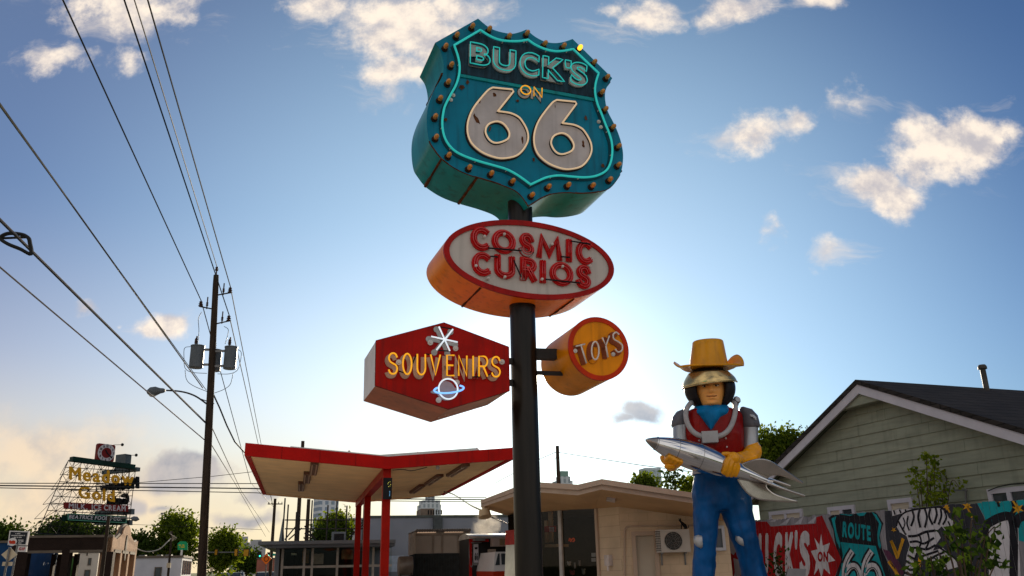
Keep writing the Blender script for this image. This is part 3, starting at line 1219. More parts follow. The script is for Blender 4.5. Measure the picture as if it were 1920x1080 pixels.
# --- the hexagon
HX = sign_plane(830, 690, -18, .45, -1.2)
M = HX.M()
hexagon = thing('hexagon_sign', 'dark red hexagon sign with yellow neon lettering, star and ringed planet', 'sign', HX.pt(0, -.48, -.4))
HP = HX.uvs([(832.7, 605), (705.3, 638.6), (703.7, 723.2), (840.5, 767), (955.2, 732.9), (953.9, 650.3)])
mb = MB()
nv = len(HP)
fr = [M @ V(x, y, -.012) for x, y in HP]
bk = [M @ V(x, y, -.93) for x, y in HP]
for i in range(nv):
    j = (i + 1) % nv
    mb.k = 1 if i in (1, 4) else 0
    mb.face(fr[j], fr[i], bk[i], bk[j])
mb.k = 0
mb.face(*bk[::-1])
mb.build('cabinet', [HEX_SIDE, HEX_END], hexagon, fix=True)
MB().prism(HP, -.012, 0, M, back=False).build('face_panel', HEX_RED, hexagon)
mb = MB()
for i in range(nv):
    a, b = HP[i], HP[(i + 1) % nv]
    mb.tube([M @ V(*a, -.006), M @ V(*b, -.006)], .007, 5)
mb.build('edge_trim', mat('hexagon_trim', (.10, .02, .016), .5, var=.4), hexagon)


def T5(X, Y):
    return (680 + X / 5.141, 590 + Y / 5.143)


tubes, backs = MB(), MB()
ZN = .15
for ch, xa, xb in (('S', 247, 338), ('O', 388, 472), ('U', 527, 604), ('V', 656, 748), ('E', 813, 884), ('N', 926, 1004), ('I', 1045, 1085), ('R', 1122, 1204), ('S', 1242, 1328)):
    tf = lambda x: 371 + .036 * (x - 290)
    bf = lambda x: 571 + .028 * (x - 290)
    q = quad(HX.uv(*T5(xa, bf(xa)), ZN), HX.uv(*T5(xb, bf(xb)), ZN), HX.uv(*T5(xb, tf(xb)), ZN), HX.uv(*T5(xa, tf(xa)), ZN))
    for pts, c in STROKE[ch]:
        pp = [q(*p) for p in pts]
        tubes.tube([M @ V(x, y, ZN) for x, y in pp], .0100, 8, closed=c)
        backs.prism(ribbon(pp, .046, c), .002, .014, M)
backs.build('lettering', BEIGE_LETTER, hexagon, smooth=30)
tubes.build('letter_neon', NEON_YELLOW, hexagon, smooth=True)
tubes, backs = MB(), MB()
for a, b in (((735, 115), (840, 350)), ((870, 140), (712, 340)), ((660, 210), (915, 265))):
    p, q = HX.uv(*T5(*a), .13), HX.uv(*T5(*b), .13)
    tubes.tube([M @ V(*p, .13), M @ V(*q, .13)], .0095, 8)
    backs.prism(ribbon([p, q], .042), .002, .012, M)
    for e in (p, q):
        backs.prism(ell(*e, .036, .036, 14), .002, .010, M)
backs.build('star_backing', LETTER_GREY, hexagon, smooth=30)
tubes.build('star_neon', NEON_WHITE, hexagon, smooth=True)
pc = HX.uv(*T5(825, 716), .12)
pb_ = MB().prism(ell(*pc, .108, .112, 32), .002, .012, M)
pb_.prism(ell(pc[0], pc[1], .18, .035, 32, tilt=8), .002, .010, M)
pb_.build('planet_backing', mat('planet_grey', (.36, .30, .34), .5, var=.2), hexagon, smooth=30)
MB().tube([M @ V(x, y, .12) for x, y in ell(*pc, .110, .116, 36)], .0095, 8, closed=True).build('planet_neon', NEON_WHITE, hexagon, smooth=True)
rc = HX.uv(*T5(833, 718), .15)
MB().tube([M @ V(x, y, .15) for x, y in ell(*rc, .172, .043, 40, 138, 402, tilt=9)], .0105, 8).build('planet_ring_neon', NEON_BLUE, hexagon, smooth=True)
mb = MB()
for X, Y in ((650, 272), (893, 328), (345, 462), (1340, 458), (905, 655), (730, 825)):
    u, v = HX.uv(*T5(X, Y))
    mb.lathe(M @ V(u, v, 0), -HX.n, [(0, .032), (.02, .032), (.02, .014), (.035, .014)], 12)
mb.build_each('tube_support', WHITE_INS, hexagon)
mb = MB()
for py in (660, 702):
    a = HX.pt(*HX.uv(953, py), -.45)
    b = V(AX.x, AX.y, a.z)
    mb.bar(a - HX.u * .04, b, .07, .07)
mb.build_each('bracket', DARK_STEEL, hexagon)
mb = MB()
for (a, b) in (((520, 378), (478, 480)), ((350, 545), (440, 575)), ((1060, 600), (1130, 600)), ((730, 345), (840, 352)), ((745, 118), (865, 140)), ((610, 380), (655, 385)), ((1205, 590), (1240, 560))):
    mb.tube([M @ V(*HX.uv(*T5(*a), .08), .08), M @ V(*HX.uv(*T5(*b), .08), .08)], .008, 5)
mb.build_each('black_jumper', BLACK, hexagon)

# --- the drum
DRM = sign_plane(1121, 655, -18, .5, 0)
M = DRM.M()
drum = thing('drum_sign', 'yellow drum shaped sign with a red rim on a short arm right of the post', 'sign', DRM.pt(.01, -.39, -.5))
R1 = .395
MB().prism(ell(.01, .01, R1, R1, 56), -1.0, -.012, M).build('barrel', DRUM_YELLOW, drum, smooth=30)
MB().prism(ell(.01, .01, .345, .345, 48), -.01, .002, M, back=False).build('face_panel', DRUM_YELLOW, drum)
MB().prism([ell(.01, .01, R1 + .004, R1 + .004, 56), ell(.01, .01, .34, .34, 48)], -.02, .014, M).build('rim', DRUM_RED, drum, smooth=30)


def T3(X, Y):
    return (670 + X / 3.6226, 580 + Y / 3.6226)


tubes, backs = MB(), MB()
toy = [([(1484, 252), (1546, 236)], 0), ([(1519, 244), (1556, 366)], 0), ([T for T in ell(1616, 281, 25, 61, 20, tilt=0)], 1), ([(1664, 192), (1688, 248), (1712, 180)], 0), ([(1688, 248), (1702, 326)], 0), ([(p.x, p.y) for p in catmull([(1778, 172), (1758, 156), (1738, 172), (1744, 204), (1775, 222), (1800, 246), (1796, 280), (1770, 290), (1752, 270)], 4)], 0)]
for pts, c in toy:
    pp = [DRM.uv(*T3(*p), .10) for p in pts]
    tubes.tube([M @ V(x, y, .10) for x, y in pp], .0105, 8, closed=bool(c))
    backs.prism(ribbon(pp, .058, bool(c)), .002, .014, M)
backs.build('lettering', TOYS_RED, drum, smooth=30)
tubes.build('letter_neon', NEON_DULL, drum, smooth=True)
mb = MB()
a = DRM.pt(-.30, .02, -.45)
mb.bar(a, V(AX.x, AX.y, a.z), .11, .13)
mb.bar(a + V(0, 0, -.24), V(AX.x, AX.y, a.z - .24), .04, .05)
mb.build_each('bracket', DARK_STEEL, drum)
mb = MB()
for X, Y in ((1478, 284), (1735, 307)):
    u, v = DRM.uv(*T3(X, Y))
    mb.lathe(M @ V(u, v, 0), -DRM.n, [(0, .026), (.02, .026), (.02, .012), (.03, .012)], 12)
mb.build_each('tube_support', WHITE_INS, drum)

# ------------------------------------------------------------------ left: utility pole, its gear and the wires
WOOD = mat('weathered_pole_wood', (0.040, 0.028, 0.020), 0.85, var=0.45, scale=2, stretch=(9, 9, .5), bump=0.6, bscale=20)
WIRE = mat('wire_black', (0.02, 0.02, 0.02), 0.5)
WIRE_AL = mat('wire_aluminium', (0.32, 0.30, 0.28), 0.35, metal=0.8)
TR_GREY = mat('transformer_grey', (0.10, 0.115, 0.13), 0.4, var=0.12, scale=3)
PORC = mat('porcelain_brown', (0.06, 0.035, 0.03), 0.25)
GALV = mat('galvanised_steel', (0.17, 0.17, 0.17), 0.45, metal=0.5, var=0.2)

PB = at(378, 1080, 35); PT = at(405.5, 512, 35)
dirp = (PT - PB)
PB = PB - dirp * (PB.z / dirp.z)
upole = thing('utility_pole', 'tall dark wooden utility pole with three grey transformers beside the street', 'utility pole', PB)


def polep(py, dx=0.0, dy=0.0):
    """a point on the pole's axis at the height where row py sees it"""
    best = PB
    z0, z1 = 0.0, 16.0
    for _ in range(40):
        z = (z0 + z1) / 2
        P = PB + (PT - PB) * ((z - PB.z) / (PT.z - PB.z))
        v = P - CAM
        yy = 540 - FPX * v.dot(_U) / v.dot(_F)
        if yy > py:
            z0 = z
        else:
            z1 = z
    return P + V(dx, dy, 0)


PTOP = polep(516)
MB().tube([PB + (PTOP - PB) * t for t in (0, .25, .5, .75, .97, 1)], [.185, .17, .155, .14, .125, .11], 16).build('shaft', WOOD, upole, smooth=50)
mb = MB()
mb.tube([PTOP, PTOP + V(0, 0, .25)], .03, 6)
mb.lathe(PTOP + V(0, 0, .2), (0, 0, 1), [(0, .05), (.05, .08), (.10, .05), (.15, .07), (.2, .03)], 10)
mb.build('insulator', PORC, upole, smooth=50)


def arm(py, tx, ty):
    a = polep(py)
    b = at(tx, ty, 35)
    mb = MB().tube([a, b], .03, 6)
    o = mb.build('standoff_arm', DARK_STEEL, upole)
    MB().lathe(b - V(0, 0, .02), (0, 0, 1), [(0, .04), (.05, .11), (.10, .05), (.14, .10), (.19, .05), (.23, .08), (.28, .03)], 10).build('insulator', PORC, o, smooth=50)
    m = a.lerp(b, .55)
    m2 = MB().tube([m + V(0, 0, -.05), m + V(0, 0, .5)], .028, 6)
    m2.lathe(m + V(0, 0, .08), (0, 0, 1), [(0, .03), (.03, .06), (.06, .03), (.09, .06), (.12, .03), (.15, .06), (.18, .03)], 8)
    m2.build('cutout_fuse', PORC, o)
    return b + V(0, 0, .28)


iA = arm(580, 376, 575)
iB = arm(554, 431, 549)
iC = arm(608, 428.5, 602)
for k, (px, ytop, ybot, w, dy, lab) in enumerate(((367, 648, 690, 26, -.05, 'grey transformer can hung on the left side of the utility pole'), (430, 650, 692, 24, -.05, 'grey transformer can hung on the right side of the utility pole'), (402, 656, 696, 22, .40, 'grey transformer can half hidden behind the utility pole'))):
    a, b = at(px, ybot, 35 + dy), at(px, ytop, 35 + dy)
    r = w / 2 * 34.5 / FPX
    t = thing('pole_transformer', lab, 'transformer', (a.x, a.y, a.z), 'transformers on the utility pole')
    h = b.z - a.z
    MB().lathe(a, (0, 0, 1), [(0, r * .9), (.02, r), (h - .06, r), (h - .06, r * 1.05), (h - .01, r * 1.05), (h, r * .8), (h + .04, r * .3)], 20).build('tank', TR_GREY, t, smooth=35)
    mb = MB().tube([b + V(0, 0, .03), b + V(.02, 0, .42)], .035, 6)
    mb.lathe(b + V(0, 0, .08), (0, 0, 1), [(0, .05), (.04, .08), (.08, .05), (.12, .08), (.16, .05), (.2, .07), (.26, .03)], 10)
    mb.build('bushing', PORC, t, smooth=50)
    mb = MB()
    for zz in (.15, h - .18):
        c = polep(670)
        mb.bar(a + V(0, 0, zz), V(c.x + (.12 if px > 395 else -.12), c.y, a.z + zz), .07, .09)
    mb.build_each('mounting_bracket', GALV, t)
for (lab, pts) in (('thin looped lead hanging left of the left transformer', ((357, 650), (346, 653), (345, 672), (347, 690), (360, 698), (388, 700))),
                   ('thin lead drooping under the left transformer to the pole', ((347, 694), (350, 712), (362, 723), (390, 735))),
                   ('looped lead hanging right of the right transformer', ((444, 655), (452, 660), (451, 676), (445, 694), (430, 701), (408, 701))),
                   ('lead drooping from the right transformer down to the pole', ((437, 700), (432, 720), (420, 730), (402, 737))),
                   ('curved jumper wire above the left transformer', ((378, 585), (372, 598), (373, 620), (371, 645))),
                   ('curved jumper wire above the right transformer', ((420, 612), (428, 618), (426, 632), (422, 645)))):
    P = [at(x, y, 34.8) for x, y in pts]
    tag(MB().tube(catmull(P, 6), .013, 5).build('jumper_wire', WIRE, base=P[0]), lab, 'wire', 'jumper wires on the pole')
# street lamp bolted to the pole
la = polep(762)
lamp = thing('street_lamp', 'curved arm street lamp reaching out left from the utility pole', 'street lamp', la)
P = [la] + [at(x, y, 34.9) for x, y in ((372, 746), (355, 738), (335, 733.5), (312, 732))]
MB().tube(catmull(P, 5), .035, 8).build('arm', DARK_STEEL, lamp, smooth=True)
h0, h1 = at(310, 732, 34.9), at(275, 735, 34.9)
ax_ = (h1 - h0)
ln_ = ax_.length
mb = MB().lathe(h0, ax_, [(0, .05), (.08, .10), (.22, .12), (.42, .20), (.62, .19), (.74, .10), (ln_, .02)], 14)
mb.build('lamp_head', TR_GREY, lamp, smooth=50)
MB().ball(h0 + ax_.normalized() * .52 - V(0, 0, .12), (.17, .14, .12), 12, 8).build('lens', mat('lamp_lens', (.5, .5, .46), .2), lamp, smooth=True)
MB().tube([at(401.7, 757, 34.9), at(372, 746.5, 34.9)], .02, 5).build_each('brace', DARK_STEEL, lamp)


def wire(label, pts, r=.018, m=None, sag=0.0, group='overhead wires', n=14):
    P = [Vector(p) for p in pts]
    if len(P) == 2:
        P = [P[0].lerp(P[1], k / n) - V(0, 0, 4 * sag * (k / n) * (1 - k / n)) for k in range(n + 1)]
    return tag(MB().tube(P, r, 5).build('power_line', m or WIRE, base=P[0]), label, 'power line', group)


def toward(p_far, px, py, z, ext=.35):
    """a wire from p_far through the sighting (px, py) at height z, run on past it"""
    q = atz(px, py, z)
    return [q + (q - p_far) * ext, p_far]


wire('upper wire from the top left edge to the left insulator of the utility pole', toward(iA, 118, 0, 14.2), .022)
wire('upper wire from the top edge to the lower right insulator of the utility pole', toward(iC, 233, 0, 14.6), .022)
wire('thin upper wire from the top edge to the tip of the utility pole', toward(PTOP + V(0, 0, .4), 252, 0, 15.0), .017)
wire('upper wire from the top edge to the upper right insulator of the utility pole', toward(iB, 277, 0, 14.9), .022)
e5 = polep(728, -.3, -.1)
wire('bright twin wire from the left edge down to the pole below the transformers', toward(e5, 0, 195, 10.6, .5), .024, WIRE_AL)
wire('dark twin wire beside the bright one, ending below the transformers', toward(e5 + V(.16, 0, -.1), 0, 199, 10.6, .5), .014)
e6 = polep(793, -.1, -.1)
w6 = toward(e6, 0, 411, 8.9, .5)
wire('thick bright telephone cable with the slack loop, from the left edge to the pole', w6, .03, WIRE_AL)
wire('black cable strapped under the bright telephone cable', [p + V(.03, 0, -.06) for p in w6], .022)
e7 = polep(826, -.1, -.1)
wire('lowest bright cable from the left edge to the pole', toward(e7, 0, 501, 8.3, .5), .022, WIRE_AL)
# slack loop on the telephone cable
d6 = (w6[1] - w6[0]).normalized()


def on6(px, py):
    """nearest point of the telephone cable to that sighting"""
    best, bp = 1e9, None
    for k in range(400):
        P = w6[0].lerp(w6[1], k / 400)
        v = P - CAM
        if v.dot(_F) < .5:
            continue
        e = (960 + FPX * v.dot(_X) / v.dot(_F) - px) ** 2
        if e < best:
            best, bp = e, P
    return bp


c0, c1 = on6(56, 470), on6(25, 440)
yl = (c0.y + c1.y) / 2
lp = [at(x, y, yl) for x, y in ((58, 476), (56, 455), (53, 446), (42, 440), (18, 437.5), (3, 443), (2, 449), (16, 458), (38, 467))]
tag(MB().tube(catmull(lp, 5, True), .045, 6, closed=True).tube([at(3, 447, yl), at(50, 445, yl)], .03, 5).build('cable_loop', WIRE, base=lp[0]), 'black slack loop of cable hung on the telephone line at the left edge', 'cable loop')
# beyond the pole
wire('thick black service cable from the pole down behind the red canopy', [polep(737, .1), at(412, 765, 36), at(425, 797, 37.5), at(440, 828, 39.5), at(458, 848, 42)], .035)
far = at(530, 1000, 120)
for p0, t, lab in ((iB, (489, 830), 'wire going on from the upper right insulator towards the far pole'), (iC, (484, 832), 'wire going on from the lower right insulator towards the far pole'), (iA, (470, 905), 'wire going on from the left insulator towards the far pole')):
    q = at(*t, 70)
    wire(lab, [p0, q, at(512, 950, 118)], .022)
wire('low wire going on behind the pole towards the far street', [polep(790), at(452, 920, 80), at(505, 998, 125)], .022)
wire('lowest wire going on behind the pole towards the far street', [polep(824), at(440, 905, 80), at(498, 1006, 125)], .022)
for k, (ya, yb, r, lab) in enumerate(((906, 906.8, .03, 'upper of the three level wires across the street by the dairy sign'), (910, 916, .045, 'thick middle one of the three level wires across the street'), (914, 924, .03, 'lower of the three level wires across the street'))):
    a, b = at(-40, ya, 56), at(480, yb, 62)
    c = at(912, 933 + 4.0 * k, 66)
    wire(lab, [a, b, at(700, 931 + 4 * k, 64), c], r)
wire('thin wire with small insulators between the street and the canopy', [at(259, 905, 60), at(400, 893, 61), at(470, 885, 61), at(520, 880, 61)], .02)
wire('very thin low wire above the tree tops', [at(240, 983, 90), at(490, 993, 92)], .02)

# far wooden poles
def wood_pole(label, px, ytop, Y, r, cross=None, bx=None):
    P = at(px, ytop, Y)
    b = V(P.x, P.y, 0) if bx is None else V(at(bx, 1080, Y).x, P.y, 0)
    t = thing('wooden_pole', label, 'utility pole', b, 'wooden poles beyond the canopy')
    MB().tube([b, P], [r * 1.15, r * .85], 10).build('shaft', WOOD, t, smooth=50)
    for (yy, w) in cross or ():
        c = at(px, yy, Y)
        mb = MB().bar(c - GH * w, c + GH * w, .12, .14)
        o = mb.build('crossarm', WOOD, t)
        mb = MB()
        for s_ in (-.9, -.45, .45, .9):
            mb.tube([c + GH * w * s_, c + GH * w * s_ + V(0, 0, .3)], .05, 6)
        mb.build('insulator', PORC, o)
    return t


wood_pole('distant pole with two crossarms over the street', 516, 935, 120, .22, ((945, 1.0),))
wood_pole('bare weathered pole that rises above the canopy roof', 568, 827, 52, .12)
wood_pole('shorter pinkish bare pole right of the taller one', 579, 936, 50, .115)
wood_pole('thin dark pole rising behind the tan shop', 1045, 836, 48, .12)
wire('wire from the pole behind the shop to the right behind the statue', [at(1046, 848, 48), at(1110, 858, 46), at(1200, 872, 43), at(1300, 885, 40), at(1420, 893, 36)], .018)
wire('short wire from the sign post side up to the pole behind the shop', [at(930, 905, 60), at(1016, 859, 50), at(1044, 847, 48)], .02)
wire('guy wire dropping left from the pole behind the shop', [at(1045, 850, 48), at(1028, 900, 47)], .014)

# ------------------------------------------------------------------ dairy sign on its lattice tower
LATT = mat('lattice_steel', (0.012, 0.014, 0.015), 0.5, var=.3)
LGOLD = mat('gold_letter', (0.66, 0.34, 0.02), 0.4, var=0.12, scale=1.0)
LRED = mat('board_red', (0.16, 0.014, 0.014), 0.5, var=.2, scale=1)
LGREEN = mat('board_green', (0.006, 0.028, 0.022), 0.5, var=.3, scale=1)
LWHITE = mat('board_white', (0.50, 0.48, 0.52), 0.5, var=.06)
SGREY = mat('sign_back_grey', (0.09, 0.11, 0.12), 0.5, var=.2, scale=1)
MY = 64
ms = Pl(at(190, 930, MY), -53)
M = ms.M()


def z1(X, Y):
    return (X / 3.856, 800 + Y / 3.856)


def mq(x0, y0, x1, y1, yo0=None, yo1=None):
    pass


dairy = thing('rooftop_sign', 'old dairy sign of gold letters on a steel lattice above the brick pavilion', 'rooftop sign', V(*ms.pt(0, 0, 0)[:2], 3.0))


def muv(X, Y, w=0.0):
    return ms.uv(*z1(X, Y), w)


def mword(s, x0, x1, top0, bot0, top1, bot1, depth, name, m, bold, italic=0.0, gap=.16, w=.1):
    mb = MB()
    q = quad(muv(x0, bot0, w), muv(x1, bot1, w), muv(x1, top1, w), muv(x0, top0, w))
    print_word(mb, s, q, w - depth, w, M, bold, gap, italic)
    return mb.build(name, m, dairy)


mword('Meadow', 503, 968, 288, 378, 335, 424, .09, 'script_lettering', LGOLD, .042, gap=.18)
mword('Gold', 570, 832, 428, 512, 462, 542, .09, 'script_lettering', LGOLD, .042, gap=.18)
bq = [muv(472, 546), muv(474, 592), muv(925, 616), muv(925, 570)]
redb = MB().prism(bq, -.3, .06, M).build('red_board', LRED, dairy)
mb = MB()
print_word(mb, 'MILK.', quad(muv(497, 588, .08), muv(632, 598, .08), muv(632, 562, .08), muv(499, 553, .08)), .06, .09, M, .03, .22)
print_word(mb, 'ICE CREAM', quad(muv(664, 600, .08), muv(908, 610, .08), muv(908, 573, .08), muv(664, 562, .08)), .06, .09, M, .03, .2)
mb.build('board_lettering', LWHITE, redb)
gq = [muv(488, 630), muv(490, 674), muv(908, 696), muv(908, 650)]
grb = MB().prism(gq, -.3, .06, M).prism([muv(465, 640), muv(470, 680), muv(940, 712), muv(944, 676)], -.45, -.31, M).build('green_board', LGREEN, dairy)
mb = MB()
print_word(mb, 'BEATRICE FOODS CO.', quad(muv(497, 663, .08), muv(882, 681, .08), muv(884, 652, .08), muv(500, 637, .08)), .06, .09, M, .02, .2, italic=.18)
mb.build('board_lettering', LWHITE, grb)
mb = MB()
for a, b in ((0, 1), (1, 2), (2, 3), (3, 0)):
    mb.tube([M @ V(*gq[a], .08), M @ V(*gq[b], .08)], .03, 5)
mb.build('board_edge', mat('green_neon_edge', (.10, .3, .22), .4), grb)
# clock
cq = [muv(707, 120), muv(695, 240), muv(820, 254), muv(833, 135)]
ck = MB().prism([muv(716, 120), muv(708, 128), muv(696, 232), muv(702, 240), muv(812, 256), muv(820, 248), muv(833, 144), muv(826, 134)], -.28, .05, M).build('clock', LRED, dairy)
cc = muv(766, 190)
ra = (muv(827, 195)[0] - muv(704, 186)[0]) / 2
rb_ = (muv(766, 126)[1] - muv(766, 255)[1]) / 2
fc = MB().prism(ell(*cc, ra, rb_, 40), .05, .09, M).build('clock_face', LWHITE, ck)
MB().prism(ell(*cc, ra * .58, rb_ * .58, 32), .09, .11, M).build('clock_centre', LRED, fc)
mb = MB()
for h in range(1, 13):
    a = rad(90 - 30 * h)
    x, y = cc[0] + ra * .79 * math.cos(a), cc[1] + rb_ * .79 * math.sin(a)
    sy_ = rb_ * .125
    sx_ = sy_ * letter_shapes(str(h), .05, .16, 0)[1] * .8
    print_word(mb, str(h), quad((x - sx_, y - sy_), (x + sx_, y - sy_), (x + sx_, y + sy_), (x - sx_, y + sy_)), .09, .105, M, .05)
mb.build('clock_numerals', BLACK, fc)
mb = MB()
for a, l_ in ((-38, .85), (118, .4)):
    mb.tube([M @ V(cc[0], cc[1], .13), M @ V(cc[0] + ra * l_ * math.cos(rad(a)), cc[1] + rb_ * l_ * math.sin(rad(a)), .13)], .045, 5)
mb.build_each('clock_hand', BLACK, fc)
# lattice: the boards' beams, the front truss with its sloping left edge, and the rear legs
tb = MB()
a, b = muv(520, 233), muv(970, 292)
tb.bar(M @ V(*a, -.1), M @ V(*b, -.1), .55, .34)
tb.build('top_beam', LGREEN, dairy)
rows = [238, 292, 345, 398, 452, 505, 558, 612, 668, 724, 780]


def left_x(Y):
    return 522 - (Y - 228) * .415


def top_slant(X, Y):
    return Y + (X - 520) * .06


lt = MB()
cols = 9
grid = []
for Y in rows:
    xs = [left_x(Y) + (962 - (Y - 228) * .06 - left_x(Y)) * k / cols for k in range(cols + 1)]
    grid.append([M @ V(*muv(x, top_slant(x, Y)), -.45) for x in xs])
for i, r_ in enumerate(grid):
    for k in range(cols):
        lt.tube([r_[k], r_[k + 1]], .026, 4)
    if i:
        for k in range(cols + 1):
            lt.tube([grid[i - 1][k], r_[k]], .034 if k in (0, cols) else .022, 4)
            if k < cols:
                a, b = (grid[i - 1][k], r_[k + 1]) if (i + k) % 2 else (grid[i - 1][k + 1], r_[k])
                lt.tube([a, b], .020, 4)
lt.build('front_lattice', LATT, dairy)
lt = MB()
for k in range(0, cols + 1, 1):
    for i in (0, 2, 4, 6, 8):
        a = grid[i][k]
        b = a - V(ms.n.x, ms.n.y, 0) * -(1.0 + i * .18) + V(0, 0, -1.0)
        lt.tube([a, b], .02, 4)
        if i + 2 < len(grid):
            lt.tube([b, grid[i + 2][k]], .02, 4)
lt.build_each('brace', LATT, dairy)
# the other face of the V, seen from behind
apex = M @ V(*muv(985, 330), -.6)
m2 = Pl(V(apex.x, apex.y, 0), 5 + 12)
uu = Pl(apex, 20)
M2 = uu.M()


def buv(X, Y):
    return uu.uv(*z1(X, Y))


bb_ = MB()
bb_.bar(M2 @ V(*buv(748, 332), 0), M2 @ V(*buv(1000, 308), 0), .4, .3)
bb_.prism([buv(845, 205), buv(832, 330), buv(905, 330), buv(917, 205), buv(912, 197)], -.5, .1, M2)
bb_.prism([buv(690, 612), buv(690, 640), buv(958, 634), buv(960, 594)], -.2, .1, M2)
bb_.prism([buv(690, 680), buv(690, 712), buv(944, 712), buv(946, 674)], -.2, .1, M2)
bb_.build_each('rear_face_board', SGREY, dairy)
mb = MB()
print_word(mb, 'Meadow', quad(buv(988, 440), buv(715, 462), buv(715, 410), buv(988, 362)), -.3, 0, M2, .06)
print_word(mb, 'Gold', quad(buv(915, 556), buv(770, 566), buv(770, 515), buv(915, 480)), -.3, 0, M2, .06)
mb.build('rear_lettering', BLACK, dairy)
lt = MB()
rr = []
for Y in (322, 380, 440, 500, 560, 620, 690, 790):
    rr.append([M2 @ V(*buv(x, Y + (985 - x) * .03), .1) for x in (985 - (Y - 322) * .12 - k * 45 for k in range(7))])
for i, r_ in enumerate(rr):
    for k in range(6):
        lt.tube([r_[k], r_[k + 1]], .024, 4)
    if i:
        for k in range(7):
            lt.tube([rr[i - 1][k], r_[k]], .03 if k == 0 else .022, 4)
            if k < 6:
                lt.tube([rr[i - 1][k], r_[k + 1]] if (i + k) % 2 else [rr[i - 1][k + 1], r_[k]], .018, 4)
lt.build('rear_lattice', LATT, dairy)
for X, Y, x1, y1 in ((830, 130, 855, 136), (918, 205, 955, 211)):
    l_ = MB().tube([M @ V(*muv(X, Y), -.2), M @ V(*muv(x1, y1), .6)], .02, 4)
    l_.ball(M @ V(*muv(x1, y1), .6), .12, 8, 6)
    l_.build('flood_lamp', LATT, dairy)
# its service lamp arm, a separate street lamp on the brown pole before the pavilion
bp_t, bp_b = at(204, 968, 50), at(190, 1080, 50)
bp_b = bp_b - (bp_t - bp_b) * (bp_b.z / (bp_t - bp_b).z)
lp2 = thing('lamp_post', 'slim brown lamp post with one arm in front of the pavilion corner', 'street lamp', bp_b)
MB().tube([bp_b, bp_t], [.13, .09], 10).build('shaft', WOOD, lp2, smooth=50)
MB().tube([at(205, 972, 50), at(236, 971, 50), at(248, 972, 50)], .04, 6).build('arm', GALV, lp2)
e0, e1 = at(246, 971.5, 50), at(261, 974, 50)
MB().lathe(e0, e1 - e0, [(0, .05), (.12, .13), (.32, .14), ((e1 - e0).length, .03)], 10).build('lamp_head', TR_GREY, lp2, smooth=50)

# ------------------------------------------------------------------ brick pavilion at the left edge
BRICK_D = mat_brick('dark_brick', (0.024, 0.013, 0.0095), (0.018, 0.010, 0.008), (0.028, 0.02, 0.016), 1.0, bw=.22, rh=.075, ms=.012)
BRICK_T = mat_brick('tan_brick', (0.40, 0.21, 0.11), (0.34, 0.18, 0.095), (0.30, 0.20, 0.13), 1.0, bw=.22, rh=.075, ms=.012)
STONE = mat('cast_stone', (0.13, 0.105, 0.082), .8, var=.15, scale=2)
pv = Pl(at(208, 1040, 55), -15)
pvc = V(pv.P.x, pv.P.y, 0)
pav = thing('brick_pavilion', 'open brick pavilion with square pillars and a curved parapet at the left edge', 'pavilion', pvc)
pv = Pl(pvc, -15)
M = pv.M()


def pu(px, py):
    return pv.uv(px, py)


topv = pu(200, 1006.5)[1]
beamv = pu(200, 1034.5)[1]
u_l = pu(20, 1040)[0]
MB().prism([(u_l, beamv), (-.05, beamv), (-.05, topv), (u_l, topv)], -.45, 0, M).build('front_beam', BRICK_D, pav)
mb = MB().prism([(u_l, topv - .02), (0.0, topv - .02), (0.0, topv + .12), (u_l, topv + .12)], -.5, .06, M)
for xa, xb in ((52, 116), (131, 193)):
    a, b = pu(xa, 1034)[0], pu(xb, 1034)[0]
    mb.prism([(a, beamv - .03), (b, beamv - .03), (b, beamv + .13), (a, beamv + .13)], -.4, .04, M)
mb.build('stone_band', STONE, pav)
for xa, xb in ((28, 52), (116, 131), (193, 212)):
    a, b = pu(xa, 1040)[0], pu(xb, 1040)[0]
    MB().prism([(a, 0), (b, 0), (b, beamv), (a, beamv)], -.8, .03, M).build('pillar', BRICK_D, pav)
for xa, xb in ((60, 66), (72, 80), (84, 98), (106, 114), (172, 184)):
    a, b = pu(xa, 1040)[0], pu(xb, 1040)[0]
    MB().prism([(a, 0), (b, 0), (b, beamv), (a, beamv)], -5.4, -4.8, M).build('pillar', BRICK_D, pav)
# the end wall with the curved parapet, facing the street
pe = Pl(pvc + pv.u * .0, -105)
Me = pe.M()


def eu(px, py):
    return pe.uv(px, py)


ht = eu(214, 1007)[1]
wx = eu(256, 1040)[0]
par = [(0, beamv), (wx, beamv), (wx, ht + .05), (wx * .86, ht - .1), (wx * .74, ht + .15)] + [(wx * (.50 + .17 * math.cos(rad(a))), ht + .2 + .75 * math.sin(rad(a))) for a in range(10, 171, 16)] + [(wx * .26, ht + .15), (wx * .14, ht - .1), (0, ht + .05)]
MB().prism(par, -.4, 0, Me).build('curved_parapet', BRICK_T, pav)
mb = MB()
cop = par[2:]
mb.tube([Me @ V(x, y, -.2) for x, y in cop], .12, 6)
mb.prism(ell(wx * .49, ht - .55, .26, .85, 16), 0, .06, Me)
mb.build('parapet_coping', STONE, pav)
for k in range(4):
    c_ = wx * (0.06 + .293 * k)
    MB().prism([(c_ - .32, 0), (c_ + .32, 0), (c_ + .32, beamv), (c_ - .32, beamv)], -.7, .03, Me).build('end_pillar', BRICK_T, pav)
mb = MB()
for k in range(3):
    a, b = wx * (0.06 + .293 * k) + .33, wx * (0.06 + .293 * (k + 1)) - .33
    mb.prism([(a, beamv - .03), (b, beamv - .03), (b, beamv + .16), (a, beamv + .16)], -.45, .05, Me)
mb.build('lintel', STONE, pav)
mb = MB()
mb.prism([(u_l, topv - .5), (-.45, topv - .5), (-.45, topv - .35), (u_l, topv - .35)], -wx, -.45, M)
mb.build('roof', STONE, pav)
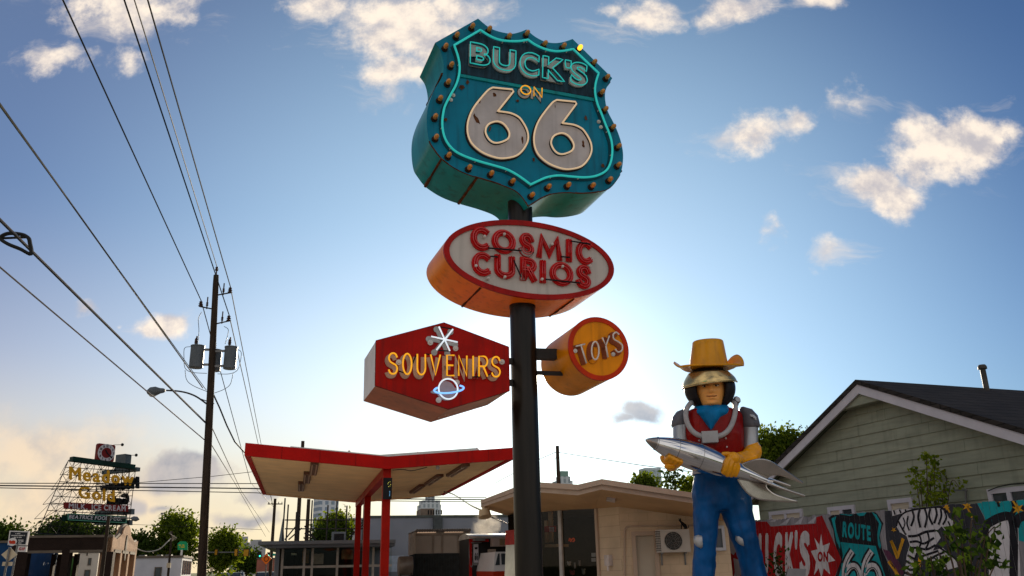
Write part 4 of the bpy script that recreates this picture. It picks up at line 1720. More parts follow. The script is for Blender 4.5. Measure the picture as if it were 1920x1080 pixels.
# things seen through it
def simple_house(name, label, x0, x1, ytop, Y, wallm, depth=6, yaw=-15, cat='building', hi=None, wins=(), roof=None, trim=None):
    P = at((x0 + x1) / 2, ytop, Y)
    pl = Pl(V(P.x, P.y, 0), yaw)
    M = pl.M()
    t = thing(name, label, cat, V(P.x, P.y, 0))
    a, b = pl.uv(x0, ytop)[0], pl.uv(x1, ytop)[0]
    h = P.z if hi is None else hi
    MB().box(a, b, 0, h, -depth, 0, M).build('wall', wallm, t)
    MB().box(a - .1, b + .1, h, h + .18, -depth - .1, .1, M).build('roof', roof or STONE, t)
    for (wx0, wy0, wx1, wy1) in wins:
        p, q = pl.uv(wx0, wy1), pl.uv(wx1, wy0)
        f = MB().prism([[(p[0], p[1]), (q[0], p[1]), (q[0], q[1]), (p[0], q[1])], [(p[0] + .08, p[1] + .08), (q[0] - .08, p[1] + .08), (q[0] - .08, q[1] - .08), (p[0] + .08, q[1] - .08)]], 0.0, .06, M).build('window', trim or STONE, t)
        MB().box(p[0] + .08, q[0] - .08, p[1] + .08, q[1] - .08, .002, .02, M).build('pane', WINDARK, f)
    return t, pl, M


WINDARK = mat('window_dark', (0.035, 0.045, 0.055), .08, spec=.8)
CREAMW = mat('cream_stucco', (0.62, 0.55, 0.46), .8, var=.08, scale=1)
WHITEW = mat('white_painted_wall', (0.52, 0.52, 0.56), .8, var=.08, scale=1)
BLUEW = mat('blue_wall', (0.010, 0.045, 0.12), .7, var=.15, scale=1)
simple_house('cream_house', 'cream building seen through the pavilion opening', 147, 186, 1036, 80, CREAMW, 8, wins=((164, 1046, 172, 1060), (157, 1068, 170, 1082), (162, 1036.5, 165, 1042)))
simple_house('blue_building', 'blue painted wall behind the road signs at the left edge', -40, 58, 1018, 74, BLUEW, 10)
simple_house('mural_wall', 'low wall painted green and yellow behind the pavilion', 128, 149, 1046, 84, mat('mural_green', (.10, .22, .06), .7, var=.6, scale=.8), 1)
# white building further down the street, its end catching the sun
t_, pl_, M_ = simple_house('white_building', 'low white flat roofed building right of the pavilion', 252, 342, 1046, 78, WHITEW, 9, wins=((288, 1063, 304, 1084),))
mb = MB()
for xa, xb in ((256, 268), (290, 299), (306, 318)):
    a, b = pl_.uv(xa, 1040)[0], pl_.uv(xb, 1040)[0]
    mb = MB().box(a, b, at(300, 1046, 78).z + .18, at(300, 1039.5, 78).z, -2.5, -1.3, M_)
    mb.build('roof_unit', GALV, t_)
mb = MB()
c_ = pl_.uv(342, 1046)[0]
for k in range(4):
    mb.box(c_ + .0, c_ + .05, 1.4, 2.6, -8.2 + k * 2.05, -6.8 + k * 2.05, M_)
mb.build_each('shop_window', WINDARK, t_)

# road signs at the left edge
def letter_marks(mb, pl, x0, x1, y, h, w, M):
    """small print that is too small to read: a row of separate letter-sized strokes"""
    x = x0
    while x < x1:
        cw = random.uniform(.45, .95) * h * .75
        if random.random() < .86:
            t = random.uniform(0, .25) * h
            mb.sheet([pl.uv(x, y), pl.uv(x + cw * .8, y), pl.uv(x + cw * .8 + .2, y - h + t), pl.uv(x + .2, y - h)], w, M)
        x += cw * 1.15



WHITE_S = mat('sign_white', (.62, .60, .58), .5, var=.06)
CREAM_BACK = mat('sign_back_aluminium', (.50, .42, .30), .4, metal=.3, var=.1)
def road_sign(name, label, pole_x, ytop, ybot, Y, r=.035):
    a, b = at(pole_x[0], ytop, Y), at(pole_x[1], ybot, Y)
    b = b - (a - b) * (b.z / (a - b).z)
    t = thing(name, label, 'sign', b)
    MB().tube([b, a], r, 8).build('pole', GALV, t, smooth=60)
    return t, Pl(a, -4)


t_, p_ = road_sign('warning_sign', 'diamond road sign seen from its bare metal back at the far left', (18, 8), 1026, 1080, 30)
M_ = p_.M()
MB().prism(p_.uvs([(18, 1026), (1, 1040), (14, 1053), (31, 1040)], .0), -.06, -.045, M_).build('diamond_plate', CREAM_BACK, t_)
MB().prism(p_.uvs([(4, 1053.5), (2, 1061), (21, 1061), (22, 1053.5)], 0), -.06, -.045, M_).build('small_plate', CREAM_BACK, t_)
t_, p_ = road_sign('service_sign', 'dark service board on a pole with a white plate below, left edge', (33, 22), 1020, 1080, 33)
M_ = p_.M()
bd = MB().prism(p_.uvs([(18, 995), (14, 1022), (49, 1022.5), (54, 996)]), -.12, 0, M_).build('board', WHITE_S, t_)
MB().prism(p_.uvs([(20, 997), (16.5, 1020), (47.5, 1020.5), (52, 998)]), 0, .008, M_).build('dark_panel', mat('panel_slate', (.018, .022, .028), .4), bd)
mb = MB()
for x0, x1, y in ((29, 39, 1001.5), (21.5, 47, 1005), (26.5, 41, 1008.5), (34, 43, 1013.5), (34, 44, 1016), (34, 40, 1019)):
    letter_marks(mb, p_, x0, x1, y, 1.9, .010, M_)
mb.prism([(p_.uv(23.5, 1016)[0] + .16 * math.cos(rad(a)), p_.uv(23.5, 1016)[1] + .15 * math.sin(rad(a))) for a in range(0, 360, 20)], .008, .012, M_)
mb.build('board_lettering', WHITE_S, bd)
MB().prism(p_.uvs([(17, 1014), (20, 1013), (22, 1014.5), (25, 1013), (29, 1014), (29.5, 1018), (28, 1020), (18, 1019.5)]), .012, .018, M_).build('red_emblem', mat('emblem_red', (.45, .04, .015), .5), bd)
lo = MB().prism(p_.uvs([(34, 1024), (33, 1034.5), (49, 1035), (50, 1024.5)]), -.08, 0, M_).build('lower_plate', WHITE_S, t_)
mb = MB()
print_word(mb, 'GIF', quad(p_.uv(35, 1031.5), p_.uv(47, 1031.5), p_.uv(47.5, 1026.5), p_.uv(35.5, 1026.5)), 0, .006, M_, .09, flat=True)
mb.build('plate_lettering', mat('plate_red', (.35, .05, .05), .5), lo)

# green lit bank style sign on a pole beyond
P = at(341, 1031, 95)
t_ = thing('green_sign', 'small green and yellow box sign on a pole above the white building', 'sign', V(P.x, P.y, 0))
MB().tube([V(P.x, P.y, 0), P], .12, 8).build('pole', WHITE_S, t_)
p_ = Pl(at(342, 1025, 95), -20)
M_ = p_.M()
gb = MB().prism(p_.uvs([(333, 1018.5), (333, 1031), (352, 1031), (352, 1018.5), (348, 1015), (338, 1015)]), -.5, 0, M_).build('box', mat('sign_green', (.01, .22, .09), .4, emit=(.01, .3, .12), est=.06), t_)
mb = MB()
letter_marks(mb, p_, 335, 347, 1023.5, 2.6, .03, M_)
letter_marks(mb, p_, 337, 345, 1027, 2.6, .03, M_)
mb.build('sign_lettering', mat('sign_yellow', (.6, .45, .04), .4), gb)

# ------------------------------------------------------------------ red canopy of the old filling station
CAN_RED = mat('canopy_red', (0.42, 0.005, 0.003), 0.6, var=0.14, scale=1.5, bump=.08, bscale=2, drip=.35, dsc=(3, 3, .6))
COL_RED = mat('column_red', (0.34, 0.006, 0.001), 0.45, var=0.15, scale=2)
SOFFIT = mat('soffit_boards', (0.85, 0.60, 0.33), 0.7, var=0.10, scale=1.2, stretch=(1, 1, 1))
ROOFPALE = mat('pale_roof_metal', (0.55, 0.55, 0.52), .6, var=.1)
FIXT = mat('light_fixture', (0.16, 0.085, 0.055), 0.5, var=.3)
CV = at(727, 879, 28.0)
cp = Pl(V(CV.x, CV.y, CV.z), -14)
M = cp.M()
canopy = thing('gas_station_canopy', 'low butterfly roofed canopy with red fascia on three red columns', 'canopy', V(CV.x, CV.y, 0))
LX, LZ, RX, RZ, DP, FH = -4.55, .39, 4.30, .35, 15.0, .40


def cz(u):
    return LZ * (u / LX) if u < 0 else RZ * (u / RX)


FT = .16
fm = MB()
for (ua, ub) in ((LX, 0), (0, RX)):
    fm.add([M @ V(u, cz(u) + dz, w) for w in (0, -FT) for u in (ua, ub) for dz in (0, FH)],
           [(0, 2, 3, 1), (4, 5, 7, 6), (0, 4, 6, 2), (1, 3, 7, 5)])
fm.build('front_fascia', CAN_RED, canopy, fix=True)
mb = MB()
for u in (-3.4, -2.2, -1.05, 1.2, 2.35, 3.4):
    mb.box(u - .006, u + .006, cz(u) + .005, cz(u) + FH - .005, .001, .004, M)
mb.build('panel_joint', mat('joint_dark', (.12, .006, .006), .7), canopy)
for u, z in ((LX, LZ), (RX, RZ)):
    s_ = 1 if u < 0 else -1
    mb = MB()
    mb.box(min(u, u + s_ * FT), max(u, u + s_ * FT), z, z + FH, -DP, -FT - .002, M)
    mb.build('side_fascia', CAN_RED, canopy)
mb = MB()
for (ua, ub) in ((LX + FT, 0), (0, RX - FT)):
    mb.add([M @ V(u, cz(u) + dz, w) for w in (-DP + FT, -DP + .002) for u in (ua, ub) for dz in (0, FH)],
           [(0, 2, 3, 1), (4, 5, 7, 6), (0, 4, 6, 2), (1, 3, 7, 5)])
mb.build('rear_fascia', SOFFIT, canopy, fix=True)
mb = MB()
nb = 30
for side in (0, 1):
    for k in range(nb):        # soffit boards running across
        w0, w1 = -FT - (DP - 2 * FT) * k / nb, -FT - (DP - 2 * FT) * (k + .965) / nb
        ua, ub = ((LX + FT, -.002), (.002, RX - FT))[side]
        mb.add([M @ V(ua, cz(ua) + .06, w0), M @ V(ub, cz(ub) + .06, w0), M @ V(ub, cz(ub) + .06, w1), M @ V(ua, cz(ua) + .06, w1)], [(0, 3, 2, 1)])
        mb.add([M @ V(ua, cz(ua) + .068, w1), M @ V(ub, cz(ub) + .068, w1), M @ V(ub, cz(ub) + .068, w1 - .02), M @ V(ua, cz(ua) + .068, w1 - .02)], [(0, 3, 2, 1)])
mb.build('soffit', SOFFIT, canopy)
mb = MB()
for (ua, ub) in ((LX + .1, 0), (0, RX - .1)):
    mb.add([M @ V(u, cz(u) + FH - .06, w) for w in (-.1, -DP + .1) for u in (ua, ub)], [(0, 1, 3, 2)])
# inner raised deck that shows over the fascia
for (ua, ub) in ((-3.2, 0), (0, 3.6)):
    mb.add([M @ V(u, cz(u) + .30 + dz, w) for w in (-3.2, -DP + .6) for u in (ua, ub) for dz in (0, .56)],
           [(0, 1, 3, 2), (4, 6, 7, 5), (0, 4, 5, 1), (2, 3, 7, 6), (1, 5, 7, 3)])
mb.build('roof_deck', ROOFPALE, canopy, fix=True)
mb = MB()
for u in (-1.25, 1.05, 3.1):
    mb.add([M @ V(u - .16, cz(u) + FH - .02, -.5), M @ V(u + .16, cz(u) + FH - .02, -.5), M @ V(u, cz(u) + FH + .16, -.5), M @ V(u - .16, cz(u) + FH - .02, -1.1), M @ V(u + .16, cz(u) + FH - .02, -1.1), M @ V(u, cz(u) + FH + .16, -1.1)],
           [(0, 1, 2), (5, 4, 3), (0, 2, 5, 3), (1, 4, 5, 2)])
mb.build_each('roof_vent', ROOFPALE, canopy, fix=True)
MB().box(-.13, .13, -.22, .05, -DP + .3, -.2, M).build('spine_beam', COL_RED, canopy)
for t in (.28, 8.5, 14.2):
    MB().box(-.13, .13, -CV.z, -.20, -t - .14, -t + .14, M).build('column', COL_RED, canopy)
for (u, w, dx) in ((-2.35, -2.0, 0), (-2.55, -5.2, 0), (-2.75, -9.0, 0), (2.75, -2.4, 0), (2.35, -5.6, 0), (2.2, -9.4, 0)):
    zz = cz(u) + .055
    f = MB().box(u - .13, u + .13, zz - .10, zz, w - 1.75, w + 1.75, M).build('strip_light', FIXT, canopy)
    mb = MB()
    for s_ in (-.07, .07):
        mb.tube([M @ V(u + s_, zz - .125, w - 1.65), M @ V(u + s_, zz - .125, w + 1.65)], .022, 6)
    mb.build('tube', mat('dusty_tube', (.40, .25, .17), .4), f)
# dark cabinet with tiny coloured lamps on the first column
cab = MB().box(-.14, .14, -.98, -.30, .02, .14, M).build('column_cabinet', BLACK, canopy)
mb = MB()
for k in range(6):
    a = rad(60 * k)
    mb.ball(M @ V(0.05 + .045 * math.cos(a), -.52 + .075 * math.sin(a) + .02 * (k % 2), .145), .010, 6, 4)
mb.build_each('yellow_light', mat('tiny_yellow', (.9, .8, .1), .4, emit=(.9, .85, .15), est=.5), cab)
mb = MB()
for k in range(4):
    mb.ball(M @ V(.07, -.74 - .045 * k, .145), .011, 6, 4)
mb.build_each('blue_light', mat('tiny_blue', (.2, .5, .9), .4, emit=(.2, .6, 1), est=.5), cab)
mb = MB().ball(M @ V(1.75, cz(1.75) - .02, -.6), .07, 10, 6)
mb.build('camera_dome', WHITEW, canopy)
mb = MB().tube(catmull([M @ V(.15, -.05, .05), M @ V(.5, -.02, .03), M @ V(.8, -.06, .02), M @ V(1.3, .06, .02)], 5), .014, 5)
mb.build('loose_cable', WIRE, canopy)

# ------------------------------------------------------------------ low glass fronted building behind the canopy
STEEL_GREY = mat('steel_grey_paint', (0.13, 0.145, 0.165), .5, var=.12, scale=1)
GLASS = mat_glass('shop_glass', (.75, .78, .76), .0)
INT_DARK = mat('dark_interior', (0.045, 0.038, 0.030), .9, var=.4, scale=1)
lp_ = Pl(V(*at(590, 1040, 46)[:2], 0), -13)
M = lp_.M()
low = thing('glass_building', 'low glass fronted building with a flat grey roof behind the canopy', 'building', lp_.P)
ul, ur = lp_.uv(519, 1040)[0], lp_.uv(735, 1040)[0]
rl = lp_.uv(484, 1018, 2.0)[0]
rt, rm, rb_ = lp_.uv(590, 1013.5, 2.0)[1], lp_.uv(590, 1020, 2.0)[1], lp_.uv(590, 1026, 2.0)[1]
MB().box(rl, ur, rm, rt, -9, 2.0, M).build('roof', STEEL_GREY, low)
MB().box(rl + .35, ur, rb_, rm - .002, -9, 1.75, M).build('roof_soffit', STEEL_GREY, low)
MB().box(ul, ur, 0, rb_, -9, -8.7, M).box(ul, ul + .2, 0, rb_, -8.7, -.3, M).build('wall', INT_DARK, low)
MB().box(ul + .25, ur, 0, .55, -.2, 0, M).build('base_wall', STEEL_GREY, low)
mb = MB()
xs = [lp_.uv(x, 1040)[0] for x in (530, 571, 586, 633, 668, 700)]
for x in xs:
    mb.box(x - .06, x + .06, .55, rb_, -.1, .05, M)
trm = lp_.uv(600, 1062.5)[1]
mb.box(xs[0], ur, trm - .06, trm + .06, -.08, .04, M)
mb.build_each('mullion', mat('pale_frame', (.40, .36, .32), .5), low)
MB().face(M @ V(ul, .55, -.04), M @ V(ur, .55, -.04), M @ V(ur, rb_, -.04), M @ V(ul, rb_, -.04)).build('glazing', GLASS, low)
MB().box(lp_.uv(516.5, 1040, 1)[0], lp_.uv(524, 1040, 1)[0], 0, rb_, .7, .95, M).build('pillar', STEEL_GREY, low)
# displays inside
def inside(name, label, cat, x0, x1, y0, y1, w, m, d=.3):
    a, b = lp_.uv(x0, y1, w), lp_.uv(x1, y0, w)
    mb = MB().box(a[0], b[0], max(a[1], .02), b[1], w - d, w, M)
    o = mb.build(name, m, base=M @ V(a[0], 0, w))
    return tag(o, label, cat)


inside('notice_board', 'pale notice board behind the window of the glass building', 'board', 586, 607, 1038, 1058, -.6, mat('board_cream', (.45, .38, .30), .7, var=.2), .05)
inside('display_shelf', 'tan display panel low in the window of the glass building', 'shelf', 640, 662, 1030, 1049, -1.2, mat('display_tan', (.28, .17, .08), .7, var=.5), .1)
inside('window_poster', 'pale green poster in the left pane of the glass building', 'poster', 546, 556, 1037, 1041, -.4, mat('poster_pale', (.5, .55, .4), .7), .03)
inside('display_shelf', 'tan dresser seen behind the two bare poles in the glass building', 'dresser', 566, 580, 1032, 1056, -1.5, mat('dresser_tan', (.34, .20, .09), .7, var=.4), .3)
inside('display_shelf', 'dark cabinet inside the glass building near the red columns', 'cabinet', 612, 630, 1064, 1085, -1.0, INT_DARK, .6)
# steel sign frame and machines on its roof
z_r = rt
fr = thing('roof_sign_frame', 'bare black steel sign frame standing on the flat grey roof', 'frame', M @ V(0, z_r, -3))
mb = MB()


def fpx(x, y, w=-3.0):
    return M @ V(*lp_.uv(x, y, w), w)


for x, yt in ((534.5, 934), (540.5, 946), (556, 960), (559.5, 962), (585.5, 938), (615, 947), (632, 936), (650.5, 948), (683, 936), (687.5, 955)):
    P = fpx(x, yt)
    mb.tube([M @ V(lp_.uv(x, yt, -3)[0], z_r, -3), P], .045, 5)
mb.build_each('upright', DARK_STEEL, fr)
mb = MB()
for y in (975, 991.5):
    mb.tube([fpx(534, y), fpx(690, y)], .035, 5)
mb.build('rail', DARK_STEEL, fr)
mb = MB()
for a, b in (((534, 1012), (562, 978)), ((541, 1012), (566, 990)), ((571, 986), (592, 1012)), ((650, 1012), (690, 975)), ((562, 978), (556, 960)), ((590, 1008), (571, 1000)), ((660, 1000), (690, 985))):
    mb.tube([fpx(*a), fpx(*b)], .04, 5)
mb.build_each('brace', DARK_STEEL, fr)
P = fpx(636, 1013, -2.5)
a, b = lp_.uv(622, 1012, -2.5)[0], lp_.uv(648, 1012, -2.5)[0]
rt_u = thing('rooftop_unit', 'dark boxy air unit on the flat grey roof behind the red columns', 'air unit', M @ V((a + b) / 2, z_r, -2.5))
hU = lp_.uv(636, 997, -2.5)[1]
MB().box(a, b, z_r, hU, -3.6, -2.5, M).build('casing', STEEL_GREY, rt_u)
mb = MB()
for k in range(7):
    zz = z_r + .1 + (hU - z_r - .2) * k / 7
    mb.box(a + .12, b - .1, zz, zz + .05, -2.5, -2.47, M)
mb.build('louvre', BLACK, rt_u)

# ------------------------------------------------------------------ grey block, timber screen, smoker and trailer behind the post
GREYB = mat('grey_block_paint', (0.20, 0.215, 0.255), .85, var=.07, scale=.6, bump=.1, bscale=8)
gb_ = Pl(V(*at(800, 1000, 54)[:2], 0), -13)
M = gb_.M()
gbl = thing('grey_building', 'plain blue grey painted block building behind the timber screen', 'building', gb_.P)
a, b = gb_.uv(688, 1000)[0], gb_.uv(1010, 1000)[0]
ht_ = gb_.uv(800, 970.5)[1]
MB().box(a, b, 0, ht_, -12, 0, M).build('wall', GREYB, gbl)
MB().box(a - .05, b + .05, ht_, ht_ + .14, -12, .06, M).build('parapet_cap', mat('cap_dark', (.07, .08, .075), .6), gbl)
x = gb_.uv(820, 985)[0]
MB().box(x - .28, x + .28, ht_ - .75, ht_, .002, .34, M).box(x - .13, x + .13, 0, ht_ - .75, .002, .2, M).build('downpipe', mat('downpipe_dark', (.06, .07, .075), .5), gbl)
a, b = gb_.uv(789, 970, -2)[0], gb_.uv(814.5, 970, -2)[0]
h1 = gb_.uv(800, 953.5, -2)[1]
ru = MB().box(a, b, ht_ + .15, h1, -4.5, -2, M).build('roof_unit', mat('unit_brown', (.17, .13, .10), .6), gbl)
mb = MB()
for k in range(6):
    mb.box(a + .45 + k * .17, a + .53 + k * .17, ht_ + .3, h1 - .1, -2, -1.97, M)
mb.build('grille', BLACK, ru)
a, b = gb_.uv(851, 970, -3)[0], gb_.uv(858.5, 970, -3)[0]
MB().box(a, b, ht_ + .15, gb_.uv(855, 965.5, -3)[1], -3.4, -3, M).build_each('roof_vent', GALV, gbl)
# timber / sheet screen with scalloped roof edge
sc = Pl(V(*at(779, 1040, 37)[:2], 0), -13)
M = sc.M()
scr = thing('screen_shed', 'small shed with pale panels above a dark slatted base and a scalloped roof edge', 'shed', sc.P)
b = sc.uv(882, 1040)[0]
h0, h1, h2 = sc.uv(779, 1038)[1], sc.uv(779, 1004)[1], sc.uv(779, 997)[1]
PANEL = mat('pale_panel', (0.28, 0.235, 0.20), .8, var=.1, scale=1.2)
MB().box(0, b, h0, h2, -3, 0, M).build('upper_wall', PANEL, scr)
mb = MB()
mb.box(-.0, b, h1, h1 + .05, .002, .05, M)
for x in (813, 830, 860, 879):
    u = sc.uv(x, 1020)[0]
    mb.box(u - .025, u + .025, h0, h1 - .002, .002, .04, M)
mb.build_each('batten', mat('batten_dark', (.20, .16, .13), .8), scr)
mb = MB()
for xa, xb in ((782, 817), (833, 868)):
    mb.box(sc.uv(xa, 1001)[0], sc.uv(xb, 1001)[0], h1 + .10, h1 + .15, .002, .05, M)
mb.build_each('light_bar', mat('bar_cream', (.7, .5, .35), .5, emit=(.9, .6, .4), est=.25), scr)
mb = MB()
nS = 34
for k in range(nS):
    mb.box(b * k / nS, b * (k + .93) / nS, 0, h0 - .01, -.02, .05, M)
mb.build('slatted_base', mat('slat_black', (.022, .024, .024), .7, var=.3), scr)
mb = MB()
for k in range(22):
    u = b * (k + .5) / 22
    mb.tube([M @ V(u, h2 + .04, -3.0), M @ V(u, h2 + .04, .12)], .068, 8)
mb.build('corrugated_roof', mat('corrugated', (.10, .085, .08), .5, metal=.4), scr)
c0 = at(767.5, 1010, 35.5)
sp_ = Pl(V(c0.x, c0.y, 0), -13)
u1, M1 = sp_.uv(779, 1010)[0], sp_.M()
MB().add([V(*c0[:2], h0 - .1), V(*sc.P[:2], h0), V(*sc.P[:2], h2), V(*c0[:2], h1 - .1)], [(0, 1, 2, 3)]).build('side_wall', mat('side_panel', (.36, .28, .21), .8), scr)
MB().add([V(*c0[:2], 0), V(*sc.P[:2], 0), V(*sc.P[:2], h0), V(*c0[:2], h0 - .1)], [(0, 1, 2, 3)]).build('side_base', _M['slat_black'], scr)
# barrel smoker
c = at(760, 1061, 34)
sm = thing('barrel_smoker', 'grey steel barrel smoker lying on legs between the red column and the shed', 'smoker', V(c.x, c.y, 0))
MB().lathe(c - GH * .27, GH, [(0, .22), (.0, .34), (.05, .36), (.5, .36), (.54, .34), (.54, .2)], 24).build('barrel', mat('smoker_steel', (.16, .14, .12), .45, metal=.5, var=.5, scale=2), sm, smooth=40)
mb = MB()
for s_ in (-.2, .2):
    for t_ in (-.22, .22):
        mb.tube([V(c.x, c.y, 0) + GH * s_ + GD * t_, c + GH * s_ + GD * t_ - V(0, 0, .25)], .025, 6)
mb.build_each('leg', DARK_STEEL, sm)
P = at(741, 1057, 52)
tag(MB().box(-.5, .5, -.45, .45, -.2, 0, Pl(P, -13).M()).build('meter_box', mat('pale_blue_box', (.36, .42, .52), .5), base=P), 'pale blue metal box on the grey wall left of the smoker', 'meter box')

# food trailer and the red and white van in front of it
tr = Pl(V(*at(897, 1050, 32)[:2], 0), -13)
M = tr.M()
TRB = mat('trailer_black', (.018, .018, .018), .5, var=.3)
trl = thing('food_trailer', 'black sided food trailer with a rounded silver roof and a vertical 66 sign', 'food trailer', tr.P)
a, b = tr.uv(879.5, 1050)[0], tr.uv(963, 1050)[0]
zt, zr = tr.uv(897, 1010)[1], tr.uv(897, 999)[1]
MB().box(a, b, .35, zt, -2.2, 0, M).build('body', TRB, trl)
pr = [(a, zt + .002), (b, zt + .002)]
mb = MB()
ring = [[M @ V(x, zt + .002 + max(0, (zr - zt)) * math.sin(t), -1.1 + 1.2 * math.cos(t)) for t in [math.pi * k / 12 for k in range(13)]] for x in (a - .02, a + .05, b)]
mb.loft(ring)
mb.build('roof', mat('trailer_silver', (.48, .46, .44), .35, metal=.3, var=.25, scale=3), trl, smooth=50, fix=True)
mb = MB().box(a, a + .10, .4, zt, .002, .03, M)
mb.box(a, tr.uv(916, 1010)[0], zt - .12, zt - .02, .002, .05, M)
mb.build('red_trim', OVAL_RED, trl)
x0, x1 = tr.uv(888, 1040)[0], tr.uv(896.5, 1040)[0]
s66 = MB().box(x0, x1, tr.uv(890, 1055)[1], tr.uv(890, 1020)[1], .002, .05, M).build('vertical_sign', mat('sign_pale', (.48, .46, .5), .5, var=.1), trl)
mb = MB()
print_word(mb, '66', quad(tr.uv(889.3, 1050), tr.uv(895.5, 1050), tr.uv(895.5, 1037), tr.uv(889.3, 1037)), .05, .06, M, .08)
mb.box(x0 + .03, x1 - .03, tr.uv(890, 1030)[1], tr.uv(890, 1026)[1], .05, .055, M)
mb.build('sign_lettering', BLACK, s66)
mb = MB().box(x0 - .02, x1 + .04, tr.uv(890, 1060)[1], tr.uv(890, 1055.5)[1], .002, .12, M).box(x0 - .1, x1 + .1, tr.uv(890, 1018.5)[1], tr.uv(890, 1017)[1], .002, .2, M)
mb.box(a + .12, tr.uv(905, 1010)[0], tr.uv(890, 1015)[1], tr.uv(890, 1009.5)[1], .05, .5, M)
mb.build('awning_trim', GALV, trl)
mb = MB()
x = tr.uv(883.5, 1040)[0]
mb.prism([ell(x, tr.uv(884, 1036)[1], .09, .52, 24), ell(x, tr.uv(884, 1036)[1], .07, .47, 24)], .002, .03, M)
for yy in (1028, 1036, 1043):
    mb.box(x - .03, x + .03, tr.uv(884, yy + 1.5)[1], tr.uv(884, yy - 1.5)[1], .002, .02, M)
mb.build('oval_emblem', mat('emblem_grey', (.25, .25, .25), .5), trl)
PINK = mat('pale_pink_paint', (.42, .33, .31), .5, var=.15, scale=2)
x0, x1 = tr.uv(919, 1030)[0], tr.uv(952, 1030)[0]
ev = MB().box(x0, x1, tr.uv(925, 1025)[1], zt, .03, .45, M).build('front_panel', PINK, trl)
MB().box(tr.uv(932, 1030)[0], tr.uv(938, 1030)[0], tr.uv(925, 1023)[1], tr.uv(925, 1011)[1], .45, .48, M).box(tr.uv(939.5, 1030)[0], tr.uv(951, 1030)[0], tr.uv(925, 1023)[1], tr.uv(925, 1011)[1], .45, .48, M).build('hatch', mat('hatch_tan', (.22, .16, .10), .5), ev)
MB().box(tr.uv(914, 1050)[0], tr.uv(926, 1050)[0], .3, tr.uv(920, 1030)[1], .03, .38, M).build('poster_panel', mat('poster_speckle', (.38, .30, .24), .6, var=.1, stain=(.08, .05, .04), samt=.5, sscale=9), trl)
vn = Pl(V(*at(945, 1060, 29)[:2], 0), -13)
M = vn.M()
van = thing('parked_van', 'red and white van with a raked windscreen half hidden by the sign post', 'van', vn.P)
VW = mat('van_white', (.60, .58, .58), .3, coat=.4, var=.05)
VR = mat('van_red', (.42, .035, .012), .3, coat=.4, var=.1)
x0, x1 = vn.uv(925.5, 1070)[0], vn.uv(985, 1070)[0]
zA, zB, zC = vn.uv(940, 1071)[1], vn.uv(940, 1062)[1], vn.uv(940, 1034)[1]
MB().loft([[M @ V(x, z, w) for x, z in ((x0, .4), (x1, .4), (x1, zA), (x0, zA))] for w in (.0, -3.5)]).build('lower_body', VR, van)
mb = MB().loft([[M @ V(*p) for p in ((x0, zA + .002, .0), (x1, zA + .002, 0), (x1, zA + .002, -3.5), (x0, zA + .002, -3.5))], [M @ V(*p) for p in ((x0 + .03, zB, -.1), (x1 - .03, zB, -.1), (x1 - .03, zB, -3.4), (x0 + .03, zB, -3.4))],
              [M @ V(*p) for p in ((x0 + .16, zC, -.5), (x1 - .16, zC, -.5), (x1 - .16, zC, -3.3), (x0 + .16, zC, -3.3))]])
mb.build('cab', VW, van)
def cabpt(s, t, off=.012):
    a = V(x0 + .03 + (x1 - x0 - .06) * s, zB, -.1)
    b = V(x0 + .16 + (x1 - x0 - .32) * s, zC, -.5)
    p = a.lerp(b, t)
    return M @ V(p.x, p.y, p.z + off)
mb = MB()
for s0, s1 in ((.26, .60), (.64, .97)):
    mb.face(cabpt(s0, .12), cabpt(s1, .12), cabpt(s1, .88), cabpt(s0, .88))
mb.build_each('windscreen', WINDARK, van)
mb = MB()
mb.face(cabpt(.04, .08), cabpt(.20, .10), cabpt(.20, .9), cabpt(.13, .86))
mb.build('quarter_window', WINDARK, van)
for s_ in (.1, .9):
    for w_ in (-.7, -2.8):
        c = M @ V(x0 + (x1 - x0) * s_, .34, w_)
        MB().lathe(c - vn.u * .1, vn.u, [(0, .2), (0, .34), (.2, .34), (.2, .2)], 18).build('wheel', BLACK, van)
# pale gable beyond and lean-to roof under the eave
P = at(939, 994, 75)
t_ = thing('gabled_house', 'small cream gabled building with a twin window beyond the food trailer', 'house', V(P.x, P.y, 0))
g_ = Pl(V(P.x, P.y, 0), -13)
M = g_.M()
MB().prism([(g_.uv(927, 998)[0], 0), (g_.uv(949, 998)[0], 0), g_.uv(949, 978), g_.uv(944, 976), g_.uv(934, 977), g_.uv(928, 982)], -5, 0, M).build('wall', CREAMW, t_)
for xa, xb in ((930.5, 932.5), (934, 936.8)):
    MB().prism([g_.uv(xa, 993), g_.uv(xb, 993), g_.uv(xb, 982), g_.uv(xa, 982)], 0, .05, M).build('window', WINDARK, t_)
P = at(950, 985, 60)
t_ = thing('warehouse', 'pale greenish gabled warehouse just under the tan eave', 'building', V(P.x, P.y, 0))
g_ = Pl(V(P.x, P.y, 0), -13)
M = g_.M()
MB().prism([(g_.uv(948, 998)[0], 0), (g_.uv(1000, 998)[0], 0), g_.uv(1000, 984), g_.uv(948, 968)], -5, 0, M).build('wall', mat('pale_green_sheet', (.38, .42, .36), .7, var=.1), t_)
MB().prism([g_.uv(934, 969), g_.uv(948, 967.5), g_.uv(1000, 983), g_.uv(1000, 979), g_.uv(948, 963), g_.uv(936, 966)], -5, .3, M).build('roof', GALV, t_)

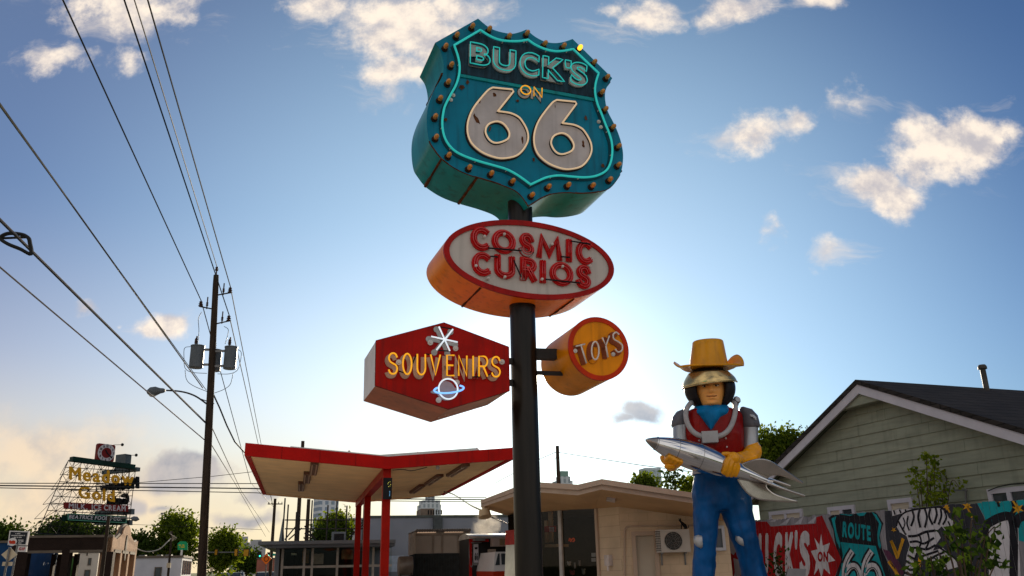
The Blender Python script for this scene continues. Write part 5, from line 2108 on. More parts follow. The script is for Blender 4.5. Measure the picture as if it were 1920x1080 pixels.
# ------------------------------------------------------------------ tan shop with the folded roof
TAN = mat_brick('tan_painted_block', (.62, .475, .325), (.61, .465, .315), (.55, .42, .285), 1.0, bw=.42, rh=.21, ms=.008)
TANF = mat('tan_fascia', (.44, .33, .25), .6, var=.1, scale=1.5)
TANS = mat('tan_soffit', (.50, .315, .165), .7, var=.1, scale=1.2)
wp = Pl(V(*at(1163, 1000, 22)[:2], 0), 6)
M = wp.M()
shop = thing('tan_shop', 'tan painted shop with a folded overhanging roof, glass front and side door', 'shop', wp.P)
uR = wp.uv(1366, 1000)[0]
zL, zRr = wp.uv(1163, 950)[1], wp.uv(1366, 978)[1]
DOORx0, DOORx1 = wp.uv(1188, 1000)[0], wp.uv(1228, 1000)[0]
DZ = wp.uv(1208, 1001)[1]
MB().prism([(0, 0), (DOORx0, 0), (DOORx0, DZ), (DOORx1, DZ), (DOORx1, 0), (uR, 0), (uR, zRr), (0, zL)], -.2, 0, M).build('wall', TAN, shop)
# left return wall and glass front
q0 = wp.P
q1 = at(1118, 1000, 22.9)
q1.z = 0
q2 = at(1012, 1000, 24.2)
q2.z = 0
q3 = at(953, 1000, 26.2)
q3.z = 0


def wall_seg(a, b, z, d=.0):
    """plane running from a to b on the ground"""
    yaw = math.degrees(math.atan2(-(b - a).y, (b - a).x))
    return Pl(a, yaw), (b - a).length


pr_, ln = wall_seg(q1, q0, 3)
M1 = pr_.M()
zs = pr_.uv(1140, 951)[1]
MB().prism([(0, 0), (ln - .002, 0), (ln - .002, zL), (0, zs + .05)], -.2, 0, M1).build('return_wall', mat_brick('tan_boards', (.58, .45, .31), (.56, .43, .30), (.45, .34, .24), 1.0, bw=60, rh=.27, ms=.008), shop)
MB().box(.02, .12, 0, zs, .002, .05, M1).build('corner_trim', TANF, shop)
gp_, gl = wall_seg(q2, q1, 3)
Mg = gp_.M()
zg = gp_.uv(1080, 955)[1]
gp2, gl2 = wall_seg(q3, q2, 3)
Mg2 = gp2.M()
MB().face(Mg @ V(0, .4, 0), Mg @ V(gl - .02, .4, 0), Mg @ V(gl - .02, zg, 0), Mg @ V(0, zg, 0)).build('glazing', mat_glass('dark_shop_glass', (.5, .5, .5), .0), shop)
MB().box(0, gl, 0, .4, -.15, .0, Mg).build('sill_wall', TANF, shop)
mb = MB()
um = gp_.uv(1052, 1000)[0]
mb.box(um - .05, um + .05, .4, zg, -.03, .06, Mg)
mb.build_each('mullion', mat('mullion_grey', (.40, .38, .36), .4), shop)
um2 = gp_.uv(1019, 1000)[0]
# the leaning bay at the left end of the glass front
bay = MB()
zb = gp2.uv(958, 994)[1]
bay.add([Mg2 @ V(*p) for p in ((.18, 0, .30), (gl2, 0, .30), (gl2, zb, .0), (-.14, zb, .0))], [(0, 1, 2, 3)])
bay.build('leaning_window', mat('bay_reflection', (.46, .45, .36), .10, var=.35, scale=1.1, spec=.8), shop)
bd_ = MB().add([Mg2 @ V(*p) for p in ((-.12, zb - .42, .06), (gl2, zb - .42, .06), (gl2, zb, .02), (-.16, zb, .02))], [(0, 1, 2, 3)]).build('red_band', OVAL_RED, shop)
# interior: dark room with goods
mb = MB()
ic = [q3, q2, q1, q0]
bk_ = [p + V(.6, 5.0, 0) for p in ic]
zi = zg + .05
for a, b in ((bk_[0], bk_[1]), (bk_[1], bk_[2]), (bk_[2], bk_[3])):
    mb.face(V(a.x, a.y, 0), V(b.x, b.y, 0), V(b.x, b.y, zi), V(a.x, a.y, zi))
mb.face(V(q3.x, q3.y, .4), V(bk_[0].x, bk_[0].y, .4), V(bk_[0].x, bk_[0].y, zi), V(q3.x, q3.y, zi))
mb.face(*[V(p.x, p.y, .02) for p in ic + bk_[::-1]])
mb.face(*[V(p.x, p.y, zi) for p in ic + bk_[::-1]])
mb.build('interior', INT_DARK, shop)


def disp(name, label, cat, x0, x1, y0, y1, w, m, d=.06, group=None):
    a, b = gp_.uv(x0, y1, w), gp_.uv(x1, y0, w)
    z0_ = a[1]
    o = MB().box(a[0], b[0], z0_, b[1], w - d, w, Mg).build(name, m, base=Mg @ V(a[0], z0_, w))
    return tag(o, label, cat, group)


tb_ = disp('hanging_banner', 'dark red banner lettered TOYS hanging behind the shop glass', 'banner', 1021, 1040, 986, 998, -.35, OVAL_RED)
mb = MB()
print_word(mb, 'TOYS', quad(gp_.uv(1029.5, 996.5, -.34), gp_.uv(1038.5, 996.5, -.34), gp_.uv(1038.5, 988.5, -.34), gp_.uv(1029.5, 988.5, -.34)), -.35, -.335, Mg, .08)
lo_ = mb.build('banner_lettering', WHITEW, base=W[tb_.name])
lo_.parent = tb_
lo_.location = (0, 0, 0)
disp('cardboard_sheet', 'two tall tan card strips standing behind the shop glass', 'card', 1021.5, 1025, 976, 1018, -.6, mat('card_tan', (.42, .31, .2), .7))
disp('cardboard_sheet', 'tan card leaning behind the red banner in the shop window', 'card', 1029, 1034, 957, 1017, -.7, _M['card_tan'])
disp('display_counter', 'low pale counter inside the left end of the shop window', 'counter', 1021, 1045, 1020, 1026, -.5, _M['card_tan'], .5)
disp('paper_notice', 'upper white paper notice taped inside the right edge of the shop glass', 'notice', 1109, 1116.5, 1036.5, 1044, -.03, WHITE_S, .01, 'paper notices in the shop window')
disp('paper_notice', 'lower white paper notice taped inside the right edge of the shop glass', 'notice', 1109, 1116.5, 1046, 1053, -.03, WHITE_S, .01, 'paper notices in the shop window')
for k, (x0, x1, y0, y1, cc_, lab) in enumerate(((1063, 1071, 1053, 1061, (.6, .58, .6), 'white mouse shaped toy low in the shop window'), (1076, 1080, 1054, 1067, (.4, .42, .45), 'small pale box standing in the shop window'), (1084, 1089, 1050, 1062, (.3, .28, .3), 'grey toy on a shelf in the shop window'), (1068, 1078, 1070, 1079, (.25, .06, .08), 'dull red toy at the foot of the shop window'), (1090, 1098, 1066, 1078, (.18, .2, .2), 'dark green toy at the foot of the shop window'))):
    c = Mg @ V(*gp_.uv((x0 + x1) / 2, (y0 + y1) / 2, -.5), -.5)
    r = (x1 - x0) / 2 * 23 / FPX
    hh = (y1 - y0) / 2 * 23 / FPX
    mb = MB().ball(c, (r * .8, r * .8, hh * .9), 10, 8).ball(c + V(-r * .6, 0, hh * .7), r * .45, 8, 6).ball(c + V(r * .6, 0, hh * .7), r * .45, 8, 6)
    tag(mb.build('toy', mat('toy_%d' % k, cc_, .5), smooth=True, base=c), lab, 'toy')
c = gp_.uv(1071, 1012, -.9)
mb = MB()
pts = [(1071 + (p.x - 1071) * .6, 1012 + (p.y - 1012) * .6) for p in catmull([(1064, 1016), (1066, 1008), (1070, 1012), (1069, 1018), (1074, 1010), (1079, 1008), (1081, 1014), (1076, 1018)], 4)]
mb.tube([Mg @ V(*gp_.uv(x, y, -.9), -.9) for x, y in pts], .018, 6)
tag(mb.build('neon_squiggle', mat('dim_red_neon', (.5, .05, .02), .4, emit=(1, .12, .02), est=.12), base=Mg @ V(*c, -.9)), 'dim red neon squiggle glowing inside the dark shop', 'neon sign')
# door, conduit, lamps
dr_ = MB().box(DOORx0 + .04, DOORx1 - .04, .05, DZ - .04, -.16, -.08, M).build('door', mat('door_cream', (.46, .40, .315), .5, var=.1, scale=1.5, stain=(.62, .58, .5), samt=.25, sscale=1.4), shop)
MB().ball(M @ V(DOORx0 + .14, 1.0, -.05), .04, 8, 6).build('handle', BLACK, dr_)
mb = MB()
mb.box(DOORx0 - .06, DOORx0 + .04, 0, DZ + .06, -.1, .03, M).box(DOORx1 - .04, DOORx1 + .06, 0, DZ + .06, -.1, .03, M).box(DOORx0 + .042, DOORx1 - .042, DZ - .04, DZ + .06, -.1, .03, M)
mb.build('door_frame', TANF, shop)
mb = MB()
cpx = [(1171, 1080), (1171, 1000), (1172, 992), (1176, 988), (1185, 986.5), (1240, 985.5), (1300, 985), (1345, 984.5)]
mb.tube([M @ V(*wp.uv(x, y, .04), .04) for x, y in cpx], .022, 6)
mb.build('conduit', TANF, shop)
# folded roof: edge points (top and bottom of the fascia)
edge = [((901.5, 938), (901.5, 951), 25.5), ((992, 903), (992, 921), 21.0), ((1083.6, 908.5), (1083.6, 928), 20.2), ((1128.6, 898), (1128.6, 917), 19.8), ((1366, 934), (1366, 953), 19.4)]
top = [at(*t, y) for t, b, y in edge]
bot = [at(*b, y) for t, b, y in edge]
mb = MB()
m2_ = MB()
for i in range(4):
    mid0, mid1 = top[i].lerp(bot[i], .52), top[i + 1].lerp(bot[i + 1], .52)
    inn_ = V(.0, .10, 0)
    mb.add([top[i], top[i + 1], mid1, mid0], [(0, 3, 2, 1)])
    mb.add([mid0, mid1, mid1 + inn_, mid0 + inn_], [(0, 3, 2, 1)])
    m2_.add([mid0 + inn_ * .9, mid1 + inn_ * .9, bot[i + 1] + inn_ * .9, bot[i] + inn_ * .9], [(0, 3, 2, 1)])
mb.build('fascia', TANF, shop)
m2_.build('lower_fascia', mat('tan_fascia_lower', (.42, .32, .25), .6, var=.1), shop)
bot2 = [p + V(0, .09, 0) for p in bot]
inner = [at(952, 967, 27.2), Mg @ V(um2 - .3, zg, 0), Mg @ V(gl * .6, zg, 0), V(q1.x, q1.y, zs), V(wp.P.x, wp.P.y, zL), M @ V(uR, zRr, 0)]
mb = MB()
S = bot2
mb.face(S[0], S[1], inner[1], inner[0])
mb.face(S[1], S[2], inner[2], inner[1])
mb.face(S[2], S[3], inner[3], inner[2])
mb.face(S[3], S[4], inner[5], inner[4])
mb.face(S[3], inner[4], inner[3])
mb.build('soffit', TANS, shop)
mb = MB()
back = [at(905, 955, 33), at(1000, 930, 33), at(1090, 933, 33), at(1135, 926, 33), at(1366, 950, 33)]
for i in range(4):
    mb.face(top[i], top[i + 1], back[i + 1], back[i])
mb.face(top[4], bot[4], V(back[4].x, back[4].y, bot[4].z), back[4])
mb.build('roof', mat('roof_felt', (.2, .18, .17), .9), shop)
MB().box(uR - .2, uR, 0, zRr - .02, -9, -.202, M).build('side_wall', TAN, shop)
# small window near the right end
a, b = wp.uv(1341, 1027), wp.uv(1352, 991)
wf = MB().prism([[(a[0] - .07, a[1] - .07), (b[0] + .07, a[1] - .07), (b[0] + .07, b[1] + .07), (a[0] - .07, b[1] + .07)], [a, (b[0], a[1]), b, (a[0], b[1])]], .002, .07, M).build('window_frame', WHITEW, shop)
MB().box(a[0], b[0], a[1], b[1], .004, .02, M).build('pane', mat('pane_grey', (.12, .13, .15), .1), wf)
mb = MB()
P = at(1146, 933, 20.9)
q = Pl(P, 6)
s1_ = MB().prism(q.uvs([(1137, 938), (1139, 926), (1154.5, 927.5), (1153, 941)]), -.35, .1, q.M()).build('soffit_lamp', mat('lamp_housing', (.45, .40, .38), .4), shop)
q = Pl(at(908, 958, 25.2), 0)
mb = MB().lathe(at(907, 951, 25.2), V(.15, -.3, -1), [(0, .05), (.06, .06), (.10, .16), (.3, .19), (.3, .15)], 14)
mb.build('eave_lamp', mat('lamp_cream', (.42, .3, .18), .5), shop, smooth=40)
a = pr_.uv(1141, 1053, .06)
MB().box(a[0] - .10, a[0] + .10, a[1] - .1, a[1] + .16, .002, .12, M1).tube([M1 @ V(a[0] + .02, a[1] - .22, .1), M1 @ V(a[0] + .02, a[1] + .1, .1)], .03, 8).build('wall_lamp', mat('wall_lamp_white', (.55, .48, .45), .4), shop)
# split air conditioner on brackets
a, b = wp.uv(1232.5, 1036, .45), wp.uv(1292, 992, .45)
ac = thing('air_conditioner', 'cream outdoor air conditioner unit bracketed to the tan wall beside the door', 'air conditioner', M @ V((a[0] + b[0]) / 2, a[1], .1))
ACW = mat('ac_casing', (.50, .46, .41), .4, var=.06)
MB().box(a[0], b[0], a[1], b[1], .1, .45, M).build('casing', ACW, ac)
fcx, fcy = wp.uv(1262.5, 1014, .45)
rF = .215
MB().prism(ell(fcx, fcy, rF, rF, 36), .45, .458, M).build('fan', mat('fan_dark', (.05, .05, .048), .5), ac)
mb = MB()
for r_ in (.05, .09, .13, .17, .21):
    mb.tube([M @ V(x, y, .475) for x, y in ell(fcx, fcy, r_, r_, 28)], .004, 4, closed=True)
for k in range(10):
    t = rad(36 * k)
    mb.tube([M @ V(fcx + .03 * math.cos(t), fcy + .03 * math.sin(t), .475), M @ V(fcx + rF * math.cos(t + .5), fcy + rF * math.sin(t + .5), .475)], .004, 4)
mb.build('fan_guard', mat('guard_grey', (.22, .21, .2), .4), ac)
mb = MB()
for k in range(9):
    zz = a[1] + .04 + (b[1] - a[1] - .08) * k / 8
    mb.box(a[0] - .012, a[0] + .10, zz - .008, zz + .008, .09, .462, M)
for k in range(3):
    mb.box(a[0] + .01 + .035 * k, a[0] + .02 + .035 * k, a[1] + .03, b[1] - .03, .45, .46, M)
mb.build('coil_grille', mat('coil_dark', (.12, .11, .1), .5), ac)
mb = MB()
for x in (a[0] + .12, b[0] - .12):
    mb.box(x - .02, x + .02, a[1] - .04, a[1] - .002, .0, .45, M).box(x - .02, x + .02, a[1] - .3, a[1] - .04, .0, .03, M)
mb.build_each('wall_bracket', GALV, ac)
# black cat figure on top of the unit
c = M @ V(*wp.uv(1281, 991.8, .28), .28)
ct = MB()
k_ = .014
def cpt(x, y, d=0):
    return c + wp.u * (x * k_) + V(0, 0, y * k_) - wp.n * (d * k_)
ct.tube(catmull([cpt(5, 0), cpt(4, 4), cpt(1, 8), cpt(-2, 11), cpt(-4, 14)], 4), [3.0 * k_] * 4 + [3.2 * k_] * 4 + [2.6 * k_] * 4 + [1.8 * k_] * 4 + [1.8 * k_], 8)
ct.ball(cpt(-4.5, 15), 2.4 * k_, 10, 8)
for s_ in (-1.4, 1.4):
    ct.tube([cpt(-4.5 + s_, 16.5), cpt(-4.5 + s_ * 1.2, 19.2)], [1.0 * k_, .1 * k_], 5)
for s_ in (-1.5, 1.5):
    ct.tube([cpt(-2, 8, 1 + s_), cpt(-3.5, 0, 1.5 + s_)], .9 * k_, 6)
ct.tube(catmull([cpt(6, 1), cpt(9, 2), cpt(10, 6)], 4), .7 * k_, 6)
tag(ct.build('cat_figure', BLACK, smooth=True, base=c, fix=True), 'black cat figure sitting on the air conditioner', 'cat figure')
# string lights running off the eave
pts = [at(832, 921, 40), at(850, 926, 36), at(880, 945, 33), at(903, 956, 25.5), at(925, 970, 29), at(965, 986, 31)]
ws = catmull(pts, 8)
sl_ = thing('string_lights', 'thin string of small bulbs running from the canopy under the tan eave', 'string lights', ws[0])
MB().tube(ws, .008, 4).build('cable', WIRE, sl_)
mb = MB()
for k in range(len(ws) - 1):
    for t in (0, .5):
        mb.ball(ws[k].lerp(ws[k + 1], t) - V(0, 0, .03), .020, 6, 5)
mb.build('bulb', mat('string_bulb', (.30, .27, .22), .3), sl_)


# ------------------------------------------------------------------ giant cowboy figure with his rocket
SY = 17.0
K = 17.0 / FPX * 1.0                     # metres for one picture row at the figure's distance
SKIN = mat('painted_skin', (.80, .36, .095), .35, var=.12, scale=3, coat=.3)
HATY = mat('hat_yellow', (.62, .26, .004), .35, var=.14, scale=2.5, coat=.3, stain=(.3, .12, .015), samt=.12, sscale=4, drip=.25)
GLOVE = mat('glove_yellow', (.72, .30, .003), .28, var=.15, scale=3, coat=.5)
VEST = mat('vest_red', (.22, .003, .002), .38, var=.2, scale=2, coat=.12, drip=.35)
JEAN = mat('jeans_blue', (.002, .062, .205), .42, var=.4, scale=2.2, coat=.06, stretch=(1.5, 1.5, .7), bump=.15, bscale=5, drip=.4, dsc=(4, 4, .7))
BAND = mat('bandana_blue', (.002, .15, .36), .45, var=.22, scale=3)
SILV = mat('silver_paint', (.34, .35, .37), .36, metal=.55, var=.12, scale=3)
PADG = mat('shoulder_grey', (.11, .11, .13), .4, metal=.2, var=.2)
HELM = mat('helmet_dark', (.018, .016, .018), .35, var=.3)
CHROME = mat('chrome', (.62, .62, .63), .10, metal=1.0, var=.05, scale=6)
CHROME2 = mat('fin_steel', (.46, .42, .38), .24, metal=1.0, var=.16, scale=3, bump=.04, bscale=6)
VISOR = mat('visor_gold_reflection', (.60, .44, .20), .22, metal=.85, var=.2, scale=3)  # silver visor; the sun's gold reflection is put into its base colour
HOSE = mat('hose_grey', (.33, .32, .33), .45, var=.12, scale=8)
BOOT = mat('boot_brown', (.12, .05, .02), .5, var=.2)

base = at(1368, 1080, SY)
statue = thing('cowboy_statue', 'giant painted cowboy spaceman figure in red vest and blue jeans carrying a silver rocket', 'statue', V(base.x, SY, 0))


def sp(px, py, d=0.0):
    return at(px, py, SY + d)


def ering(px, py, rx, ry, d=0.0, n=20, tilt=0.0, sq=2.0):
    """horizontal superellipse ring seen centred at px, py; rx and ry in picture rows"""
    c = sp(px, py, d)
    out = []
    for k in range(n):
        a = 2 * math.pi * k / n
        ca, sa = math.cos(a), math.sin(a)
        e = 2.0 / sq
        x = rx * K * math.copysign(abs(ca) ** e, ca)
        y = ry * K * math.copysign(abs(sa) ** e, sa)
        out.append(c + V(x, y, tilt * x))
    return out


def organic(o, voxel=.03, it=6):
    md = o.modifiers.new('remesh', 'REMESH')
    md.mode = 'VOXEL'
    md.voxel_size = voxel
    md.use_smooth_shade = True
    sm = o.modifiers.new('smooth', 'SMOOTH')
    sm.iterations = it
    sm.factor = .5
    return o


# jeans: hips and both legs, one continuous surface
mb = MB()
mb.loft([ering(1351, y, rx, ry, d, 24, sq=2.4) for y, rx, ry, d in ((882, 47, 33, 0), (890, 49, 34, 0), (910, 51, 35, 0), (930, 52, 36, 0), (948, 50, 34, 0), (958, 40, 28, 0))])
mb.loft([ering(x, y, rx, ry, d) for x, y, rx, ry, d in ((1326, 905, 23, 29, 0), (1325, 950, 24.5, 29, -.02), (1323, 980, 22, 26, -.03), (1323, 1005, 21, 24, -.05), (1322, 1030, 20, 23, -.03), (1320, 1060, 20, 23, 0), (1318, 1090, 21, 24, 0), (1317, 1130, 22, 26, 0), (1317, 1168, 24, 29, 0))])
mb.loft([ering(x, y, rx, ry, d) for x, y, rx, ry, d in ((1376, 905, 26, 29, 0), (1380, 945, 29, 30, -.02), (1387, 980, 26, 27, -.04), (1394, 1005, 24, 25, -.06), (1402, 1030, 22.5, 24, -.03), (1410, 1060, 22, 24, 0), (1416, 1090, 22.5, 24, 0), (1424, 1130, 24, 26, 0), (1430, 1168, 26, 29, 0))])
jn = organic(mb.build('jeans', JEAN, statue, fix=True), .035, 4)
tx = bpy.data.textures.new('cloth_folds', 'CLOUDS')
tx.noise_scale = .22
tx.noise_depth = 2


def folds(o, s_):
    d = o.modifiers.new('folds', 'DISPLACE')
    d.texture = tx
    d.texture_coords = 'LOCAL'
    d.strength = s_
    d.mid_level = .5


folds(jn, .055)
mb = MB()
for px, py, w, h, d in ((1313, 1015, 12.5, 13, -.268), (1393, 1011, 14, 13, -.278)):
    lp = [(-1, .75), (-.3, .95), (.4, .8), (1, .9), (.95, 0), (.75, -.6), (.1, -1.05), (-.6, -.7), (-1.05, -.1)]
    rings = []
    for s_, dd in ((1.0, 0.08), (.97, -.004), (.5, -.014), (.05, -.018)):
        rings.append([sp(px + x * w * s_, py - y * h * s_, d + dd + .05 * (x * s_) ** 2) for x, y in lp])
    mb.loft(rings)
mb.build_each('knee_patch', SILV, statue, smooth=True, fix=True)
mb = MB()
for px in (1317, 1430):
    c = sp(px, 1165, 0)
    z0 = c.z
    mb.loft([[V(c.x + 26 * K * s_ * math.cos(t), c.y - .22 * (1 - s_ * .2) + (30 + 26 * (1 if math.sin(t) < 0 else 0)) * K * s_ * math.sin(t), z) for t in [2 * math.pi * k / 20 for k in range(20)]] for z, s_ in ((.0, 1.0), (.08, 1.05), (.22, .98), (z0 + .05, .8))])
mb.build_each('boot', BOOT, statue, smooth=50, fix=True)
# shirt hem and torso
MB().loft([ering(1347, y, rx, ry, 0, 24, sq=2.3) for y, rx, ry in ((858, 46, 33), (880, 47.5, 34), (889, 48.5, 35))]).build('shirt', mat('shirt_pale', (.42, .40, .42), .5, var=.1), statue, smooth=50)
mb = MB()
mb.loft([ering(x, y, rx, ry, d, 28, sq=2.5) for x, y, rx, ry, d in ((1333, 764, 22, 18, 0), (1334, 767, 38, 23, 0), (1335, 771, 49, 28, 0), (1336, 779, 55, 32, 0), (1336, 795, 56, 35, -.02), (1337, 815, 56, 38, -.04), (1339, 835, 54, 37, -.03), (1343, 856, 50, 35, -.01), (1346, 872, 48, 34, 0))])
vs = organic(mb.build('vest', VEST, statue, fix=True), .03, 4)
folds(vs, .02)
mb = MB()
for px, py in ((1311, 826), (1361, 822), (1363, 838), (1309, 844)):
    mb.ball(sp(px, py, -.44), .02, 8, 6)
mb.build_each('vest_button', mat('button_pale', (.5, .42, .42), .3), statue, smooth=True)
# arms
mb = MB()
mb.loft([ering(x, y, rx, ry, d, 18) for x, y, rx, ry, d in ((1281, 770, 9, 14, 0), (1277, 785, 14, 18, 0), (1276, 800, 14.5, 18, -.02), (1276, 822, 14, 17, -.06), (1276, 840, 14, 16, -.12), (1275, 852, 13, 15, -.2))])
mb.tube([sp(1275, 848, -.2), sp(1270, 860, -.38), sp(1264, 868, -.55)], [14 * K, 12 * K, 9 * K], 14)
organic(mb.build('sleeve', SILV, statue, fix=True), .03, 3)
mb = MB()
mb.loft([ering(x, y, rx, ry, d, 18) for x, y, rx, ry, d in ((1398, 768, 10, 14, 0), (1404, 785, 15, 18, 0), (1406, 800, 15.5, 18, 0), (1406, 820, 15, 17, -.02), (1406, 838, 15, 16, -.05), (1406, 848, 13, 14, -.07))])
organic(mb.build('sleeve', SILV, statue, fix=True), .03, 3)
mb = MB()
mb.loft([ering(x, y, rx, ry, 0, 18) for x, y, rx, ry in ((1284, 767, 3, 10), (1279, 772, 11, 17), (1275.5, 782, 15, 20), (1275, 796, 16.5, 21), (1275, 800, 15, 19))])
mb.loft([ering(x, y, rx, ry, 0, 18, tilt=.0) for x, y, rx, ry in ((1391, 764, 3, 10), (1398, 769, 12, 17), (1404, 780, 16, 20), (1406, 793, 17.5, 21), (1407, 800, 17, 21), (1407, 803, 15, 19))])
mb.build_each('shoulder_pad', PADG, statue, smooth=60, fix=True)
mb = MB()
em = [(1408, 777.5), (1414, 778), (1418, 783), (1420, 789), (1416.5, 787), (1414, 783), (1408, 780)]
for x0, x1, y in ((1407, 1414, 778), (1408, 1416, 780), (1413, 1419, 782.5), (1415.5, 1419.5, 785.5)):
    mb.tube([sp(x0, y, -.36 + (x0 - 1405) * .011), sp(x1, y + 1.5, -.36 + (x1 - 1405) * .015)], .014, 5)
mb.build('shoulder_emblem', mat('emblem_white', (.6, .62, .66), .4), statue)

# the rocket, held across the body
RN, RT = sp(1210, 824.5, -1.25), sp(1441, 903, -.62)
ra_ = (RT - RN)
RL = ra_.length
ra_.normalize()
rocket = thing('toy_rocket', 'silver finned toy rocket cradled in the arms of the cowboy figure', 'rocket', sp(1320, 880, -.95))
# frame of the rocket: e_up perpendicular to the axis in the picture, e_n towards the viewer
vdir = (CAM - (RN + RT) / 2).normalized()
e_up = vdir.cross(ra_).normalized()
if e_up.z < 0:
    e_up = -e_up
e_n = ra_.cross(e_up).normalized()
if e_n.dot(vdir) < 0:
    e_n = -e_n
prof = [(0, 0.3), (.012, 3.2), (.04, 7), (.08, 11.2), (.14, 16), (.22, 21), (.30, 24), (.38, 25.3), (.46, 25), (.55, 23.3), (.64, 20.3), (.73, 16.5), (.82, 12.4), (.90, 8.8), (.96, 6.3), (1.0, 5.0)]
pr2 = [(q.x, q.y) for q in catmull(prof, 4)]
KR = K * .955
body = MB().lathe(RN, ra_, [(t * RL, max(r, .2) * KR) for t, r in pr2], 48).build('hull', CHROME, rocket, smooth=60)
mb = MB()
for t in (.085, .235, .42, .62, .80):
    r = [b for a, b in pr2 if a >= t][0] * KR
    mb.lathe(RN + ra_ * (t * RL), ra_, [(0, r * .985), (.0, r + .004), (.012, r + .004), (.012, r * .985)], 48)
mb.build('panel_seam', mat('seam_steel', (.35, .34, .33), .25, metal=1), rocket, smooth=40)
MB().lathe(RN + ra_ * (RL * .0), ra_, [(t * RL, max(r, .2) * KR * 1.004) for t, r in pr2 if t <= .085], 40).build('nose_cone', mat('nose_grey', (.30, .29, .28), .3, metal=.9), rocket, smooth=60)


def fin(outline, name, ang, thick=.05):
    """fin traced as (along the axis in hull lengths, outwards in rows), turned ang round the axis"""
    eo = e_up * math.cos(rad(ang)) + e_n * math.sin(rad(ang))
    et = ra_.cross(eo).normalized()
    O = [(q.x, q.y) for q in outline]
    Mx = Matrix(((ra_.x, eo.x, et.x, RN.x), (ra_.y, eo.y, et.y, RN.y), (ra_.z, eo.z, et.z, RN.z), (0, 0, 0, 1)))
    lp = [(t * RL, r * KR) for t, r in O]
    if area(lp) < 0:
        lp = lp[::-1]
    n = len(lp)
    cx_ = sum(p[0] for p in lp) / n
    cy_ = sum(p[1] for p in lp) / n
    m = MB()
    sm = [embolden(lp, -.028), embolden(lp, -.008), lp, lp, embolden(lp, -.008), embolden(lp, -.028)]
    zs_ = [-thick / 2, -thick / 2 + .004, -thick * .2, thick * .2, thick / 2 - .004, thick / 2]
    for i in range(5):
        m.add([Mx @ V(x, y, zs_[i]) for x, y in sm[i]] + [Mx @ V(x, y, zs_[i + 1]) for x, y in sm[i + 1]], [(k, (k + 1) % n, n + (k + 1) % n, n + k) for k in range(n)])
    m.prism(sm[5], zs_[4] + .0035, zs_[5], Mx, back=False)
    m.prism(sm[0], zs_[0], zs_[0] + .0035, Mx)
    return m.build(name, CHROME2, rocket, smooth=40, fix=True)


fo = catmull([(.74, 13), (.80, 26), (.87, 36), (.95, 38), (1.05, 33), (1.15, 27), (1.255, 20)], 5) + catmull([(1.25, 16.5), (1.15, 18), (1.06, 17.5), (1.0, 12), (.985, 5)], 5)
fo = [Vector((q.x, q.y, 0)) for q in fo]
fin(fo, 'fin', 14)
fin([Vector((q.x, q.y * 1.0, 0)) for q in fo], 'fin', 168)
fl = catmull([(.80, 10), (.90, 22), (.98, 30), (1.1, 33), (1.24, 30)], 5) + catmull([(1.235, 26), (1.12, 26), (1.03, 20), (1.0, 6)], 5)
fin([Vector((q.x, q.y, 0)) for q in fl], 'fin', 98)
fin([Vector((q.x, q.y, 0)) for q in fl], 'fin', -80)
MB().lathe(RT - ra_ * .01, ra_, [(0, 5.0 * KR), (.03, 6.0 * KR), (.07, 6.3 * KR), (.07, 4.5 * KR), (.02, 4 * KR), (.02, .01)], 24).build('nozzle', CHROME2, rocket, smooth=40)

# gloves: right of the picture, elbow gauntlet, forearm, palm, four fingers curled over the hull and a thumb
def hullpt(t, a, off=0.0):
    """point on the hull at axis fraction t, angle a round it (0 = up, 90 = towards the viewer)"""
    r = [q for p, q in pr2 if p >= t][0] * KR + off
    return RN + ra_ * (t * RL) + (e_up * math.cos(rad(a)) + e_n * math.sin(rad(a))) * r


def finger(mb, pts, r0, r1):
    c = catmull(pts, 4)
    n = len(c)
    R = [r0 + (r1 - r0) * i / (n - 1) for i in range(n)]
    R[-1] = r1 * .55
    mb.tube(c, R, 10)


mb = MB()
elbow, wrist, palm = sp(1409, 848, -.12), sp(1383, 863, -.55), hullpt(.655, 42, .05)
mb.tube(catmull([sp(1408, 834, -.04), sp(1411, 847, -.10), sp(1404, 857, -.28), wrist, wrist.lerp(palm, .6)], 5), [15 * K] * 3 + [17 * K] * 4 + [16 * K] * 4 + [14 * K] * 4 + [12.5 * K] * 3 + [11 * K] * 3, 16)
mb.ball(palm + e_up * .02, (11.5 * K, 9 * K, 11 * K), 16, 10)
mb.ball(wrist.lerp(palm, .55), (11.5 * K, 9.5 * K, 10 * K), 16, 10)
gl = organic(mb.build('glove', GLOVE, statue, fix=True), .022, 3)
fg = MB()
for i, (t, a1, ln) in enumerate(((.605, 125, 1), (.638, 132, 1), (.671, 131, 1), (.702, 124, 1))):
    rr = (5.6, 5.9, 5.6, 5.0)[i] * K
    pts = [hullpt(t * .55 + .655 * .45, 45, .05)] + [hullpt(t, a, rr * .75 - .02) for a in (66, 88, 108, a1)]
    finger(fg, pts, rr, rr * .78)
o = fg.build('fingers', GLOVE, gl, fix=True, smooth=True)
organic(o, .016, 2)
tm = MB()
finger(tm, [palm + e_up * .05, sp(1371, 853.5, -.93), sp(1362, 851.5, -.97), sp(1353, 851.5, -1.0)], 6.4 * K, 3.8 * K)
organic(tm.build('thumb', GLOVE, gl, fix=True, smooth=True), .018, 2)
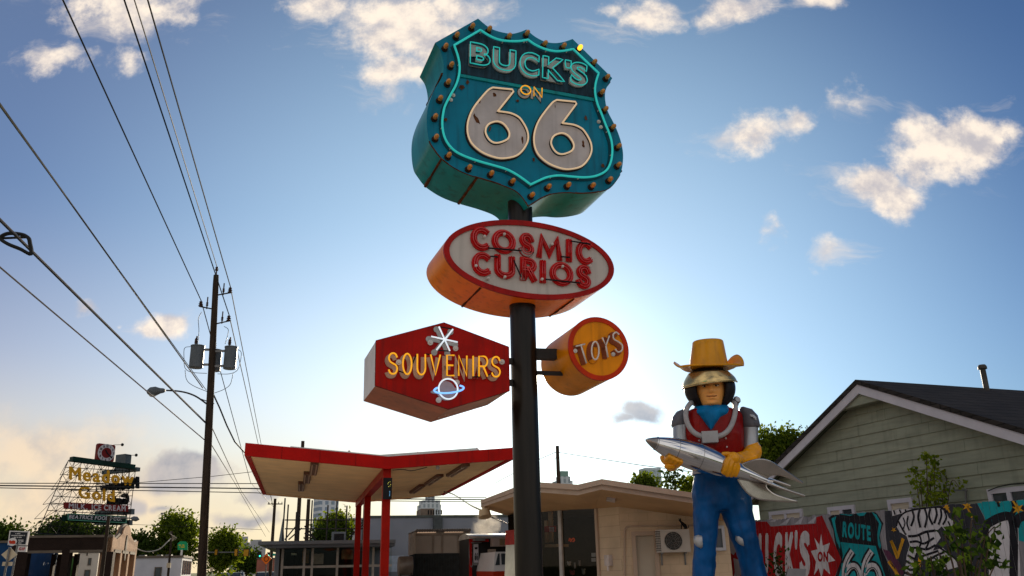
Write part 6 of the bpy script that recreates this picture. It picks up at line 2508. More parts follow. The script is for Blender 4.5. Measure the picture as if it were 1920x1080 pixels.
# the other hand wraps up from below the hull
mb = MB()
hp_ = hullpt(.235, 175, .09)
mb.tube(catmull([sp(1270, 856, -.42), sp(1266, 868, -.66), hp_.lerp(sp(1266, 870, -.7), .3), hp_], 4), [11 * K] * 5 + [10 * K] * 5 + [9 * K] * 3, 14)
mb.ball(hp_, (11 * K, 11 * K, 7 * K), 14, 9)
gl2 = organic(mb.build('glove', GLOVE, statue, fix=True), .022, 3)
fg = MB()
for i, t in enumerate((.185, .215, .245, .275)):
    rr = (4.9, 5.3, 5.2, 4.7)[i] * K
    pts = [hullpt(t * .6 + .235 * .4, 178, .06)] + [hullpt(t, a, rr * .8 - .012) for a in (160, 145, 132, 124)]
    finger(fg, pts, rr, rr * .8)
organic(fg.build('fingers', GLOVE, gl2, fix=True, smooth=True), .016, 2)
tm = MB()
finger(tm, [hp_, hullpt(.19, -165, .06), hullpt(.18, -140, .05)], 5.5 * K, 4 * K)
tm.build('thumb', GLOVE, gl2, fix=True, smooth=True)

# head with a face, in its own frame: x right, y back, z up, unit = head half-height
HC = sp(1331, 728, -.10)
HR = 38 * K
hy = rad(-9)
hx_ = V(math.cos(hy), math.sin(hy), 0)
hb_ = V(-math.sin(hy), math.cos(hy), 0)
tl = rad(5)
def hp3(x, y, z):
    y2, z2 = y * math.cos(tl) - z * math.sin(tl), y * math.sin(tl) + z * math.cos(tl)
    y2, z2 = y * math.cos(tl) + z * math.sin(tl) * -1, z * math.cos(tl) + y * math.sin(tl)
    return HC + hx_ * (x * HR) + hb_ * (y2 * HR) + V(0, 0, z2 * HR)


def g2(x, z, cx_, cz_, sx_, sz_):
    return math.exp(-((x - cx_) / sx_) ** 2 - ((z - cz_) / sz_) ** 2)


def face_y(x, z):
    """how far forward (negative y) the face lies at x, z"""
    # skull section narrowing to the jaw and chin
    w = .74 if z > -.1 else .74 - .30 * ((-z - .1) / .9) ** 1.6
    q = max(0.0, 1 - (x / w) ** 2)
    dpt = .80 * math.sqrt(q) * (1.0 if z > -.55 else 1 - .25 * ((-z - .55) / .45) ** 2)
    d = dpt
    if q > .02:
        d += .17 * g2(x, z, 0, -.20, .09, .12) + .12 * g2(x, z, 0, -.02, .06, .2)            # nose
        d += .05 * g2(x, z, .10, -.25, .05, .05) + .05 * g2(x, z, -.10, -.25, .05, .05)      # nostrils
        d -= .10 * (g2(x, z, .27, .06, .15, .10) + g2(x, z, -.27, .06, .15, .10))            # eye sockets
        d += .07 * (g2(x, z, .27, .22, .22, .07) + g2(x, z, -.27, .22, .22, .07))            # brow
        d += .05 * (g2(x, z, .40, -.20, .16, .16) + g2(x, z, -.40, -.20, .16, .16))          # cheeks
        d += .075 * g2(x, z, 0, -.455, .20, .045) + .07 * g2(x, z, 0, -.56, .17, .05)        # lips
        d -= .03 * g2(x, z, 0, -.507, .18, .022)
        d += .13 * g2(x, z, 0, -.82, .22, .14)                                               # chin
        d -= .04 * g2(x, z, 0, -.67, .2, .05)
        d -= .035 * (g2(x, z, .24, -.40, .05, .16) + g2(x, z, -.24, -.40, .05, .16))         # folds by the mouth
    return -d


mb = MB()
NU, NVv = 56, 72
rows_ = []
for j in range(NVv + 1):
    z = -1.0 + 2.0 * j / NVv
    w = .74 if z > -.1 else .74 - .30 * ((-z - .1) / .9) ** 1.6
    if z > .3:
        w = .74 * math.sqrt(max(.01, 1 - ((z - .3) / .72) ** 2))
    if z < -.93:
        w *= max(.3, (z + 1.05) / .12)
    ring = []
    for k in range(NU):
        a = 2 * math.pi * k / NU
        x = w * math.cos(a)
        if math.sin(a) < 0:
            y = face_y(x * .995, z) * (w / .74 if z > .3 else 1)
        else:
            y = .8 * math.sin(a) * (w / .74 if z > .3 else 1)
        if z < -.85:
            y *= max(.55, 1 - (-.85 - z) * 2.2)
        ring.append(hp3(x, y, z))
    rows_.append(ring)
mb.loft(rows_)
MBn = mb
mb.tube([hp3(0, .1, -.75), hp3(0, .1, -1.5)], 15 * K, 16)
head = mb.build('head', SKIN, statue, smooth=True, fix=True)
mb, mw, mp, ml = MB(), MB(), MB(), MB()
for s_ in (-1, 1):
    y = face_y(.27, .05)
    mw.loft([[hp3(s_ * .27 + .125 * c_ * math.cos(t), y - dy_, .045 + .052 * c_ * math.sin(t)) for t in [2 * math.pi * k / 14 for k in range(14)]] for c_, dy_ in ((1, -.03), (.95, .012), (.6, .028), (.05, .034))])
    mp.lathe(hp3(s_ * .27 - .02, y - .03, .05), hp3(0, -1, 0) - hp3(0, 0, 0), [(0, .052 * HR), (.012 * HR, .05 * HR), (.016 * HR, .01 * HR)], 12)
    ml.tube(catmull([hp3(s_ * .27 + dx * 1.0, face_y(.27 + dx * s_, .09) - .03, .09 + dz) for dx, dz in ((-.145, -.02), (-.07, .02), (0, .03), (.07, .02), (.145, -.02))], 3), .016 * HR, 5)
    mb.tube(catmull([hp3(s_ * (.27 + dx), face_y(.27 + dx, .24) - .015, .235 + dz) for dx, dz in ((-.16, 0), (-.05, .04), (.06, .045), (.19, .0))], 3), .035 * HR, 6)
mw.build('eye', mat('eye_white', (.55, .45, .33), .3), head, smooth=True)
mp.build('pupil', BLACK, head)
ml.build('eyelid_line', mat('lash_brown', (.05, .02, .01), .5), head)
mb.build('eyebrow', mat('brow_brown', (.10, .045, .015), .6), head)
mb = MB()
up_ = [(-.24, -.445), (-.13, -.468), (-.04, -.462), (0, -.470), (.04, -.462), (.13, -.468), (.24, -.445)]
lw_ = [(.13, -.53), (0, -.565), (-.13, -.53)]
mb.tube(catmull([hp3(x, face_y(x, z) - .006, z) for x, z in up_], 3), .022 * HR, 6)
mb.build('mouth', mat('lip_brown', (.26, .075, .03), .4), head)
# dark helmet shell around the head, open at the face
mb = MB()
hc = V(0, .18, .02)
nU, nV_ = 48, 30
grid_ = {}
for j in range(nV_ + 1):
    th = math.pi * (.02 + .95 * j / nV_)
    for k in range(nU):
        a = 2 * math.pi * k / nU
        x, y, z = 1.26 * math.sin(th) * math.cos(a), 1.12 * math.sin(th) * math.sin(a), 1.12 * math.cos(th)
        grid_[j, k] = (x, y + hc.y, z + hc.z)
pts, idx = [], {}
for key, p in grid_.items():
    idx[key] = len(pts)
    pts.append(hp3(*p))
fs = []
for j in range(nV_):
    for k in range(nU):
        c_ = [grid_[j, k], grid_[j, (k + 1) % nU], grid_[j + 1, (k + 1) % nU], grid_[j + 1, k]]
        mx_ = sum(p[0] for p in c_) / 4
        my_ = sum(p[1] for p in c_) / 4
        mz_ = sum(p[2] for p in c_) / 4
        if my_ < .05 and (mx_ / .78) ** 2 + ((mz_ + .10) / .93) ** 2 < 1 and mz_ < .62:
            continue
        fs.append((idx[j, k], idx[j, (k + 1) % nU], idx[j + 1, (k + 1) % nU], idx[j + 1, k]))
mb.add(pts, fs)
hm = mb.build('helmet', HELM, statue, smooth=True, fix=True)
md = hm.modifiers.new('thick', 'SOLIDIFY')
md.thickness = .05
md.offset = -1
# metal visor bowl pushed up over the brow
mb = MB()
rings = []
for j in range(11):
    t = j / 10
    z = .78 - .62 * t
    r = 1.0 + .34 * math.sin(t * math.pi / 2)
    rings.append([hp3(r * math.cos(a), .12 + r * .96 * math.sin(a), z + .11 * math.cos(a) * t + (.0 if t < 1 else -.02)) for a in [math.pi + math.pi * k / 30 for k in range(31)]])
o_ = len(mb.v)
mb.add([p for r in rings for p in r], [(j * 31 + k, j * 31 + k + 1, (j + 1) * 31 + k + 1, (j + 1) * 31 + k) for j in range(10) for k in range(30)])
vz = mb.build('visor', VISOR, statue, smooth=True, fix=True)
md = vz.modifiers.new('thick', 'SOLIDIFY')
md.thickness = .03
MB().tube([hp3(1.345 * math.cos(a), .12 + 1.29 * math.sin(a), 0.15 + .11 * math.cos(a)) for a in [math.pi + math.pi * k / 30 for k in range(31)]], .016, 6).build('visor_rim', VISOR, vz)
# hat: crown and a brim curled up at both sides
mb = MB()
mb.loft([ering(x, y, rx, ry, -.08, 32, tilt=tlt) for x, y, rx, ry, tlt in ((1329, 693, 37, 34, .0), (1328.5, 680, 35.5, 32, .0), (1328, 664, 33, 29, .0), (1327.5, 648, 30.5, 25, .0), (1327, 641.5, 29.5, 23, .02), (1327, 639.5, 27.5, 20.5, .02), (1327, 640.5, 22, 14, .02), (1327, 642.5, 8, 4, .02))])
cr = mb.build('hat_crown', HATY, statue, smooth=55, fix=True)
mb = MB()
rings = []
nB = 64
cB = sp(1329.5, 691, -.08)
for j in range(9):
    t = j / 8
    ring = []
    for k in range(nB):
        a = 2 * math.pi * k / nB
        ca, sa = math.cos(a), math.sin(a)
        rx = (35 + 33 * t) * K
        ry = (31 + (5 if sa < 0 else 8) * t + 16 * abs(ca) ** 1.5 * t) * K
        side = abs(ca) ** 6
        x = rx * ca * (1 - .10 * side * max(0, t - .6))
        z = (.0 + (78 if ca > 0 else 48) * abs(ca) ** 2.2 * max(0, t - .30) ** 1.3 * min(1.0, max(0.0, .38 + .95 * sa)) - 1 * (abs(sa) ** 2) * t) * K
        ring.append(cB + V(x, ry * sa, z))
    rings.append(ring)
mb.add([p for r in rings for p in r], [(j * nB + k, j * nB + (k + 1) % nB, (j + 1) * nB + (k + 1) % nB, (j + 1) * nB + k) for j in range(8) for k in range(nB)])
br_ = mb.build('hat_brim', HATY, statue, smooth=True, fix=True)
md = br_.modifiers.new('thick', 'SOLIDIFY')
md.thickness = .035
md.offset = 0
# bandana: wrap round the neck and the hanging front
mb = MB()
mb.loft([ering(x, y, rx, ry, d, 24) for x, y, rx, ry, d in ((1333, 760, 27, 22, .05), (1333, 765, 33, 31, -.02), (1333, 772, 35, 36, -.07), (1334, 779, 32, 36, -.09), (1334, 787, 25, 30, -.08))])
mb.loft([[sp(1333 + x * s_, y, d + .10 * abs(x) ** 1.5 * .004) for x, d in ((-1.0 * w, -.38), (-.5 * w, -.51), (0, -.55), (.5 * w, -.51), (1.0 * w, -.38), (.5 * w, -.28), (0, -.26), (-.5 * w, -.28))] for y, w, s_ in ((768, 30, 1), (774, 29, 1), (780, 21, 1), (790, 13, 1), (800, 6, 1), (807, 1.5, 1))])
folds(organic(mb.build('bandana', BAND, statue, fix=True), .022, 3), .05)
# hose loop and chest box
P = [sp(1304, 752, .1), sp(1294, 757, -.16), sp(1286.5, 770, -.30), sp(1287, 787, -.40), sp(1294, 803, -.46), sp(1306, 814, -.50), sp(1322, 820, -.52)]
Q = [sp(1342, 819, -.52), sp(1355, 815, -.50), sp(1366, 806, -.46), sp(1374, 791, -.41), sp(1378.5, 772, -.32), sp(1378, 757, -.18), sp(1372, 750, .02)]
MB().tube(catmull(P, 6), 4.7 * K, 12).tube(catmull(Q, 6), 4.7 * K, 12).build('air_hose', HOSE, statue, smooth=True)
q = Pl(sp(1331, 819, -.56), 4)
MB().prism(q.uvs([(1315, 809), (1345.5, 807.5), (1347, 829), (1317.5, 830.5)]), -.16, 0.02, q.M()).build('chest_box', mat('box_grey', (.30, .30, .31), .4, metal=.3, var=.1), statue)
mb = MB()
for s_ in (-1, 1):
    mb.tube([sp(1377 + 1, 746, .06), sp(1381, 745, -.02), sp(1384, 752, -.04), sp(1382, 760, .0)], 2.6 * K, 8)
mb.lathe(sp(1380, 752, -.1), V(.2, -1, .2), [(0, 6 * K), (.06, 7 * K), (.10, 5 * K), (.1, .01)], 14)
mb.build('hose_coupling', SILV, statue, smooth=50)

# ------------------------------------------------------------------ painted board fence
fpt = atz(1452, 973, 2.5)
FP = Pl(V(fpt.x, fpt.y, 0), 63)
M = FP.M()
BOARD = mat('fence_grey_paint', (.22, .21, .225), .8, var=.22, scale=2.5, stretch=(3, 3, .6), bump=.2, bscale=12)
fence = thing('painted_fence', 'tall board fence painted with a colourful mural along the green house', 'fence', FP.P)
uA, uB = FP.uv(1352, 985)[0], FP.uv(1990, 930)[0]
uA = -2.6
BW = .142
nbd = int((uB - uA) / BW) + 1
bz = []
mb = MB()
for k in range(nbd):
    u0 = uA + k * BW
    zt_ = 2.5 + random.uniform(-.018, .018)
    bz.append(zt_)
    wv = random.uniform(0, .006)
    lp = [(u0 + .002, .05), (u0 + BW - .004, .05), (u0 + BW - .004, zt_ - .03), (u0 + BW - .03, zt_), (u0 + .028, zt_), (u0 + .002, zt_ - .03)]
    mb.prism(lp, -.02, 0, M)
mb.build('boards', BOARD, fence)
mb = MB()
for z in (.4, 1.3, 2.15):
    mb.box(uA, uB, z - .045, z + .045, -.065, -.022, M)
mb.build('rail', BOARD, fence)
mb = MB()
for k in range(int((uB - uA) / 2.4) + 1):
    mb.box(uA + 2.4 * k, uA + 2.4 * k + .09, 0, 2.4, -.16, -.067, M)
mb.build('post', BOARD, fence)


def clip(poly, f, inside_):
    out = []
    n = len(poly)
    for i in range(n):
        a, b = poly[i], poly[(i + 1) % n]
        da, db = f(a), f(b)
        if da >= 0:
            out.append(a)
        if (da >= 0) != (db >= 0):
            t = da / (da - db)
            out.append((a[0] + (b[0] - a[0]) * t, a[1] + (b[1] - a[1]) * t))
    return out


def paint(mb, loops, w):
    """paint on the boards: the outline cut into one thin coat per board"""
    if not isinstance(loops[0][0], (tuple, list)):
        loops = [loops]
    lp = [[Vector((p[0], p[1], 0)) for p in l] for l in loops]
    flat = [(p.x, p.y) for l in lp for p in l]
    for t in tessellate_polygon(lp):
        tri = [flat[i] for i in t]
        lo, hi = min(p[0] for p in tri), max(p[0] for p in tri)
        for k in range(max(0, int((lo - uA) / BW)), min(nbd - 1, int((hi - uA) / BW)) + 1):
            u0, u1 = uA + k * BW + .002, uA + (k + 1) * BW - .004
            q = clip(tri, lambda p: p[0] - u0, 1)
            q = clip(q, lambda p: u1 - p[0], 1) if len(q) > 2 else q
            q = clip(q, lambda p: bz[k] - .004 - p[1], 1) if len(q) > 2 else q
            q = clip(q, lambda p: p[1] - .055, 1) if len(q) > 2 else q
            if len(q) > 2:
                ar = area(q)
                if abs(ar) > 1e-7:
                    if ar < 0:
                        q = q[::-1]
                    mb.face(*[M @ V(x, y, w) for x, y in q])


def F6(X, Y):
    return FP.uv(1400 + X / 3.6923, 900 + Y / 3.6923)


def F6s(pts):
    return [F6(*p) for p in pts]


def pstroke(mb, pts, w, width, smooth=True, closed=False):
    pp = F6s(pts)
    if smooth:
        pp = [(q.x, q.y) for q in catmull(pp, 5, closed)]
    for lps in ribbon(pp, width, closed) if not closed else [ribbon(pp, width, True)]:
        if closed:
            paint(mb, lps, w)
        else:
            paint(mb, [lps], w)


P_RED = mat('mural_red', (.30, .010, .012), .7, var=.2, scale=3)
P_WHITE = mat('mural_white', (.50, .48, .50), .7, var=.14, scale=4)
P_BLACK = mat('mural_black', (.014, .014, .018), .7, var=.3)
P_TEAL = mat('mural_teal', (.010, .25, .28), .7, var=.18, scale=3)
P_DARK = mat('mural_charcoal', (.035, .036, .045), .7, var=.25)
P_GREYL = mat('mural_pale_grey', (.40, .39, .42), .7, var=.1)
P_YEL = mat('mural_yellow', (.52, .26, .02), .7, var=.15)
P_PURP = mat('mural_purple', (.09, .03, .06), .7, var=.2)
w1, w2, w3, w4 = .004, .007, .010, .013
# dark swirl left of the figure, red arrow with lettering, starburst
mb = MB()
paint(mb, F6s([(-330, 330), (-130, 300), (-60, 300), (20, 300), (40, 1000), (-330, 1100)]), w1)
mb.build('dark_paint', P_PURP, fence)
mb = MB()
for pts in ([(-160, 420), (-60, 330), (-20, 420), (-90, 520), (-150, 470)], [(-90, 540), (-30, 560), (-40, 660), (-120, 760), (-80, 640)]):
    paint(mb, F6s(pts), w2)
mb.build('pale_swirl', P_GREYL, fence)
mb = MB()
paint(mb, F6s([(-150, 285), (140, 288), (168, 322), (478, 302), (484, 258), (522, 246), (658, 550), (560, 800), (520, 940), (-150, 1000)]), w1 + .001)
red = mb.build('red_arrow', P_RED, fence)
mb = MB()
for a, b in (((150, 290), (180, 260)), ((230, 310), (265, 255)), ((330, 305), (350, 250)), ((420, 300), (440, 248))):
    paint(mb, F6s([a, (a[0] + 45, a[1]), (b[0] + 45, b[1])]), w1)
mb.build('pale_facet', P_GREYL, fence)
mb = MB()
hB = 650
for ch, x0, x1 in (('B', 0, 55), ('U', 84, 152), ('C', 188, 248), ('K', 268, 330), ("'", 334, 354), ('S', 368, 440)):
    w_, loops = glyph(ch)
    tf, bf = (lambda x: 392 - .05 * x), (lambda x: 668 - .03 * x)
    t0_ = .70 if ch == "'" else 0
    lerp_ = lambda a_, b_, t: (Vector(a_) * (1 - t) + Vector(b_) * t)
    bl_, br2, tr_, tl_ = F6(x0, bf(x0)), F6(x1, bf(x1)), F6(x1, tf(x1)), F6(x0, tf(x0))
    y0 = min(p[1] for l in loops for p in l)
    q0_ = quad(lerp_(bl_, tl_, t0_), lerp_(br2, tr_, t0_), tr_, tl_)
    q = (lambda f, o: (lambda s_, t: f(s_, (t - o) / (1 - o))))(q0_, y0)
    for ls, ed in letter_shapes(ch, .085, .1, 0)[0]:
        wd_ = letter_shapes(ch, .085, .1, 0)[1]
        paint(mb, [[q(x / wd_, y) for x, y in l] for l in ls], w2 + .002)
        for k, e in enumerate(ed):
            paint(mb, [q(x / wd_, y) for x, y in e], w2 + .0017 - .0001 * ((k * 7) % 9))
mb.build('red_arrow_lettering', P_WHITE, red)
st_ = []
rr_ = [(518, 372), (528, 455), (578, 435), (562, 500), (615, 558), (565, 570), (580, 655), (535, 610), (520, 680), (500, 610), (468, 660), (482, 565), (446, 492), (492, 480), (470, 400), (506, 450)]
mb = MB()
paint(mb, F6s(rr_), w2 + .001)
star = mb.build('starburst', P_WHITE, fence)
mb = MB()
def paint_word(mb, s, q, w, bold, gap):
    shapes, wd_ = letter_shapes(s, bold, gap, 0)
    for ls, ed in shapes:
        paint(mb, [[q(x / wd_, y) for x, y in l] for l in ls], w)
        for k, e in enumerate(ed):
            paint(mb, [q(x / wd_, y) for x, y in e], w - .0003 - .0001 * ((k * 7) % 9))


paint_word(mb, 'ON', quad(F6(493, 560), F6(566, 562), F6(566, 498), F6(493, 500)), w3 + .001, .08, .14)
mb.build('starburst_lettering', P_RED, star)
# route shield
mb = MB()
paint(mb, F6s([(566, 262), (600, 240), (690, 228), (735, 236), (800, 226), (880, 215), (905, 235), (947, 300), (922, 385), (938, 480), (985, 590), (1008, 700), (985, 860), (830, 980), (700, 930), (590, 860), (585, 760), (625, 640), (655, 550), (628, 500), (612, 430), (600, 345)]), w1 + .0005)
mb.build('shield_black', P_BLACK, fence)
mb = MB()
paint(mb, F6s([(640, 238), (690, 232), (700, 246), (720, 248), (740, 240)]), w2)
paint(mb, F6s([(760, 232), (805, 225), (832, 222), (815, 246), (780, 250)]), w2)
paint(mb, F6s([(622, 250), (588, 268), (608, 345), (622, 420), (648, 480), (650, 440), (625, 360), (612, 290)]), w2)
paint(mb, F6s([(868, 220), (885, 250), (918, 300), (905, 375), (912, 450), (925, 480), (932, 455), (918, 400), (935, 305), (900, 240)]), w2)
paint(mb, F6s([(652, 430), (895, 457), (925, 560), (960, 660), (975, 760), (930, 860), (820, 930), (700, 900), (625, 820), (618, 740), (655, 610), (668, 520)]), w2)
mb.build('shield_teal', P_TEAL, fence)
mb = MB()
paint_word(mb, 'ROUTE', quad(F6(664, 388), F6(862, 418), F6(858, 322), F6(668, 290)), w2 + .002, .07, .16)
mb.build('shield_lettering', P_TEAL, fence)
mb, m2_ = MB(), MB()
for x in (735, 868):
    six = [(x - 0, 492), (x - 40, 560), (x - 58, 640), (x - 50, 700), (x - 10, 730), (x + 38, 710), (x + 52, 660), (x + 25, 600), (x - 15, 600), (x - 48, 645)]
    pstroke(mb, six, w2 + .002, .22)
    pstroke(m2_, six, w3 + .002, .125)
mb.build('numeral_outline', P_BLACK, fence)
m2_.build('numeral_paint', P_WHITE, fence)
mb = MB()
for x in (735, 868):
    six = [(x - 2, 500), (x - 38, 565), (x - 56, 640), (x - 50, 690), (x - 12, 722), (x + 34, 705), (x + 46, 662), (x + 22, 612), (x - 12, 612), (x - 40, 645)]
    pstroke(mb, six, w4 + .002, .02)
mb.build('numeral_line', P_BLACK, fence)
# charcoal ground with a striped floating suit, stars, zigzag
mb = MB()
paint(mb, F6s([(955, 215), (1000, 210), (1180, 195), (1330, 178), (1480, 160), (1590, 150), (1640, 250), (1665, 330), (1700, 900), (1010, 960), (1000, 700), (985, 560), (965, 400)]), w1)
mb.build('charcoal_ground', P_DARK, fence)
mb = MB()
paint(mb, F6s([(945, 478), (985, 490), (1060, 570), (1088, 640), (1075, 668), (1010, 600), (965, 530)]), w2)
mb.build('purple_wedge', P_PURP, fence)
mb = MB()
pstroke(mb, [(1000, 420), (1050, 520), (1085, 405)], w2, .075, False)
pstroke(mb, [(1000, 420), (1045, 545)], w2, .06, False)
pstroke(mb, [(985, 560), (1030, 625), (1050, 668)], w2, .09, False)
pstroke(mb, [(1200, 540), (1195, 600)], w2, .07, False)
def paint_star(cx_, cy_, r, n=5, tail=None, ph=20):
    pts = []
    for k in range(2 * n):
        a = rad(ph + 180 * k / n)
        rr = r if k % 2 == 0 else r * .38
        pts.append((cx_ + rr * math.cos(a), cy_ + rr * math.sin(a)))
    paint(mb, F6s(pts), w3)
    if tail:
        pstroke(mb, [(cx_, cy_), tail], w3, .035, False)
paint_star(1385, 185, 26, 5, (1410, 225))
paint_star(1530, 180, 40, 6, (1562, 260))
paint_star(1020, 345, 20, 5)
paint_star(1745, 150, 18, 5)
paint_star(1880, 200, 46, 6, (1840, 135))
mb.build('yellow_mark', P_YEL, fence)
mb = MB()
suit = [(1090, 228), (1180, 205), (1260, 192), (1330, 190), (1385, 225), (1400, 262), (1440, 290), (1420, 350), (1385, 362), (1352, 320), (1320, 350), (1345, 400), (1310, 450), (1290, 490), (1360, 470), (1440, 540), (1470, 600), (1400, 620), (1300, 600), (1240, 560), (1180, 500), (1160, 560), (1170, 650), (1090, 700), (1100, 600), (1110, 520), (1130, 450), (1110, 390), (1060, 360), (1038, 320), (1050, 280)]
paint(mb, F6s(suit), w2)
paint(mb, F6s([(1005, 210), (1050, 203), (1140, 200), (1150, 215), (1060, 235), (1010, 250)]), w2)
paint(mb, F6s([(1440, 380), (1480, 365), (1530, 400), (1500, 425), (1460, 415)]), w2)
mb.build('striped_suit', P_WHITE, fence)
mb = MB()
for pts, wd2 in (([(1150, 215), (1160, 260), (1140, 320)], .05), ([(1200, 205), (1190, 260), (1205, 330)], .055), ([(1235, 198), (1250, 260), (1235, 330)], .05), ([(1275, 195), (1265, 250), (1290, 310)], .05), ([(1310, 192), (1318, 240), (1300, 300)], .05), ([(1345, 200), (1350, 250), (1330, 310)], .045), ([(1372, 215), (1385, 260), (1360, 310)], .04),
                 ([(1052, 285), (1075, 330), (1105, 380)], .045), ([(1085, 260), (1098, 300), (1080, 350)], .03), ([(1120, 250), (1112, 300), (1128, 350)], .04), ([(1120, 390), (1180, 385), (1240, 360), (1310, 350)], .05), ([(1130, 430), (1180, 425), (1230, 440), (1300, 400)], .045), ([(1135, 470), (1190, 470), (1250, 480), (1310, 450)], .045), ([(1200, 385), (1210, 430), (1190, 480)], .04), ([(1255, 365), (1265, 420), (1240, 480)], .04),
                 ([(1115, 520), (1150, 540), (1165, 545)], .05), ([(1105, 560), (1140, 580), (1165, 585)], .05), ([(1100, 600), (1130, 620), (1168, 620)], .05), ([(1095, 640), (1130, 655), (1165, 655)], .05), ([(1210, 530), (1270, 510), (1330, 490)], .045), ([(1250, 570), (1300, 530), (1370, 500)], .04), ([(1290, 600), (1340, 550), (1420, 540)], .04), ([(1395, 285), (1410, 320), (1395, 350)], .035), ([(1465, 385), (1480, 410)], .03), ([(1490, 375), (1505, 410)], .03),
                 ([(1040, 320), (1050, 280), (1092, 228), (1180, 203), (1335, 188), (1390, 225)], .035), ([(1020, 210), (1030, 240)], .04), ([(1060, 205), (1070, 230)], .04), ([(1100, 203), (1105, 220)], .04), ([(1230, 560), (1190, 500), (1165, 560), (1172, 650)], .04), ([(1310, 450), (1440, 540), (1475, 600)], .04), ([(1270, 550), (1300, 540), (1320, 560), (1290, 580), (1272, 560)], .025)):
    pstroke(mb, pts, w3, wd2)
mb.build('suit_stripe', P_BLACK, fence)
# teal end panel with bold black strokes
mb = MB()
paint(mb, F6s([(1592, 152), (1700, 140), (1960, 118), (2200, 100), (2200, 500), (1890, 420), (1760, 330), (1720, 320), (1660, 290), (1640, 240)]), w1 + .001)
mb.build('teal_ground', P_TEAL, fence)
mb = MB()
paint(mb, F6s([(1665, 310), (1820, 240), (1850, 260), (1880, 300), (1900, 700), (1890, 1000), (1660, 1000)]), w2)
mb.build('white_panel', P_WHITE, fence)
mb = MB()
pstroke(mb, [(1660, 310), (1740, 265), (1815, 250), (1845, 300), (1852, 420), (1850, 640), (1850, 900)], w3, .16, True)
pstroke(mb, [(1860, 320), (1885, 265), (1960, 240), (2060, 230)], w3, .16, True)
pstroke(mb, [(1655, 330), (1652, 500), (1660, 900)], w3, .14, True)
pstroke(mb, [(1735, 140), (1750, 185)], w3, .05, False)
pstroke(mb, [(1845, 130), (1860, 200), (1840, 235)], w2 + .001, .10, False)
pstroke(mb, [(1845, 200), (1925, 195)], w2 + .001, .10, False)
mb.build('bold_black_stroke', P_BLACK, fence)
# small flood box on a stake in front of the fence
P = at(1493, 1075, 16.5)
t_ = thing('flood_light', 'small grey box flood light on a stake before the red mural arrow', 'flood light', V(P.x, P.y, 0))
q = Pl(P, 8)
MB().prism(q.uvs([(1478, 1066), (1512, 1066.5), (1510, 1082), (1474, 1082)]), -.12, 0, q.M()).build('housing', mat('flood_grey', (.20, .20, .21), .4, var=.15), t_)
MB().tube([V(P.x, P.y, 0), P - V(0, -.06, .1)], .03, 8).build('stake', DARK_STEEL, t_)

# ------------------------------------------------------------------ green clapboard house
HPn = Pl(V(*at(1690, 940, 20.6)[:2], 0), 70)
M = HPn.M()
SIDE = mat('green_siding', (.255, .27, .205), .7, var=.12, scale=1.5, stretch=(1, 1, 6), bump=.12, bscale=14, drip=.22, dsc=(4, 4, .5))
TRIM = mat('house_trim_white', (.50, .48, .52), .6, var=.07)
SHING = mat_brick('shingle', (.045, .038, .034), (.030, .026, .023), (.014, .012, .011), 1.0, bw=.30, rh=.14, ms=.012, vert=True)
house = thing('green_house', 'green clapboard house with a white trimmed gable and dark shingle roof', 'house', HPn.P)
OVH = .42
pk = HPn.uv(1607, 722, OVH)
ll = HPn.uv(1370 + 230 / 2.571, 660 + 540 / 2.571, OVH)
rr2 = HPn.uv(1370 + 1414 / 2.571, 660 + 400 / 2.571, OVH)
sL = (pk[1] - ll[1]) / (pk[0] - ll[0])
sR = (pk[1] - rr2[1]) / (rr2[0] - pk[0])
zE = ll[1] - .95
uL = pk[0] - (pk[1] - zE) / sL
uRr = pk[0] + (pk[1] - 2.4) / sR
WLu, WRu = uL + .45, uRr - .1
mb = MB()
rowh = .262
z = .3
while z < pk[1] - .1:
    z1_ = z + rowh
    lu = lambda zz: max(WLu, pk[0] - (pk[1] - zz - .08) / sL) if zz > zE - .3 else WLu
    ru_ = lambda zz: pk[0] + (pk[1] - zz - .08) / sR if zz > 2.4 else WRu
    a0, b0 = lu(z), ru_(z)
    a1, b1 = lu(z1_), ru_(z1_)
    if b1 <= a1:
        a1 = b1 = pk[0]
    mb.add([M @ V(a0, z, .034), M @ V(b0, z, .034), M @ V(b1, z1_ + .02, .006), M @ V(a1, z1_ + .02, .006)], [(0, 1, 2, 3)])
    mb.add([M @ V(a0, z, .034), M @ V(b0, z, .034), M @ V(b0, z, .0), M @ V(a0, z, .0)], [(0, 3, 2, 1)])
    z = z1_
mb.box(WLu, WLu + .02, .0, zE, -11, .03, M)
mb.build('siding_wall', SIDE, house)
mb = MB()
rgj = random.Random(5)
z = .3
while z < pk[1] - .6:
    lo_ = max(WLu, pk[0] - (pk[1] - z - .4) / sL) + .2
    hi_ = pk[0] + (pk[1] - z - .4) / sR - .2
    for _ in range(2):
        u = rgj.uniform(lo_, hi_)
        mb.add([M @ V(u - .003, z + .004, .037), M @ V(u + .003, z + .004, .037), M @ V(u + .003, z + rowh - .004, .010), M @ V(u - .003, z + rowh - .004, .010)], [(0, 1, 2, 3)])
    z += rowh
mb.build('board_joint', mat('siding_joint_dark', (.04, .045, .03), .9), house)  # dark butt joints between the siding boards
RTK = .12
def roofpt(u, w, dz=0.0):
    zz = pk[1] - (pk[0] - u) * sL if u < pk[0] else pk[1] - (u - pk[0]) * sR
    return M @ V(u, zz + dz, w)
mb = MB()
